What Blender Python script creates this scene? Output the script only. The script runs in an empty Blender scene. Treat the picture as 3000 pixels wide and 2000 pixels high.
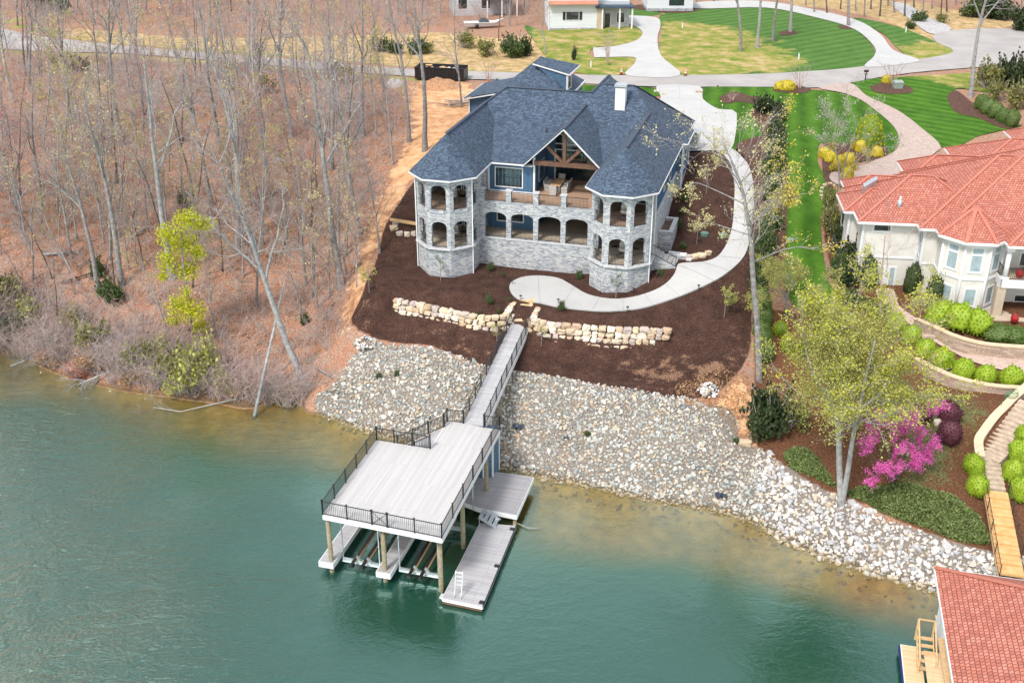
import bpy, bmesh, math, random
import numpy as np
from mathutils import Vector, Matrix, geometry, noise as mnoise
R=math.radians
C=bpy.context.scene
# ---------------------------------------------------------------- camera, sky, sun, exposure
F=2500.0; TH=R(25.7); CX=1176.0; CY=784.0; H=44.0      # photo measured on a 2352 x 1568 grid
cd=bpy.data.cameras.new('camera'); cam=bpy.data.objects.new('camera',cd); C.collection.objects.link(cam)
cam.location=(0,0,H); cam.rotation_euler=(R(90)-TH,0,0)
cd.sensor_width=36; cd.lens=36*F/2352; cd.clip_start=0.5; cd.clip_end=6000
C.camera=cam
SUN_EL=52; SUN_AZ=215      # azimuth the light comes from, clockwise from +Y
w=bpy.data.worlds.new('World'); C.world=w; w.use_nodes=True
nt=w.node_tree; bg=nt.nodes['Background']
sky=nt.nodes.new('ShaderNodeTexSky'); sky.sky_type='NISHITA'; sky.sun_disc=False
sky.sun_elevation=R(SUN_EL); sky.sun_rotation=R(SUN_AZ); sky.air_density=1.0; sky.dust_density=4.0; sky.ozone_density=1.0
# thin bright cloud over the blue sky
_tc=nt.nodes.new('ShaderNodeTexCoord'); _cn=nt.nodes.new('ShaderNodeTexNoise'); _cn.inputs['Scale'].default_value=2.6; _cn.inputs['Detail'].default_value=6; nt.links.new(_tc.outputs['Generated'],_cn.inputs['Vector'])
_cr=nt.nodes.new('ShaderNodeValToRGB'); _cr.color_ramp.elements[0].position=.38; _cr.color_ramp.elements[0].color=(.35,.35,.35,1); _cr.color_ramp.elements[1].position=.62; _cr.color_ramp.elements[1].color=(.95,.95,.95,1); nt.links.new(_cn.outputs['Fac'],_cr.inputs[0])
_cm=nt.nodes.new('ShaderNodeMix'); _cm.data_type='RGBA'; nt.links.new(_cr.outputs[0],_cm.inputs['Factor']); nt.links.new(sky.outputs[0],_cm.inputs['A']); _cm.inputs['B'].default_value=(6.6,6.8,7.0,1)
nt.links.new(_cm.outputs['Result'],bg.inputs[0]); bg.inputs[1].default_value=0.13
sl=bpy.data.lights.new('sun','SUN'); sun=bpy.data.objects.new('sun',sl); C.collection.objects.link(sun)
sl.energy=2.3; sl.angle=R(11); sl.color=(1,0.95,0.88)
_d=Vector((math.sin(R(SUN_AZ))*math.cos(R(SUN_EL)),math.cos(R(SUN_AZ))*math.cos(R(SUN_EL)),math.sin(R(SUN_EL))))
sun.rotation_euler=_d.to_track_quat('Z','Y').to_euler(); sun.location=(-60,-60,120)
C.view_settings.view_transform='Standard'; C.view_settings.look='None'
C.view_settings.exposure=0.72; C.view_settings.gamma=1
C.cycles.max_bounces=6; C.cycles.transparent_max_bounces=12; C.cycles.diffuse_bounces=3; C.cycles.glossy_bounces=3
rnd=random.Random(7)
# ---------------------------------------------------------------- photo pixel -> world
def ray(x,y):
    a=(x-CX)/F; b=(y-CY)/F
    return (a, math.cos(TH)-b*math.sin(TH), -math.sin(TH)-b*math.cos(TH))
def P(x,y,z):
    r=ray(x,y); t=(z-H)/r[2]; return (r[0]*t,r[1]*t,z)
def depth_px(p):    # photo pixels per metre at a point
    return F/(p[1]*math.cos(TH)-(p[2]-H)*math.sin(TH))
def at_y(x,y,Y):    # point of the pixel ray at world distance Y
    r=ray(x,y); t=Y/r[1]; return (r[0]*t,Y,H+r[2]*t)
AL=R(15.5); HU=(math.cos(AL),-math.sin(AL)); HV=(math.sin(AL),math.cos(AL)); HO=(-2.75,95.4)
def HW(u,v,z=0): return (HO[0]+u*HU[0]+v*HV[0],HO[1]+u*HU[1]+v*HV[1],z)
# ---------------------------------------------------------------- terrain height
SHORE=[(-260,740),(-120,775),(0,812),(60,826),(130,858),(200,880),(300,902),(420,918),(500,928),(590,938),(700,935),(730,950),(800,975),(880,1000),(960,1020),(1060,1045),(1150,1072),(1225,1092),(1290,1105),(1400,1128),(1500,1150),(1600,1166),(1680,1182),(1760,1215),(1820,1248),(1900,1280),(1980,1310),(2060,1335),(2150,1362),(2250,1400),(2352,1440),(2500,1500)]
cp=[P(x,y,0) for x,y in SHORE]
def A(z,*pts):
    for x,y in pts: cp.append(P(x,y,z))
A(-.7,(750,1008),(700,985),(870,1060),(1300,1165),(1500,1205),(1620,1215),(1000,1085))
A(-.9,(0,880),(350,965),(600,1010)); A(-1.6,(0,960),(350,1030),(600,1080),(780,1120),(1000,1170),(1250,1290),(1480,1330),(1640,1350),(1800,1400),(2000,1460),(2150,1500))
A(-4,(0,1050),(400,1180),(750,1230),(1150,1400),(1500,1450),(1800,1530),(2050,1620))
A(-7,(0,1400),(600,1500),(1176,1620),(1800,1800),(-300,1300),(2600,1900))
for X in (-60,-20,20,60): cp.append((X,20,-9))
A(4.2,(840,770),(1000,797)); A(4.0,(1110,832),(1180,848),(1300,862),(1500,900)); A(3.4,(1600,912),(1690,940)); A(2.2,(760,850),(1400,1000),(1250,960),(1600,1030))
A(6.0,(903,683),(980,698),(1060,712),(1140,715),(1245,733),(1330,742),(1430,752)); A(5.6,(1535,765))
A(4.9,(898,730)); A(4.6,(985,757),(1060,775),(1140,790)); A(4.5,(1240,797),(1340,805),(1430,808)); A(4.8,(1545,792))
A(6.15,(1205,690),(1180,640),(1300,700),(1250,650)); A(5.2,(1190,744))
A(6.4,(1450,705),(860,690)); A(7.0,(1560,670)); A(6.6,(1640,690)); A(5.6,(1640,760)); A(4.6,(1660,850))
A(8.0,(1556,616)); A(8.5,(1690,575)); A(9.8,(1712,500)); A(11.1,(1712,430)); A(12.3,(1690,365)); A(12.5,(1600,350))
A(10.75,(1561,440)); A(8.1,(1536,573)); A(10.4,(1605,470)); A(11.2,(1650,420)); A(8.8,(1640,540)); A(8.3,(1650,590))
for u,v,z in [(0,-.3,6.3),(5,-.3,6.15),(10,-.3,6.3),(12.4,-4.5,6.35),(14.8,-4.5,6.6),(16.3,-2.7,7.2),(-5.6,-2.6,6.4),(-3.8,-4.4,6.2),(-1.7,-4.4,6.2),(0,2,6.3),(5,3,6.3),(11,2,6.4),(0,7,6.8),(6,8,7),(12,8,7.2),(14,4,7.2),(0,13,9.5),(7,14,9.5),(13,14,9.8),(-6,6,9),(-6.5,1,7.4),(-7,12,11),(0,18,11.8),(8,20,12),(14,20,12),(-4,26,12.3),(4,30,12.4),(-10,24,12.3),(-9.5,17,11.9),(17,22,12.2)]:
    cp.append(HW(u,v,z))
A(7.2,(885,560)); A(6.6,(850,640)); A(5.8,(830,700)); A(9.2,(925,450)); A(10.8,(950,370)); A(12,(985,300)); A(12.4,(1020,240))
A(2.6,(770,840)); A(1.6,(725,900))
for X in (-60,-48,-36,-26,-17): 
    s=0 if X<-20 else 1
    cp+= [(X,89,2.4),(X,96,4.9),(X,105,7.6),(X,118,10.4),(X,132,12.2)]
for X in (-120,-90): cp+=[(X,96,2),(X,110,6),(X,132,12.2)]
A(12.5,(-150,70),(0,85),(200,115),(400,130),(700,155),(1000,180),(1300,185),(1560,195),(1750,185),(2000,170),(2150,140),(2300,90),(2352,140))
A(13.2,(0,0),(400,0),(800,0),(1176,0),(1600,0),(2000,0),(2352,0),(1300,60),(1700,60),(2100,60)); A(12.6,(1500,250),(1600,250),(1640,200))
A(12.2,(1750,240)); A(11.8,(1800,310)); A(10.9,(1830,400)); A(9.4,(1850,500)); A(8.1,(1860,590)); A(6.8,(1850,680))
A(8.0,(1760,600)); A(11.5,(1720,330)); A(10,(1760,450)); A(5.6,(1750,745)); A(5.3,(1830,760)); A(3.6,(1745,880)); A(2.5,(1705,975)); A(3.0,(1800,960)); A(1.9,(1730,1035)); A(4.4,(1800,830))
A(1.8,(1900,1128)); A(1.5,(1990,1155),(2100,1212)); A(1.4,(2270,1268)); A(2.4,(2100,1150)); A(1.7,(2230,1190)); A(3.6,(2000,1000),(2150,1020)); A(4.2,(2200,940),(1990,900),(2120,850)); A(2.9,(2220,1080)); A(1.9,(2290,1130)); A(.9,(2312,1240)); A(3.05,(2268,1042)); A(4.3,(2325,975)); A(5.5,(2372,918)); A(1.2,(2300,1180))
A(5.0,(2060,760),(2140,815),(2230,850),(2350,860),(2100,760)); A(5.1,(2200,800),(2350,828)); A(4.3,(2110,845),(2200,885),(2352,915)); A(4.9,(2410,960))
A(6.2,(2150,722),(2230,713),(2352,750),(2200,750),(2400,750)); A(6.4,(2030,690),(1960,700)); A(6.8,(1960,620)); A(7.4,(1920,560))
A(9.4,(1935,450)); A(9.9,(2010,385),(2060,365)); A(10.8,(2110,320)); A(11.4,(2050,250)); A(12.2,(1960,205)); A(11.4,(2250,290)); A(12,(2300,220)); A(11.6,(2352,280)); A(12.4,(2200,200))
for X in (36,44,54): cp+=[(X,90,7),(X,100,8.5),(X,112,10)]
for X in (66,85): cp+=[(X,78,4.5),(X,90,7.5),(X,110,10.5),(X,135,12.2)]
cp+=[(45,64,1.5),(60,70,2.2),(38,53,0),(60,52,-.5),(85,55,-1),(45,44,-2.5),(60,35,-5)]
cp=np.array(cp,float); _n=len(cp)
def _k(d2): return 0.5*d2*np.log(d2+1e-9)
_D=((cp[:,None,:2]-cp[None,:,:2])**2).sum(-1)
_M=np.zeros((_n+3,_n+3)); _M[:_n,:_n]=_k(_D)+np.eye(_n)*.25; _M[:_n,_n]=1; _M[:_n,_n+1:]=cp[:,:2]; _M[_n:,:_n]=_M[:_n,_n:].T
_w=np.linalg.solve(_M,np.concatenate([cp[:,2],[0,0,0]]))
def T(x,y):
    x=np.atleast_1d(np.asarray(x,float)); y=np.atleast_1d(np.asarray(y,float)); sh=x.shape
    x=x.ravel(); y=y.ravel(); out=np.empty(len(x))
    for i in range(0,len(x),20000):
        a=x[i:i+20000]; b=y[i:i+20000]
        d2=(a[:,None]-cp[None,:,0])**2+(b[:,None]-cp[None,:,1])**2
        out[i:i+20000]=_k(d2)@_w[:_n]+_w[_n]+_w[_n+1]*a+_w[_n+2]*b
    dx=np.maximum(np.abs(x)-88,0); dy=np.maximum(y-215,0)+np.maximum(25-y,0)
    d=np.clip(np.hypot(dx,dy)/40,0,1); d=d*d*(3-2*d)
    base=np.clip((y-90)*.3,-8,13.2)
    base=np.where(y>215,13.2,base)
    return (np.clip(out,-9,14.2)*(1-d)+base*d).reshape(sh)
def t1(x,y): return float(T(x,y)[0])
def G(px,py):   # pixel -> point of the terrain
    r=ray(px,py); ts=np.linspace(30,420,500); X=r[0]*ts; Y=r[1]*ts; Z=H+r[2]*ts
    f=Z-T(X,Y); k=int(np.argmax(f<0)) or 499
    a,b=ts[k-1],ts[k]; ts=np.linspace(a,b,40); X=r[0]*ts; Y=r[1]*ts; Z=H+r[2]*ts
    f=Z-T(X,Y); k=int(np.argmax(f<0)) or 39
    return (X[k],Y[k],t1(X[k],Y[k]))
def smooth(pts,n=6,closed=False):   # Catmull-Rom through 2D/3D points
    out=[]; m=len(pts); rng=m if closed else m-1
    for i in range(rng):
        p0=pts[(i-1)%m] if closed or i>0 else pts[0]; p1=pts[i]; p2=pts[(i+1)%m]; p3=pts[(i+2)%m] if closed or i<m-2 else pts[-1]
        for k in range(n):
            t=k/n
            out.append(tuple(.5*((2*b)+(c-a)*t+(2*a-5*b+4*c-d)*t*t+(-a+3*b-3*c+d)*t**3) for a,b,c,d in zip(p0,p1,p2,p3)))
    if not closed: out.append(tuple(pts[-1]))
    return out
# ---------------------------------------------------------------- mesh builder
class MB:
    def __init__(s): s.v=[]; s.f=[]; s.c=None; s.sm=[]
    def face(s,pts,smooth=False):
        n=len(s.v); s.v+= [tuple(p) for p in pts]; s.f.append(tuple(range(n,n+len(pts)))); s.sm.append(smooth)
    def add(s,vs,fs,smooth=False):
        n=len(s.v); s.v+= [tuple(p) for p in vs]
        for f in fs: s.f.append(tuple(i+n for i in f)); s.sm.append(smooth)
    def hexa(s,b,t):   # bottom quad, top quad (ccw)
        s.add(list(b)+list(t),[(3,2,1,0),(4,5,6,7),(0,1,5,4),(1,2,6,5),(2,3,7,6),(3,0,4,7)])
    def box(s,x0,x1,y0,y1,z0,z1):
        s.hexa([(x0,y0,z0),(x1,y0,z0),(x1,y1,z0),(x0,y1,z0)],[(x0,y0,z1),(x1,y0,z1),(x1,y1,z1),(x0,y1,z1)])
    def bar(s,p,q,w,h=None,up=(0,0,1)):   # box section between two points (w across, h along 'up')
        h=h or w; p=Vector(p); q=Vector(q); d=(q-p).normalized(); up=Vector(up)
        if abs(d.dot(up))>.98: up=Vector((0,1,0))
        a=d.cross(up).normalized()*w/2; b=a.cross(d).normalized()*h/2
        s.hexa([p-a-b,p+a-b,q+a-b,q-a-b],[p-a+b,p+a+b,q+a+b,q-a+b])
    def prism(s,poly,z0,z1,cap=True):
        n=len(poly); ar=sum(poly[i][0]*poly[(i+1)%n][1]-poly[(i+1)%n][0]*poly[i][1] for i in range(n))
        if ar<0: poly=poly[::-1]
        vs=[(p[0],p[1],z0) for p in poly]+[(p[0],p[1],z1) for p in poly]
        fs=[(i,(i+1)%n,n+(i+1)%n,n+i) for i in range(n)]
        if cap: fs+=[tuple(range(n-1,-1,-1)),tuple(range(n,2*n))]
        s.add(vs,fs)
    def tube(s,pts,rad,k=6,smooth=True,caps=True):
        pts=[Vector(p) for p in pts]; m=len(pts)
        if not isinstance(rad,(list,tuple)): rad=[rad]*m
        vs=[]; a=None
        for i,p in enumerate(pts):
            d=(pts[min(i+1,m-1)]-pts[max(i-1,0)]).normalized()
            if a is None:
                a=d.cross(Vector((0,0,1)) if abs(d.z)<.9 else Vector((1,0,0))).normalized()
            else: a=(a-d*a.dot(d)).normalized()
            b=d.cross(a)
            for j in range(k):
                t=2*math.pi*j/k; vs.append(p+(a*math.cos(t)+b*math.sin(t))*rad[i])
        fs=[(i*k+j,i*k+(j+1)%k,(i+1)*k+(j+1)%k,(i+1)*k+j) for i in range(m-1) for j in range(k)]
        if caps: fs+=[tuple(range(k-1,-1,-1)),tuple((m-1)*k+j for j in range(k))]
        s.add(vs,fs,smooth)
    def cyl(s,x,y,z0,z1,r,k=12,r2=None): s.tube([(x,y,z0),(x,y,z1)],[r,r if r2 is None else r2],k)
    def lathe(s,prof,x=0,y=0,k=16,smooth=True,sx=1,sy=1):
        vs=[(x+sx*r*math.cos(2*math.pi*j/k),y+sy*r*math.sin(2*math.pi*j/k),z) for r,z in prof for j in range(k)]; m=len(prof)
        fs=[(i*k+j,i*k+(j+1)%k,(i+1)*k+(j+1)%k,(i+1)*k+j) for i in range(m-1) for j in range(k)]+[tuple(range(k-1,-1,-1)),tuple((m-1)*k+j for j in range(k))]
        s.add(vs,fs,smooth)
    def build(s,name,mat,parent=None,loc=None,colors=None):
        me=bpy.data.meshes.new(name); me.from_pydata(s.v,[],s.f); me.validate(verbose=False)
        if len(me.polygons)==len(s.sm): me.polygons.foreach_set('use_smooth',s.sm)
        # uv in metres: across the face and up the slope
        nl=len(me.loops)
        if nl:
            uv=me.uv_layers.new(name='uv'); co=np.empty(len(me.vertices)*3); me.vertices.foreach_get('co',co); co=co.reshape(-1,3)
            vi=np.empty(nl,int); me.loops.foreach_get('vertex_index',vi)
            npol=len(me.polygons); nr=np.empty(npol*3); me.polygons.foreach_get('normal',nr); nr=nr.reshape(-1,3)
            tot=np.empty(npol,int); me.polygons.foreach_get('loop_total',tot); n=np.repeat(nr,tot,axis=0); p=co[vi]
            t=np.stack([-n[:,1],n[:,0],np.zeros(nl)],1); ln=np.linalg.norm(t,axis=1); flat=ln<.06
            t[~flat]/=ln[~flat][:,None]; t[flat]=(1,0,0); b=np.cross(n,t)
            u=(p*t).sum(1); v=(p*b).sum(1)
            uv.data.foreach_set('uv',np.stack([u,v],1).ravel())
        if colors is not None:
            ca=me.color_attributes.new('col','FLOAT_COLOR','POINT'); ca.data.foreach_set('color',np.asarray(colors,float).ravel())
        if mat: me.materials.append(mat)
        o=bpy.data.objects.new(name,me); C.collection.objects.link(o)
        if parent: o.parent=parent
        if loc: o.location=loc
        return o
def tag(o,label=None,cat=None,group=None,kind=None):
    if label: o['label']=label
    if cat: o['category']=cat
    if group: o['group']=group
    if kind: o['kind']=kind
    return o
def thing(name,label,cat,loc=(0,0,0),rz=0,group=None):
    o=bpy.data.objects.new(name,None); C.collection.objects.link(o); o.empty_display_size=.3
    o.location=loc; o.rotation_euler=(0,0,rz); return tag(o,label,cat,group)
def copy_tree(o,parent=None,loc=None,rz=None,sc=None,label=None,group=None,cat=None):
    c=o.copy(); C.collection.objects.link(c); c.parent=parent
    if loc is not None: c.location=loc
    if rz is not None: c.rotation_euler=(0,0,rz)
    if sc is not None: c.scale=(sc,sc,sc) if not isinstance(sc,tuple) else sc
    if label: c['label']=label
    if group: c['group']=group
    if cat: c['category']=cat
    for ch in o.children: copy_tree(ch,c)
    return c
# ---------------------------------------------------------------- materials
def newmat(name):
    m=bpy.data.materials.new(name); m.use_nodes=True; nt=m.node_tree; b=nt.nodes['Principled BSDF']
    return m,nt,b
def N(nt,t,**k):
    n=nt.nodes.new('ShaderNode'+t)
    for a,v in k.items():
        if a in n.inputs.keys(): n.inputs[a].default_value=v
        else: setattr(n,a,v)
    return n
def ramp(nt,fac,stops,interp='LINEAR'):
    r=nt.nodes.new('ShaderNodeValToRGB'); r.color_ramp.interpolation=interp; e=r.color_ramp.elements
    while len(e)<len(stops): e.new(.5)
    for q,(p,c) in zip(e,stops): q.position=p; q.color=tuple(c)+(1,)
    nt.links.new(fac,r.inputs[0]); return r.outputs[0]
def coord(nt,kind='pos'):
    if kind=='pos': return nt.nodes.new('ShaderNodeNewGeometry').outputs['Position']
    if kind=='uv': return nt.nodes.new('ShaderNodeUVMap').outputs[0]
    return nt.nodes.new('ShaderNodeTexCoord').outputs['Object']
def nz(nt,co,scale,detail=4,rough=.6,dist=0):
    n=N(nt,'TexNoise'); n.inputs['Scale'].default_value=scale; n.inputs['Detail'].default_value=detail; n.inputs['Roughness'].default_value=rough; n.inputs['Distortion'].default_value=dist
    nt.links.new(co,n.inputs['Vector']); return n.outputs['Fac']
def mix(nt,f,a,b,bt='MIX'):
    m=nt.nodes.new('ShaderNodeMix'); m.data_type='RGBA'; m.blend_type=bt
    for s,v in ((m.inputs['Factor'],f),(m.inputs['A'],a),(m.inputs['B'],b)):
        if hasattr(v,'links'): nt.links.new(v,s)
        elif isinstance(v,(int,float)): s.default_value=v if s.type=='VALUE' else (v,v,v,1)
        else: s.default_value=tuple(v)+(1,)
    return m.outputs['Result']
def mth(nt,op,a,b=0.0,clamp=False):
    m=nt.nodes.new('ShaderNodeMath'); m.operation=op; m.use_clamp=clamp
    for s,v in zip(m.inputs,(a,b)):
        if hasattr(v,'links'): nt.links.new(v,s)
        else: s.default_value=v
    return m.outputs[0]
def bump(nt,b,h,st=.5,dist=.02):
    n=nt.nodes.new('ShaderNodeBump'); n.inputs['Strength'].default_value=st; n.inputs['Distance'].default_value=dist
    nt.links.new(h,n.inputs['Height']); nt.links.new(n.outputs[0],b.inputs['Normal'])
def noisy(name,stops,scale=3,rough=.8,co='pos',bs=.4,bd=.02,detail=6,metal=0,bscale=None,scale2=None):
    m,nt,b=newmat(name); c=coord(nt,co); f=nz(nt,c,scale,detail)
    if scale2:
        f2=nz(nt,c,scale2,3); f=mth(nt,'ADD',mth(nt,'MULTIPLY',f,.6),mth(nt,'MULTIPLY',f2,.4))
    nt.links.new(ramp(nt,f,stops),b.inputs['Base Color']); b.inputs['Roughness'].default_value=rough; b.inputs['Metallic'].default_value=metal
    if bs: bump(nt,b,nz(nt,c,bscale or scale*4,4) ,bs,bd)
    return m
def flat(name,col,rough=.5,metal=0,var=.12,scale=2,spec=.5):
    m,nt,b=newmat(name); c=coord(nt,'obj'); f=nz(nt,c,scale,5)
    lo=tuple(x*(1-var) for x in col); hi=tuple(min(1,x*(1+var)) for x in col)
    nt.links.new(ramp(nt,f,[(.3,lo),(.7,hi)]),b.inputs['Base Color']); b.inputs['Roughness'].default_value=rough; b.inputs['Metallic'].default_value=metal
    b.inputs['Specular IOR Level'].default_value=spec
    return m
def bricky(name,c1,c2,mortar,bw,bh,ms=.01,rough=.8,noise_amt=.5,off=.5,bs=.6,bd=.02,cols=None,bias=0,sq=1,freq=2,rot=0):
    m,nt,b=newmat(name); uv=coord(nt,'uv')
    if rot:
        mp=N(nt,'Mapping'); mp.inputs['Rotation'].default_value=(0,0,rot); nt.links.new(uv,mp.inputs[0]); uv=mp.outputs[0]
    n=nt.nodes.new('ShaderNodeTexBrick'); nt.links.new(uv,n.inputs['Vector'])
    n.offset=off; n.squash=sq; n.squash_frequency=freq; n.inputs['Color1'].default_value=(0,0,0,1); n.inputs['Color2'].default_value=(1,1,1,1); n.inputs['Mortar'].default_value=(.5,.5,.5,1)
    n.inputs['Scale'].default_value=1; n.inputs['Mortar Size'].default_value=ms; n.inputs['Brick Width'].default_value=bw; n.inputs['Row Height'].default_value=bh; n.inputs['Bias'].default_value=bias; n.inputs['Mortar Smooth'].default_value=.2
    f=nz(nt,uv,9,5); base=mth(nt,'ADD',mth(nt,'MULTIPLY',N_sep(nt,n.outputs['Color']),1-noise_amt),mth(nt,'MULTIPLY',f,noise_amt))
    col=ramp(nt,base,cols or [(.15,c1),(.85,c2)])
    nt.links.new(mix(nt,n.outputs['Fac'],col,mortar),b.inputs['Base Color']); b.inputs['Roughness'].default_value=rough
    inv=mth(nt,'SUBTRACT',1,n.outputs['Fac']); bump(nt,b,mth(nt,'ADD',inv,mth(nt,'MULTIPLY',f,.5)),bs,bd)
    return m
def N_sep(nt,c):
    s=nt.nodes.new('ShaderNodeRGBToBW'); nt.links.new(c,s.inputs[0]); return s.outputs[0]
def boards(name,cols,bw,bl,gap=.006,rough=.6,rot=0,gapc=None,noise_amt=.45,bs=.5):
    return bricky(name,None,None,gapc or tuple(x*.35 for x in cols[0][1]),bl,bw,gap,rough,noise_amt,.37,bs,.01,cols=cols,rot=rot)
M={}
M['stone']=bricky('grey_ledge_stone',None,None,(.36,.39,.43),.36,.125,.010,.85,.45,.5,.8,.03,cols=[(.12,(.12,.14,.175)),(.32,(.27,.295,.34)),(.55,(.42,.435,.46)),(.82,(.60,.585,.55))],sq=.6,freq=3)
M['shingle']=bricky('slate_blue_shingle',None,None,(.012,.018,.03),.30,.15,.010,.9,.35,.5,.7,.02,cols=[(.15,(.030,.047,.076)),(.5,(.054,.085,.135)),(.85,(.092,.132,.192))],sq=.7,freq=2)
M['redtile']=bricky('red_clay_tile',None,None,(.13,.04,.035),.24,.25,.018,.8,.5,.5,.9,.03,cols=[(.15,(.32,.10,.07)),(.5,(.44,.145,.10)),(.9,(.54,.24,.18))])
M['tilecap']=noisy('red_ridge_tile',[(.3,(.38,.115,.08)),(.7,(.50,.18,.13))],5,.8,'obj')
M['ridgecap']=noisy('slate_ridge_cap',[(.3,(.02,.03,.05)),(.7,(.07,.09,.13))],6,.9,'obj')
M['blue']=flat('blue_siding',(.05,.12,.22),.6,var=.1)
M['blueshake']=bricky('blue_shake_siding',None,None,(.03,.06,.10),.22,.17,.008,.7,.3,.5,.5,.01,cols=[(.2,(.05,.105,.17)),(.8,(.075,.15,.24))])
M['white']=flat('white_trim',(.66,.67,.69),.5,var=.05)
M['cream']=noisy('cream_stucco',[(.3,(.56,.535,.50)),(.7,(.66,.64,.61))],1.2,.9,'obj',bs=.2)
M['glass']=flat('dark_window_glass',(.02,.035,.04),.04,var=.4,scale=.7,spec=1)
M['shade']=flat('window_shade',(.30,.38,.42),.3,var=.2)
M['black']=flat('black_powder_coated_metal',(.015,.015,.018),.4)
M['timber']=noisy('brown_stained_timber',[(.3,(.075,.035,.022)),(.7,(.16,.08,.05))],4,.7,'obj')
M['concrete']=noisy('pale_concrete',[(.3,(.36,.36,.36)),(.7,(.46,.46,.455))],.5,.85,'pos',bs=.1,scale2=6)
M['concrete_joint']=flat('concrete_joint',(.30,.30,.31),.9)
M['porchfloor']=boards('tan_deck_boards',[(.2,(.34,.22,.15)),(.8,(.46,.31,.22))],.14,4,.006)
M['porchconc']=noisy('tan_porch_concrete',[(.3,(.40,.33,.25)),(.7,(.50,.42,.33))],1,.8,'pos',bs=.1)
M['deckg']=boards('pale_grey_deck_boards',[(.2,(.41,.405,.405)),(.8,(.49,.48,.475))],.14,5,.009,rot=R(90),gapc=(.27,.27,.29))
M['deckg2']=boards('pale_grey_dock_boards',[(.2,(.33,.33,.35)),(.8,(.44,.435,.45))],.14,5,.012,rot=0,gapc=(.17,.17,.19))
M['deckw']=boards('pale_gangway_boards',[(.2,(.36,.36,.38)),(.8,(.48,.48,.49))],.14,5,.012,rot=0,gapc=(.2,.2,.22))
M['deckd']=boards('grey_landing_boards',[(.2,(.27,.27,.29)),(.8,(.36,.35,.37))],.14,5,.012,rot=0,gapc=(.12,.12,.13))
M['post']=noisy('weathered_piling',[(.3,(.16,.13,.08)),(.7,(.30,.26,.18))],5,.9,'obj')
M['lumber']=noisy('new_yellow_lumber',[(.3,(.46,.29,.14)),(.7,(.60,.41,.22))],6,.8,'obj')
M['orangewood']=boards('orange_deck_boards',[(.2,(.58,.32,.12)),(.8,(.72,.44,.20))],.14,4,.008,gapc=(.30,.15,.06))
M['galv']=flat('galvanised_steel',(.50,.54,.58),.35,.6)
M['alu']=flat('bright_aluminium',(.75,.76,.78),.3,.5)
M['boulder']=None
M['bark']=noisy('grey_bark',[(.3,(.13,.12,.12)),(.55,(.25,.235,.23)),(.75,(.38,.37,.36))],3,.95,'obj',bs=.8,bd=.03)
M['barkpale']=noisy('pale_bark',[(.3,(.17,.165,.165)),(.7,(.40,.39,.39))],3,.95,'obj',bs=.6)
M['barkdark']=noisy('dark_bark',[(.3,(.05,.04,.035)),(.7,(.14,.12,.10))],4,.95,'obj',bs=.8)
M['twig']=flat('twigs',(.33,.29,.285),.9)
M['twigpink']=flat('pinkish_twigs',(.40,.28,.25),.9)
M['twigdark']=flat('dark_twigs',(.14,.11,.095),.9)
def leafmat(name,lo,hi,trans=.3,scale=1.5):
    m,nt,b=newmat(name); c=coord(nt,'pos'); f=nz(nt,c,scale,3)
    rn=nt.nodes.new('ShaderNodeNewGeometry').outputs['Random Per Island']
    f=mth(nt,'ADD',mth(nt,'MULTIPLY',f,.5),mth(nt,'MULTIPLY',rn,.5))
    col=ramp(nt,f,[(.2,lo),(.8,hi)]); nt.links.new(col,b.inputs['Base Color']); b.inputs['Roughness'].default_value=.6
    t=nt.nodes.new('ShaderNodeBsdfTranslucent'); nt.links.new(col,t.inputs[0]); mx=nt.nodes.new('ShaderNodeMixShader'); mx.inputs[0].default_value=trans
    nt.links.new(b.outputs[0],mx.inputs[1]); nt.links.new(t.outputs[0],mx.inputs[2]); nt.links.new(mx.outputs[0],nt.nodes['Material Output'].inputs[0])
    return m
M['lf_lime']=leafmat('lime_leaves',(.30,.34,.01),(.62,.60,.02))
M['lf_spring']=leafmat('spring_leaves',(.25,.27,.06),(.52,.50,.15))
M['lf_yel']=leafmat('yellow_leaves',(.40,.34,.02),(.68,.56,.05))
M['lf_pale']=leafmat('pale_yellow_buds',(.42,.38,.16),(.66,.60,.30))
M['lf_green']=leafmat('green_leaves',(.035,.07,.018),(.13,.19,.05))
M['lf_dark']=leafmat('dark_evergreen_leaves',(.018,.035,.012),(.07,.10,.03))
M['lf_box']=leafmat('bright_boxwood_leaves',(.14,.26,.01),(.36,.50,.03))
M['lf_hedge']=leafmat('hedge_leaves',(.05,.11,.012),(.16,.27,.035))
M['lf_olive']=leafmat('olive_shrub_leaves',(.12,.125,.035),(.33,.33,.10))
M['lf_magenta']=leafmat('magenta_blossom',(.58,.05,.33),(.90,.25,.62))
M['lf_maroon']=leafmat('maroon_leaves',(.05,.012,.02),(.15,.04,.06))
M['lf_tan']=leafmat('dry_tan_leaves',(.30,.17,.08),(.52,.33,.17))
M['lf_pink']=leafmat('pink_red_buds',(.38,.15,.12),(.58,.28,.24))
M['lf_white']=leafmat('white_blossom',(.26,.31,.17),(.58,.62,.46))
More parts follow.
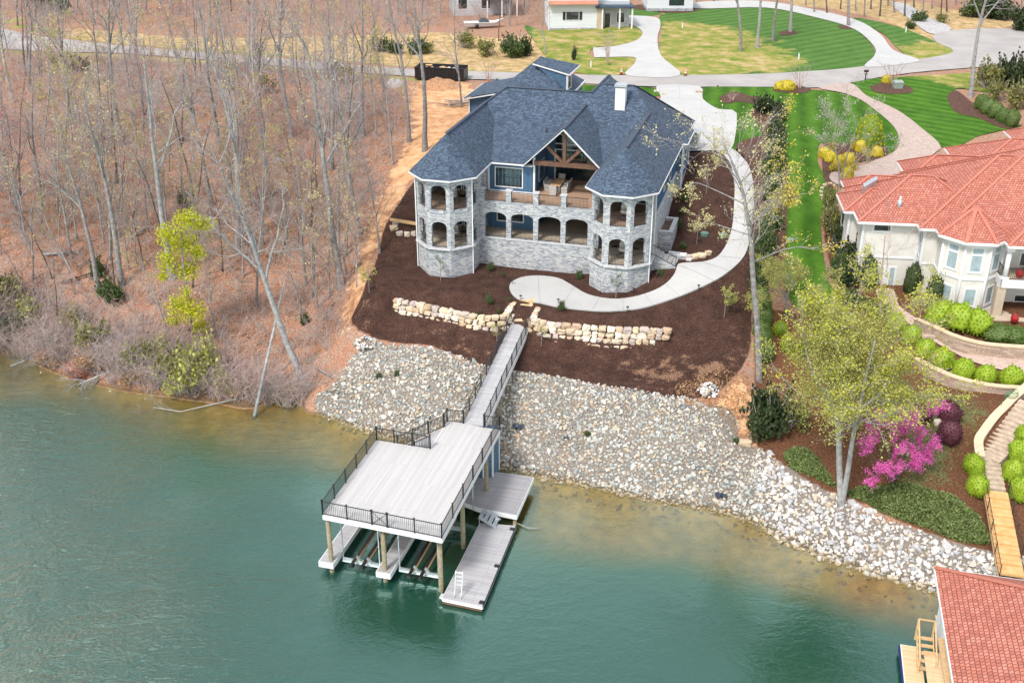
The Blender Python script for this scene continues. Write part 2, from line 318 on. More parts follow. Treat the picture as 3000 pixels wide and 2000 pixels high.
# ---------------------------------------------------------------- ground zones
def gp(pts,closed=True,n=4,sm=True):
    q=[G(x,y)[:2] for x,y in pts]
    return smooth(q,n,closed) if sm else q
def inside(poly,x,y):
    x=np.asarray(x); y=np.asarray(y); r=np.zeros(x.shape,bool); n=len(poly)
    for i in range(n):
        x1,y1=poly[i][:2]; x2,y2=poly[(i+1)%n][:2]
        c=((y1>y)!=(y2>y)); 
        if y1!=y2: r^= c&(x<(x2-x1)*(y-y1)/(y2-y1)+x1)
    return r
def sdist(poly,x,y):   # positive inside
    d=np.full(np.shape(x),1e9); n=len(poly)
    for i in range(n):
        ax,ay=poly[i][:2]; bx,by=poly[(i+1)%n][:2]; ex,ey=bx-ax,by-ay; L=ex*ex+ey*ey+1e-9
        t=np.clip(((x-ax)*ex+(y-ay)*ey)/L,0,1); d=np.minimum(d,np.hypot(x-ax-t*ex,y-ay-t*ey))
    return np.where(inside(poly,x,y),d,-d)
Z={}
Z['mulch']=gp([(960,405),(915,470),(885,520),(872,570),(850,630),(826,690),(806,740),(850,772),(960,790),(1040,815),(1105,838),(1180,852),(1300,868),(1420,890),(1500,907),(1600,915),(1650,900),(1690,860),(1722,800),(1728,700),(1735,600),(1735,450),(1700,345),(1560,342),(1500,300),(1100,300)])
Z['mulchR']=gp([(1738,730),(1780,712),(1850,722),(1905,700),(1925,690),(1905,600),(1892,500),(1905,440),(1960,560),(2150,640),(2400,700),(2500,1300),(2280,1268),(2100,1212),(1980,1155),(1900,1128),(1800,1085),(1745,1040),(1735,900)])
Z['dirt']=gp([(925,205),(960,190),(1065,188),(1085,240),(1060,290),(1000,335),(985,370),(955,405),(915,465),(880,520),(868,560),(845,600),(830,690),(800,740),(795,700),(830,600),(850,540),(880,440),(925,350),(955,290),(935,240)])
Z['dirt2']=gp([(1650,925),(1700,870),(1722,900),(1715,1000),(1740,1050),(1700,1040),(1690,960),(1640,945)])
Z['gold']=gp([(130,70),(250,72),(420,85),(600,85),(800,82),(1000,75),(1160,88),(1300,70),(1310,140),(1230,165),(1000,155),(800,140),(600,122),(400,108),(200,92)])
Z['gold2']=gp([(165,175),(220,165),(270,180),(265,230),(215,240),(180,215)])
Z['gold3']=gp([(1770,0),(2050,0),(2352,60),(2352,66),(2200,68),(2150,110),(2090,90),(2060,60),(1960,30)])
Z['verge']=gp([(0,50),(130,85),(400,112),(700,135),(1000,158),(1250,168),(1250,150),(1000,143),(700,122),(400,100),(150,72),(0,30)])
Z['verge2']=gp([(0,112),(200,122),(400,134),(700,158),(940,178),(940,186),(700,166),(400,142),(200,130),(0,120)])
Z['rip']=gp([(720,938),(770,880),(830,800),(880,790),(1000,802),(1110,840),(1300,870),(1500,905),(1640,930),(1690,955),(1700,1010),(1760,1040),(1900,1130),(2100,1213),(2280,1268),(2450,1290),(2450,1500),(2352,1460),(2150,1382),(1980,1332),(1760,1238),(1600,1185),(1400,1148),(1225,1115),(1060,1065),(880,1020)],n=3)
Z['moss']=gp([(1880,850),(2030,840),(2130,900),(2200,900),(2270,960),(2200,1020),(2180,1110),(2050,1120),(2060,1000),(1990,940)])
def zmask(keys,x,y,wd):
    m=np.zeros(np.shape(x))
    for k in keys:
        bx=[p[0] for p in Z[k]]; by=[p[1] for p in Z[k]]
        s=(x>min(bx)-4)&(x<max(bx)+4)&(y>min(by)-4)&(y<max(by)+4)
        v=np.zeros(np.shape(x)); v[s]=np.clip(.5+sdist(Z[k],x[s],y[s])/(2*wd),0,1); m=np.maximum(m,v)
    return m
def axis(lo,hi,step,far,grow=1.18):
    a=list(np.arange(lo,hi+step/2,step)); s=step
    while a[-1]<far: s*=grow; a.append(a[-1]+s)
    s=step; b=[lo]
    while b[0]>-far: s*=grow; b.insert(0,b[0]-s)
    return np.array(b[:-1]+a)
xs=axis(-62,60,.7,2600); ys=axis(44,160,.7,2600,1.15)
XX,YY=np.meshgrid(xs,ys); tz=T(XX.ravel(),YY.ravel())
rr=np.random.RandomState(3); 
nzs=np.array([mnoise.noise((x*.35,y*.35,0)) for x,y in zip(XX.ravel(),YY.ravel())])
inner=(np.abs(XX.ravel())<90)&(YY.ravel()<200)
wild=1-np.clip(zmask(['mulch','mulchR'],XX.ravel(),YY.ravel(),1.5),0,1)
tz=tz+np.where(inner&(tz>0.3),nzs*.10*wild,0)
nx,ny=len(xs),len(ys)
def grid_mesh(name,xs,ys,z,mat,attrs):
    XX,YY=np.meshgrid(xs,ys); co=np.stack([XX.ravel(),YY.ravel(),z],1); nx,ny=len(xs),len(ys)
    i=np.arange(nx*ny).reshape(ny,nx); q=np.stack([i[:-1,:-1],i[:-1,1:],i[1:,1:],i[1:,:-1]],-1).reshape(-1,4)
    me=bpy.data.meshes.new(name); me.vertices.add(len(co)); me.vertices.foreach_set('co',co.ravel()); me.loops.add(len(q)*4); me.loops.foreach_set('vertex_index',q.ravel())
    me.polygons.add(len(q)); me.polygons.foreach_set('loop_start',np.arange(0,len(q)*4,4)); me.polygons.foreach_set('loop_total',np.full(len(q),4)); me.update(); me.validate()
    me.polygons.foreach_set('use_smooth',np.ones(len(q),bool))
    for k,a in attrs.items():
        at=me.attributes.new(k,'FLOAT','POINT'); at.data.foreach_set('value',a.astype(float))
    me.materials.append(mat); o=bpy.data.objects.new(name,me); C.collection.objects.link(o); return o
def attr(nt,name):
    a=nt.nodes.new('ShaderNodeAttribute'); a.attribute_name=name; return a.outputs['Fac']
def ground_mat():
    m,nt,b=newmat('ground_surface'); c=coord(nt)
    big=nz(nt,c,.12,4); mid=nz(nt,c,.9,5); fine=nz(nt,c,7,5,.75); vf=nz(nt,c,22,3,.7)
    sp=mth(nt,'ADD',mth(nt,'MULTIPLY',fine,.55),mth(nt,'MULTIPLY',vf,.45))
    leaf=ramp(nt,sp,[(.37,(.07,.035,.022)),(.45,(.23,.105,.062)),(.52,(.37,.19,.12)),(.58,(.46,.29,.21)),(.66,(.60,.46,.37))])
    leaf2=ramp(nt,sp,[(.37,(.08,.05,.035)),(.5,(.30,.20,.15)),(.64,(.50,.41,.35))])
    base=mix(nt,ramp(nt,mid,[(.42,(0,0,0)),(.62,(1,1,1))]),leaf,leaf2)
    def th(name,amp=.5):   # noisy edge
        a=mth(nt,'ADD',attr(nt,name),mth(nt,'MULTIPLY',mth(nt,'SUBTRACT',mth(nt,'ADD',mth(nt,'MULTIPLY',mid,.5),mth(nt,'MULTIPLY',sp,.5)),.5),amp*2.4))
        return ramp(nt,a,[(.44,(0,0,0)),(.56,(1,1,1))])
    gold=ramp(nt,mth(nt,'ADD',mth(nt,'MULTIPLY',sp,.4),mth(nt,'MULTIPLY',mid,.6)),[(.36,(.18,.17,.06)),(.45,(.32,.24,.11)),(.53,(.44,.30,.16)),(.64,(.55,.43,.27))])
    verge=ramp(nt,mth(nt,'ADD',mth(nt,'MULTIPLY',sp,.5),mth(nt,'MULTIPLY',big,.5)),[(.40,(.14,.17,.04)),(.5,(.28,.27,.09)),(.6,(.42,.34,.17))])
    dirt=ramp(nt,mth(nt,'ADD',mth(nt,'MULTIPLY',sp,.5),mth(nt,'MULTIPLY',mid,.5)),[(.38,(.36,.17,.08)),(.5,(.56,.32,.17)),(.62,(.70,.47,.29))])
    mul=ramp(nt,mth(nt,'ADD',mth(nt,'MULTIPLY',sp,.8),mth(nt,'MULTIPLY',mid,.2)),[(.38,(.012,.007,.006)),(.47,(.042,.023,.018)),(.55,(.080,.043,.033)),(.62,(.135,.076,.056)),(.70,(.34,.22,.16))])
    mulR=ramp(nt,sp,[(.36,(.035,.015,.008)),(.5,(.12,.055,.03)),(.62,(.20,.105,.06)),(.72,(.36,.22,.14))])
    moss=ramp(nt,sp,[(.38,(.04,.035,.015)),(.52,(.12,.12,.05)),(.66,(.25,.21,.11))])
    x=mix(nt,th('verge'),base,verge); x=mix(nt,th('gold'),x,gold); x=mix(nt,th('dirt',1.5),x,dirt)
    x=mix(nt,th('mulchR',.3),x,mulR); x=mix(nt,th('moss',.9),x,moss); x=mix(nt,th('mulch',.35),x,mul)
    x=mix(nt,th('rip',.2),x,ramp(nt,sp,[(.36,(.05,.045,.04)),(.5,(.20,.18,.16)),(.6,(.30,.24,.19)),(.7,(.42,.40,.38))]))
    # scattered dry leaves lying on the mulch banks
    x=mix(nt,mth(nt,'MULTIPLY',th('litter',1.0),ramp(nt,vf,[(.5,(0,0,0)),(.56,(1,1,1))])),x,(.45,.27,.17))
    silt=ramp(nt,mth(nt,'ADD',mth(nt,'MULTIPLY',mid,.7),mth(nt,'MULTIPLY',fine,.3)),[(.35,(.20,.15,.045)),(.65,(.52,.40,.15))])
    sz=nt.nodes.new('ShaderNodeSeparateXYZ'); nt.links.new(c,sz.inputs[0])
    x=mix(nt,mth(nt,'MULTIPLY',mth(nt,'SUBTRACT',.06,sz.outputs[2]),6,True),x,silt)
    wet=mth(nt,'MULTIPLY',mth(nt,'SUBTRACT',.40,mth(nt,'ADD',sz.outputs[2],mth(nt,'MULTIPLY',fine,.2))),4,True); wet2=mth(nt,'MULTIPLY',wet,mth(nt,'ADD',mth(nt,'MULTIPLY',sz.outputs[2],20),0,True))
    x=mix(nt,mth(nt,'MULTIPLY',wet2,.85,True),x,(.09,.065,.03))
    nt.links.new(x,b.inputs['Base Color']); b.inputs['Roughness'].default_value=1; b.inputs['Specular IOR Level'].default_value=.1
    bump(nt,b,sp,.7,.06); return m
def masks(x,y):
    return {'mulch':zmask(['mulch'],x,y,.5),'mulchR':zmask(['mulchR'],x,y,.7),'dirt':zmask(['dirt','dirt2'],x,y,1.3),
     'gold':zmask(['gold','gold2','gold3'],x,y,2),'verge':zmask(['verge','verge2'],x,y,1.5),'moss':zmask(['moss'],x,y,2)*.8,'rip':zmask(['rip'],x,y,.5),'litter':np.zeros(np.shape(x))}
Z['l1']=gp([(806,700),(835,650),(850,690),(850,770),(806,745)]); Z['l2']=gp([(1380,830),(1500,800),(1640,800),(1700,760),(1725,780),(1722,880),(1690,940),(1560,905),(1450,890)]); Z['l3']=gp([(1000,760),(1120,800),(1100,835),(1000,800),(930,780)])
mk=masks(XX.ravel(),YY.ravel()); mk['litter']=zmask(['l1','l2','l3'],XX.ravel(),YY.ravel(),3)*.5
gnd=grid_mesh('ground',xs,ys,tz,ground_mat(),mk); tag(gnd,kind='structure')
# ---------------------------------------------------------------- water
def water_mat():
    m,nt,b=newmat('lake_water'); nt.nodes.remove(b); c=coord(nt)
    dep=attr(nt,'depth'); mp=N(nt,'Mapping'); mp.inputs['Rotation'].default_value=(0,0,R(-22)); mp.inputs['Scale'].default_value=(1,1.5,1); nt.links.new(c,mp.inputs[0])
    n1=nz(nt,mp.outputs[0],.75,5,.62,.5); n2=nz(nt,mp.outputs[0],3.2,4,.65,.4); n3=nz(nt,c,.07,2)
    amp=ramp(nt,n3,[(.35,(.35,.35,.35)),(.65,(1,1,1))])
    sx=nt.nodes.new('ShaderNodeSeparateXYZ'); nt.links.new(c,sx.inputs[0]); wnd=mth(nt,'DIVIDE',mth(nt,'SUBTRACT',-8,mth(nt,'ADD',sx.outputs[0],mth(nt,'MULTIPLY',mth(nt,'SUBTRACT',sx.outputs[1],55),.35))),16,True)
    wnd=mth(nt,'ADD',mth(nt,'MULTIPLY',wnd,1.7),.22); amp=mth(nt,'MULTIPLY',amp,wnd)
    h=mth(nt,'MULTIPLY',mth(nt,'ADD',mth(nt,'MULTIPLY',n1,1),mth(nt,'MULTIPLY',n2,.42)),amp)
    bm=nt.nodes.new('ShaderNodeBump'); bm.inputs['Strength'].default_value=1; bm.inputs['Distance'].default_value=.20; nt.links.new(h,bm.inputs['Height'])
    d=mth(nt,'ADD',dep,mth(nt,'MULTIPLY',mth(nt,'SUBTRACT',nz(nt,c,.25,3),.5),1.2))
    dn=mth(nt,'DIVIDE',d,5,True)
    col=ramp(nt,dn,[(.0,(.12,.09,.025)),(.16,(.085,.078,.02)),(.36,(.040,.056,.014)),(.6,(.010,.050,.026)),(1,(.006,.046,.032))])
    op=ramp(nt,mth(nt,'DIVIDE',dep,3,True),[(0,(.02,.02,.02)),(.15,(.10,.10,.10)),(.4,(.42,.42,.42)),(.65,(.82,.82,.82)),(1,(.98,.98,.98))])
    df=nt.nodes.new('ShaderNodeBsdfDiffuse'); nt.links.new(col,df.inputs[0]); nt.links.new(bm.outputs[0],df.inputs['Normal'])
    tr=nt.nodes.new('ShaderNodeBsdfTransparent'); tr.inputs[0].default_value=(.90,.80,.46,1)
    m1=nt.nodes.new('ShaderNodeMixShader'); nt.links.new(op,m1.inputs[0]); nt.links.new(tr.outputs[0],m1.inputs[1]); nt.links.new(df.outputs[0],m1.inputs[2])
    gl=nt.nodes.new('ShaderNodeBsdfGlossy'); gl.inputs['Roughness'].default_value=.03; gl.inputs['Color'].default_value=(.74,1,.93,1); nt.links.new(bm.outputs[0],gl.inputs['Normal'])
    fr=nt.nodes.new('ShaderNodeFresnel'); fr.inputs[0].default_value=1.33; nt.links.new(bm.outputs[0],fr.inputs['Normal'])
    m2=nt.nodes.new('ShaderNodeMixShader'); nt.links.new(mth(nt,'MULTIPLY',fr.outputs[0],4.6,True),m2.inputs[0]); nt.links.new(m1.outputs[0],m2.inputs[1]); nt.links.new(gl.outputs[0],m2.inputs[2])
    nt.links.new(m2.outputs[0],nt.nodes['Material Output'].inputs[0]); return m
wx=axis(-62,60,1.0,1500); wy=axis(42,92,1.0,1500,1.25); wy=wy[wy<100]
WX,WY=np.meshgrid(wx,wy); dp=np.clip(-T(WX.ravel(),WY.ravel()),0,9)
wat=grid_mesh('water',wx,wy,np.zeros(len(dp)),water_mat(),{'depth':dp}); tag(wat,kind='structure')
# ---------------------------------------------------------------- sheets laid on the ground
def sheet(name,poly,off,mat,sp=1.0,zone=None,kind='structure',skirt=0,zfun=None):
    n=len(poly); ring=[]
    for i in range(n):
        a=poly[i][:2]; b=poly[(i+1)%n][:2]; L=math.hypot(b[0]-a[0],b[1]-a[1]); k=max(1,int(L/(sp*.8)))
        for j in range(k): ring.append((a[0]+(b[0]-a[0])*j/k,a[1]+(b[1]-a[1])*j/k))
    rx=[p[0] for p in ring]; ry=[p[1] for p in ring]
    gx,gy=np.meshgrid(np.arange(min(rx),max(rx),sp),np.arange(min(ry),max(ry),sp)); gx=gx.ravel(); gy=gy.ravel()
    k=sdist(ring,gx,gy)>sp*.35; pts=[Vector(p) for p in ring]+[Vector((a,b)) for a,b in zip(gx[k],gy[k])]
    m=len(ring); res=geometry.delaunay_2d_cdt(pts,[],[list(range(m))],1,1e-4); vs,fs=res[0],res[2]
    x=np.array([v[0] for v in vs]); y=np.array([v[1] for v in vs]); z=(zfun or T)(x,y)+off
    fs=[f if (vs[f[1]]-vs[f[0]]).cross(vs[f[2]]-vs[f[0]])>0 else f[::-1] for f in fs]
    me=bpy.data.meshes.new(name); V=[(a,b,c) for a,b,c in zip(x,y,z)]
    if skirt:
        zr=(zfun or T)(np.array(rx),np.array(ry)); o=len(V)
        V+=[(rx[i],ry[i],zr[i]+off) for i in range(m)]+[(rx[i],ry[i],zr[i]+off-skirt) for i in range(m)]
        ar=sum(rx[i]*ry[(i+1)%m]-rx[(i+1)%m]*ry[i] for i in range(m))
        for i in range(m):
            j=(i+1)%m; q=(o+m+i,o+m+j,o+j,o+i); fs.append(q if ar>0 else q[::-1])
    me.from_pydata(V,[],fs)
    a=me.attributes.new('dry','FLOAT','POINT'); d=np.zeros(len(V))
    if zone: d[:len(x)]=zmask(zone,x,y,4)
    a.data.foreach_set('value',d); me.polygons.foreach_set('use_smooth',[i<len(res[2]) for i in range(len(me.polygons))])
    # uv = plan metres
    uv=me.uv_layers.new(name='uv'); vi=np.empty(len(me.loops),int); me.loops.foreach_get('vertex_index',vi); co=np.array(V)[vi]; uv.data.foreach_set('uv',co[:,:2].ravel())
    me.materials.append(mat); ob=bpy.data.objects.new(name,me); C.collection.objects.link(ob)
    if kind: ob['kind']=kind
    return ob
def lawn_mat(name,ang,wd,lo,hi):
    m,nt,b=newmat(name); c=coord(nt); mp=N(nt,'Mapping'); mp.inputs['Rotation'].default_value=(0,0,ang); nt.links.new(c,mp.inputs[0])
    wv=N(nt,'TexWave'); wv.inputs['Scale'].default_value=.314/wd; wv.inputs['Distortion'].default_value=.8; wv.inputs['Detail'].default_value=2; wv.inputs['Detail Scale'].default_value=.4; nt.links.new(mp.outputs[0],wv.inputs[0])
    f=mth(nt,'ADD',mth(nt,'MULTIPLY',wv.outputs['Fac'],.16),mth(nt,'ADD',mth(nt,'MULTIPLY',nz(nt,c,.45,6,.7),.55),mth(nt,'MULTIPLY',nz(nt,c,5,5,.8),.45)))
    g=ramp(nt,f,[(.38,lo),(.76,hi)])
    dry=ramp(nt,mth(nt,'ADD',mth(nt,'MULTIPLY',nz(nt,c,.5,5),.6),mth(nt,'MULTIPLY',nz(nt,c,7,4),.4)),[(.36,(.09,.17,.02)),(.46,(.17,.21,.04)),(.53,(.29,.25,.08)),(.58,(.38,.29,.14)),(.68,(.44,.36,.20))])
    a=mth(nt,'ADD',attr(nt,'dry'),mth(nt,'MULTIPLY',mth(nt,'SUBTRACT',nz(nt,c,.3,5),.5),1.6))
    x=mix(nt,ramp(nt,a,[(.4,(0,0,0)),(.62,(1,1,1))]),g,dry)
    nt.links.new(x,b.inputs['Base Color']); b.inputs['Roughness'].default_value=1; b.inputs['Specular IOR Level'].default_value=.1; bump(nt,b,nz(nt,c,14,3),.6,.05); return m
LM1=lawn_mat('striped_lawn',R(12),2.4,(.018,.065,.006),(.080,.18,.020)); LM2=lawn_mat('striped_lawn_diagonal',R(-50),1.6,(.02,.075,.008),(.085,.185,.022)); LM3=lawn_mat('far_lawn',R(55),2.2,(.035,.095,.02),(.10,.19,.045))
Z['dryL']=gp([(1512,60),(1560,50),(1700,70),(1790,110),(1830,160),(1560,180),(1505,140)])
Z['dryL5']=gp([(1240,60),(1480,50),(1480,170),(1240,170)])
Z['dryL6']=gp([(2090,100),(2200,100),(2200,150),(2060,150)])
Z['dryL2']=gp([(2080,160),(2300,170),(2260,215),(2150,190)])
sheet('lawn',gp([(1603,206),(1622,238),(1655,256),(1694,264),(1680,345),(1730,330),(1775,340),(1790,420),(1800,520),(1795,620),(1815,690),(1860,722),(1925,690),(1900,640),(1888,560),(1886,500),(1905,470),(1925,468),(1912,430),(1880,380),(1885,330),(1930,352),(1990,362),(2045,354),(2064,325),(2045,285),(1990,240),(1940,218),(1880,209),(1780,203),(1690,201)]),.09,LM1,.9)
sheet('lawn',gp([(1950,194),(1990,184),(2090,177),(2180,172),(2352,160),(2400,190),(2300,215),(2210,205),(2190,215),(2230,255),(2300,290),(2350,290),(2255,312),(2200,337),(2156,337),(2120,300),(2060,255),(1990,222)]),.09,LM2,.9,['dryL2'])
sheet('lawn',gp([(1300,197),(1400,200),(1495,203),(1513,212),(1500,224),(1300,230)]),.09,LM1,.9)
sheet('lawn',gp([(1518,36),(1600,24),(1760,20),(1880,43),(1960,68),(2005,110),(2002,156),(1860,166),(1700,172),(1562,174),(1530,155),(1513,120),(1520,70)]),.09,LM3,1.4,['dryL'])
sheet('lawn',gp([(1205,60),(1255,72),(1340,60),(1435,57),(1474,75),(1462,94),(1420,106),(1362,112),(1364,134),(1453,132),(1455,150),(1440,172),(1330,170),(1265,140),(1230,100)]),.09,LM3,1.4,['dryL5'])
sheet('lawn',gp([(1960,42),(2060,62),(2150,98),(2192,125),(2110,141),(2060,112),(2030,80)]),.09,LM3,1.4,['dryL6'])
sheet('lawn',gp([(1430,20),(1480,12),(1500,26),(1520,34),(1480,40),(1445,40)]),.09,LM3,1.4)
roadm=noisy('old_asphalt',[(.35,(.27,.255,.25)),(.65,(.38,.36,.35))],.25,.95,'pos',bs=.15,scale2=9)
ROADF=[(-400,20),(-200,45),(0,68),(60,80),(200,98),(400,117),(560,130),(750,146),(960,162),(1100,166),(1300,173),(1450,175),(1700,173),(1900,163),(2000,152),(2120,137),(2190,120),(2150,98),(2148,80),(2220,69),(2352,68),(2600,80)]
ROADN=[(2600,150),(2352,150),(2200,160),(2050,175),(1965,190),(1880,203),(1780,202),(1600,202),(1450,199),(1200,187),(1000,181),(700,159),(400,133),(250,123),(100,121),(0,114),(-200,110),(-400,90)]
sheet('road',gp(ROADF+ROADN,n=3),.12,roadm,1.6)
conc=M['concrete']
sheet('driveway',gp([(1440,176),(1456,150),(1455,134),(1380,134.5),(1365,134),(1364.5,133),(1362,113),(1363,112),(1376,111.5),(1420,107),(1462,95),(1475,75),(1440,57),(1372,55),(1380,42),(1430,38),(1505,42),(1517,60),(1510,90),(1518,130),(1562,176)]),.16,conc,1.4)
sheet('driveway',gp([(1590,8),(1740,4),(1860,22),(1965,48),(2022,82),(2052,118),(2112,143),(1990,157),(2007,132),(2008,110),(1963,70),(1880,44),(1760,20),(1600,22)]),.16,conc,1.4)
sheet('driveway',gp([(1495,260),(1518,226),(1510,199),(1606,201),(1614,230),(1648,253),(1692,263),(1677,348),(1640,349),(1560,349),(1500,320)],n=3),.16,conc,1.0)
pathm=bricky('scored_path_concrete',None,None,(.34,.34,.35),30,30,.01,.85,.9,.5,.2,.01,cols=[(.3,(.50,.50,.50)),(.7,(.58,.58,.58))])
PATHL=[(1635,343),(1662,358),(1680,385),(1687,425),(1686,465),(1684,505),(1678,538),(1665,570),(1645,594),(1610,605),(1568,607),(1556,612),(1550,630),(1532,652),(1500,671),(1450,686),(1400,689),(1350,679),(1310,656),(1280,641),(1235,636),(1197,640),(1174,652),(1171,668),(1188,688),(1240,698),(1300,710),(1400,717),(1490,706),(1568,680),(1620,658),(1662,635),(1695,608),(1714,581),(1724,540),(1730,500),(1731,462),(1729,420),(1718,381),(1700,360),(1677,344)]
sheet('path',gp(PATHL,n=3),.15,conc,.7,skirt=.12)
JT=[((1235,637),(1240,698)),((1318,661),(1288,708)),((1377,686),(1362,714)),((1430,687),(1432,715)),((1480,679),(1500,703)),((1527,655),(1560,683)),((1557,613),(1640,648)),((1612,605),(1676,626)),((1648,592),(1704,597)),((1672,556),(1722,553)),((1684,505),(1730,500)),((1686,465),(1731,462)),((1687,425),(1729,420)),((1677,385),(1718,381))]
JT+=[((1516,228),(1612,232)),((1500,262),(1690,264)),((1505,305),(1682,308)),((1560,199),(1562,348)),((1610,235),(1620,348)),((1458,150),(1522,150)),((1476,100),(1512,100)),((1478,75),(1515,75)),((2008,120),(2050,118)),((1980,75),(2010,72)),((1900,48),(1915,32)),((1390,112),(1390,134))]
jm=MB()
for a,b in JT:
    p=Vector(G(*a)); q=Vector(G(*b)); n=8; d=(q-p); s=Vector((-d.y,d.x,0)).normalized()*.02
    for i in range(n):
        A_=p+d*i/n; B_=p+d*(i+1)/n; za=t1(A_.x,A_.y)+.165; zb=t1(B_.x,B_.y)+.165
        jm.face([(A_.x-s.x,A_.y-s.y,za),(B_.x-s.x,B_.y-s.y,zb),(B_.x+s.x,B_.y+s.y,zb),(A_.x+s.x,A_.y+s.y,za)])
tag(jm.build('path_joints',M['concrete_joint']),kind='structure')
pav=bricky('tan_brick_pavers',None,None,(.30,.24,.22),.28,.14,.012,.85,.4,.5,.3,.01,cols=[(.2,(.33,.25,.22)),(.8,(.46,.37,.33))],rot=R(20))
sheet('driveway',gp([(1880,204),(1940,217),(1990,240),(2045,285),(2066,325),(2052,352),(2010,370),(1990,380),(1930,392),(1905,405),(1920,425),(1990,440),(2080,420),(2140,360),(2160,338),(2120,300),(2060,255),(1990,222),(1950,193)]),.14,pav,1.0)
gravel=noisy('pale_gravel',[(.35,(.30,.29,.30)),(.65,(.46,.45,.45))],2,1,'pos',bs=.4)
sheet('gravel_track',gp([(2048,8),(2085,12),(2130,40),(2185,66),(2150,80),(2120,70),(2090,45),(2060,25)]),.10,gravel,1.4)
# mulch beds
mb_=noisy('bed_mulch',[(.38,(.035,.014,.010)),(.55,(.10,.045,.03)),(.7,(.20,.11,.08))],7,1,'pos',bs=.8,bd=.05)
for pl in [[(1655,224),(1690,214),(1720,222),(1755,228),(1790,248),(1798,300),(1796,345),(1775,350),(1745,292),(1728,275),(1722,262),(1735,245),(1700,236),(1665,240)],
           [(1690,335),(1745,315),(1795,330),(1808,420),(1806,520),(1802,600),(1770,620),(1745,740),(1728,700),(1722,500),(1715,390)],
           [(1775,206),(1815,197),(1862,207),(1845,216),(1790,214)],[(2000,200),(2040,192),(2090,203),(2092,215),(2040,218),(2008,212)],
           [(2178,220),(2200,212),(2250,250),(2330,290),(2300,296),(2250,275),(2200,262),(2180,240)],
           [(1660,234),(1676,230),(1692,234),(1676,240)],
           [(1905,330),(1960,335),(2035,340),(2028,366),(1980,372),(1950,380),(1925,410),(1905,440),(1890,400),(1890,350)],
           [(1788,78),(1800,73),(1815,72),(1832,77),(1815,83),(1795,83)],[(1924,63),(1945,59),(1975,64),(1960,69),(1935,68)],[(1440,18),(1500,12),(1600,25),(1560,32),(1500,28)]]:
    sheet('mulch_bed',gp(pl),.13,mb_,.8)
M['ledge']=noisy('pale_ledge_stone',[(.3,(.40,.41,.43)),(.7,(.54,.54,.55))],3,.8,'obj')
# ---------------------------------------------------------------- shared house helpers
def shift(mb,dz): mb.v=[(x,y,z-dz) for x,y,z in mb.v]; return mb
def arch_wall(mb,A,B,z0,z1,ops,th=.3,seg=10):
    ax,ay=A; bx,by=B; L=math.hypot(bx-ax,by-ay); dx,dy=(bx-ax)/L,(by-ay)/L; nx_,ny_=dy,-dx
    def p(s,z,d): return (ax+dx*s-nx_*d,ay+dy*s-ny_*d,z)
    def q(a,b,c,d_): 
        mb.face([p(a[0],a[1],0),p(b[0],b[1],0),p(c[0],c[1],0),p(d_[0],d_[1],0)]); mb.face([p(d_[0],d_[1],th),p(c[0],c[1],th),p(b[0],b[1],th),p(a[0],a[1],th)])
    s=0
    for (s0,s1,zb,zs,rise) in ops:
        q((s,z0),(s0,z0),(s0,z1),(s,z1)); 
        if zb>z0: q((s0,z0),(s1,z0),(s1,zb),(s0,zb)); mb.face([p(s0,zb,0),p(s1,zb,0),p(s1,zb,th),p(s0,zb,th)])
        c=(s0+s1)/2; hw=(s1-s0)/2; arc=[(c-hw*math.cos(math.pi*i/seg),zs+rise*math.sin(math.pi*i/seg)) for i in range(seg+1)]
        for a,b in zip(arc[:-1],arc[1:]):
            q(a,b,(b[0],z1),(a[0],z1)); mb.face([p(a[0],a[1],th),p(b[0],b[1],th),p(b[0],b[1],0),p(a[0],a[1],0)])
        mb.face([p(s0,zb,0),p(s0,zb,th),p(s0,zs,th),p(s0,zs,0)]); mb.face([p(s1,zb,th),p(s1,zb,0),p(s1,zs,0),p(s1,zs,th)])
        s=s1
    q((s,z0),(L,z0),(L,z1),(s,z1))
    for s in (0,L): mb.face([p(s,z0,0),p(s,z0,th),p(s,z1,th),p(s,z1,0)])
    mb.face([p(0,z1,0),p(L,z1,0),p(L,z1,th),p(0,z1,th)])
def railing(mb,p,q,h=.95,gap=.13,bottom=.08,posts=(),pw=.07,bw=.022,rail=.05):
    p=Vector(p); q=Vector(q); d=q-p; L=math.hypot(d.x,d.y); n=max(2,int(L/gap)); up=Vector((0,0,1))
    mb.bar(p+up*h,q+up*h,rail,rail); mb.bar(p+up*bottom,q+up*bottom,rail*.8,rail*.8)
    for i in range(1,n):
        b=p+d*i/n; mb.bar(b+up*bottom,b+up*h,bw,bw)
    for t in posts: b=p+d*t; mb.bar(b-up*.02,b+up*(h+.07),pw,pw); mb.bar(b+up*(h+.07),b+up*(h+.10),pw*1.5,pw*1.5)
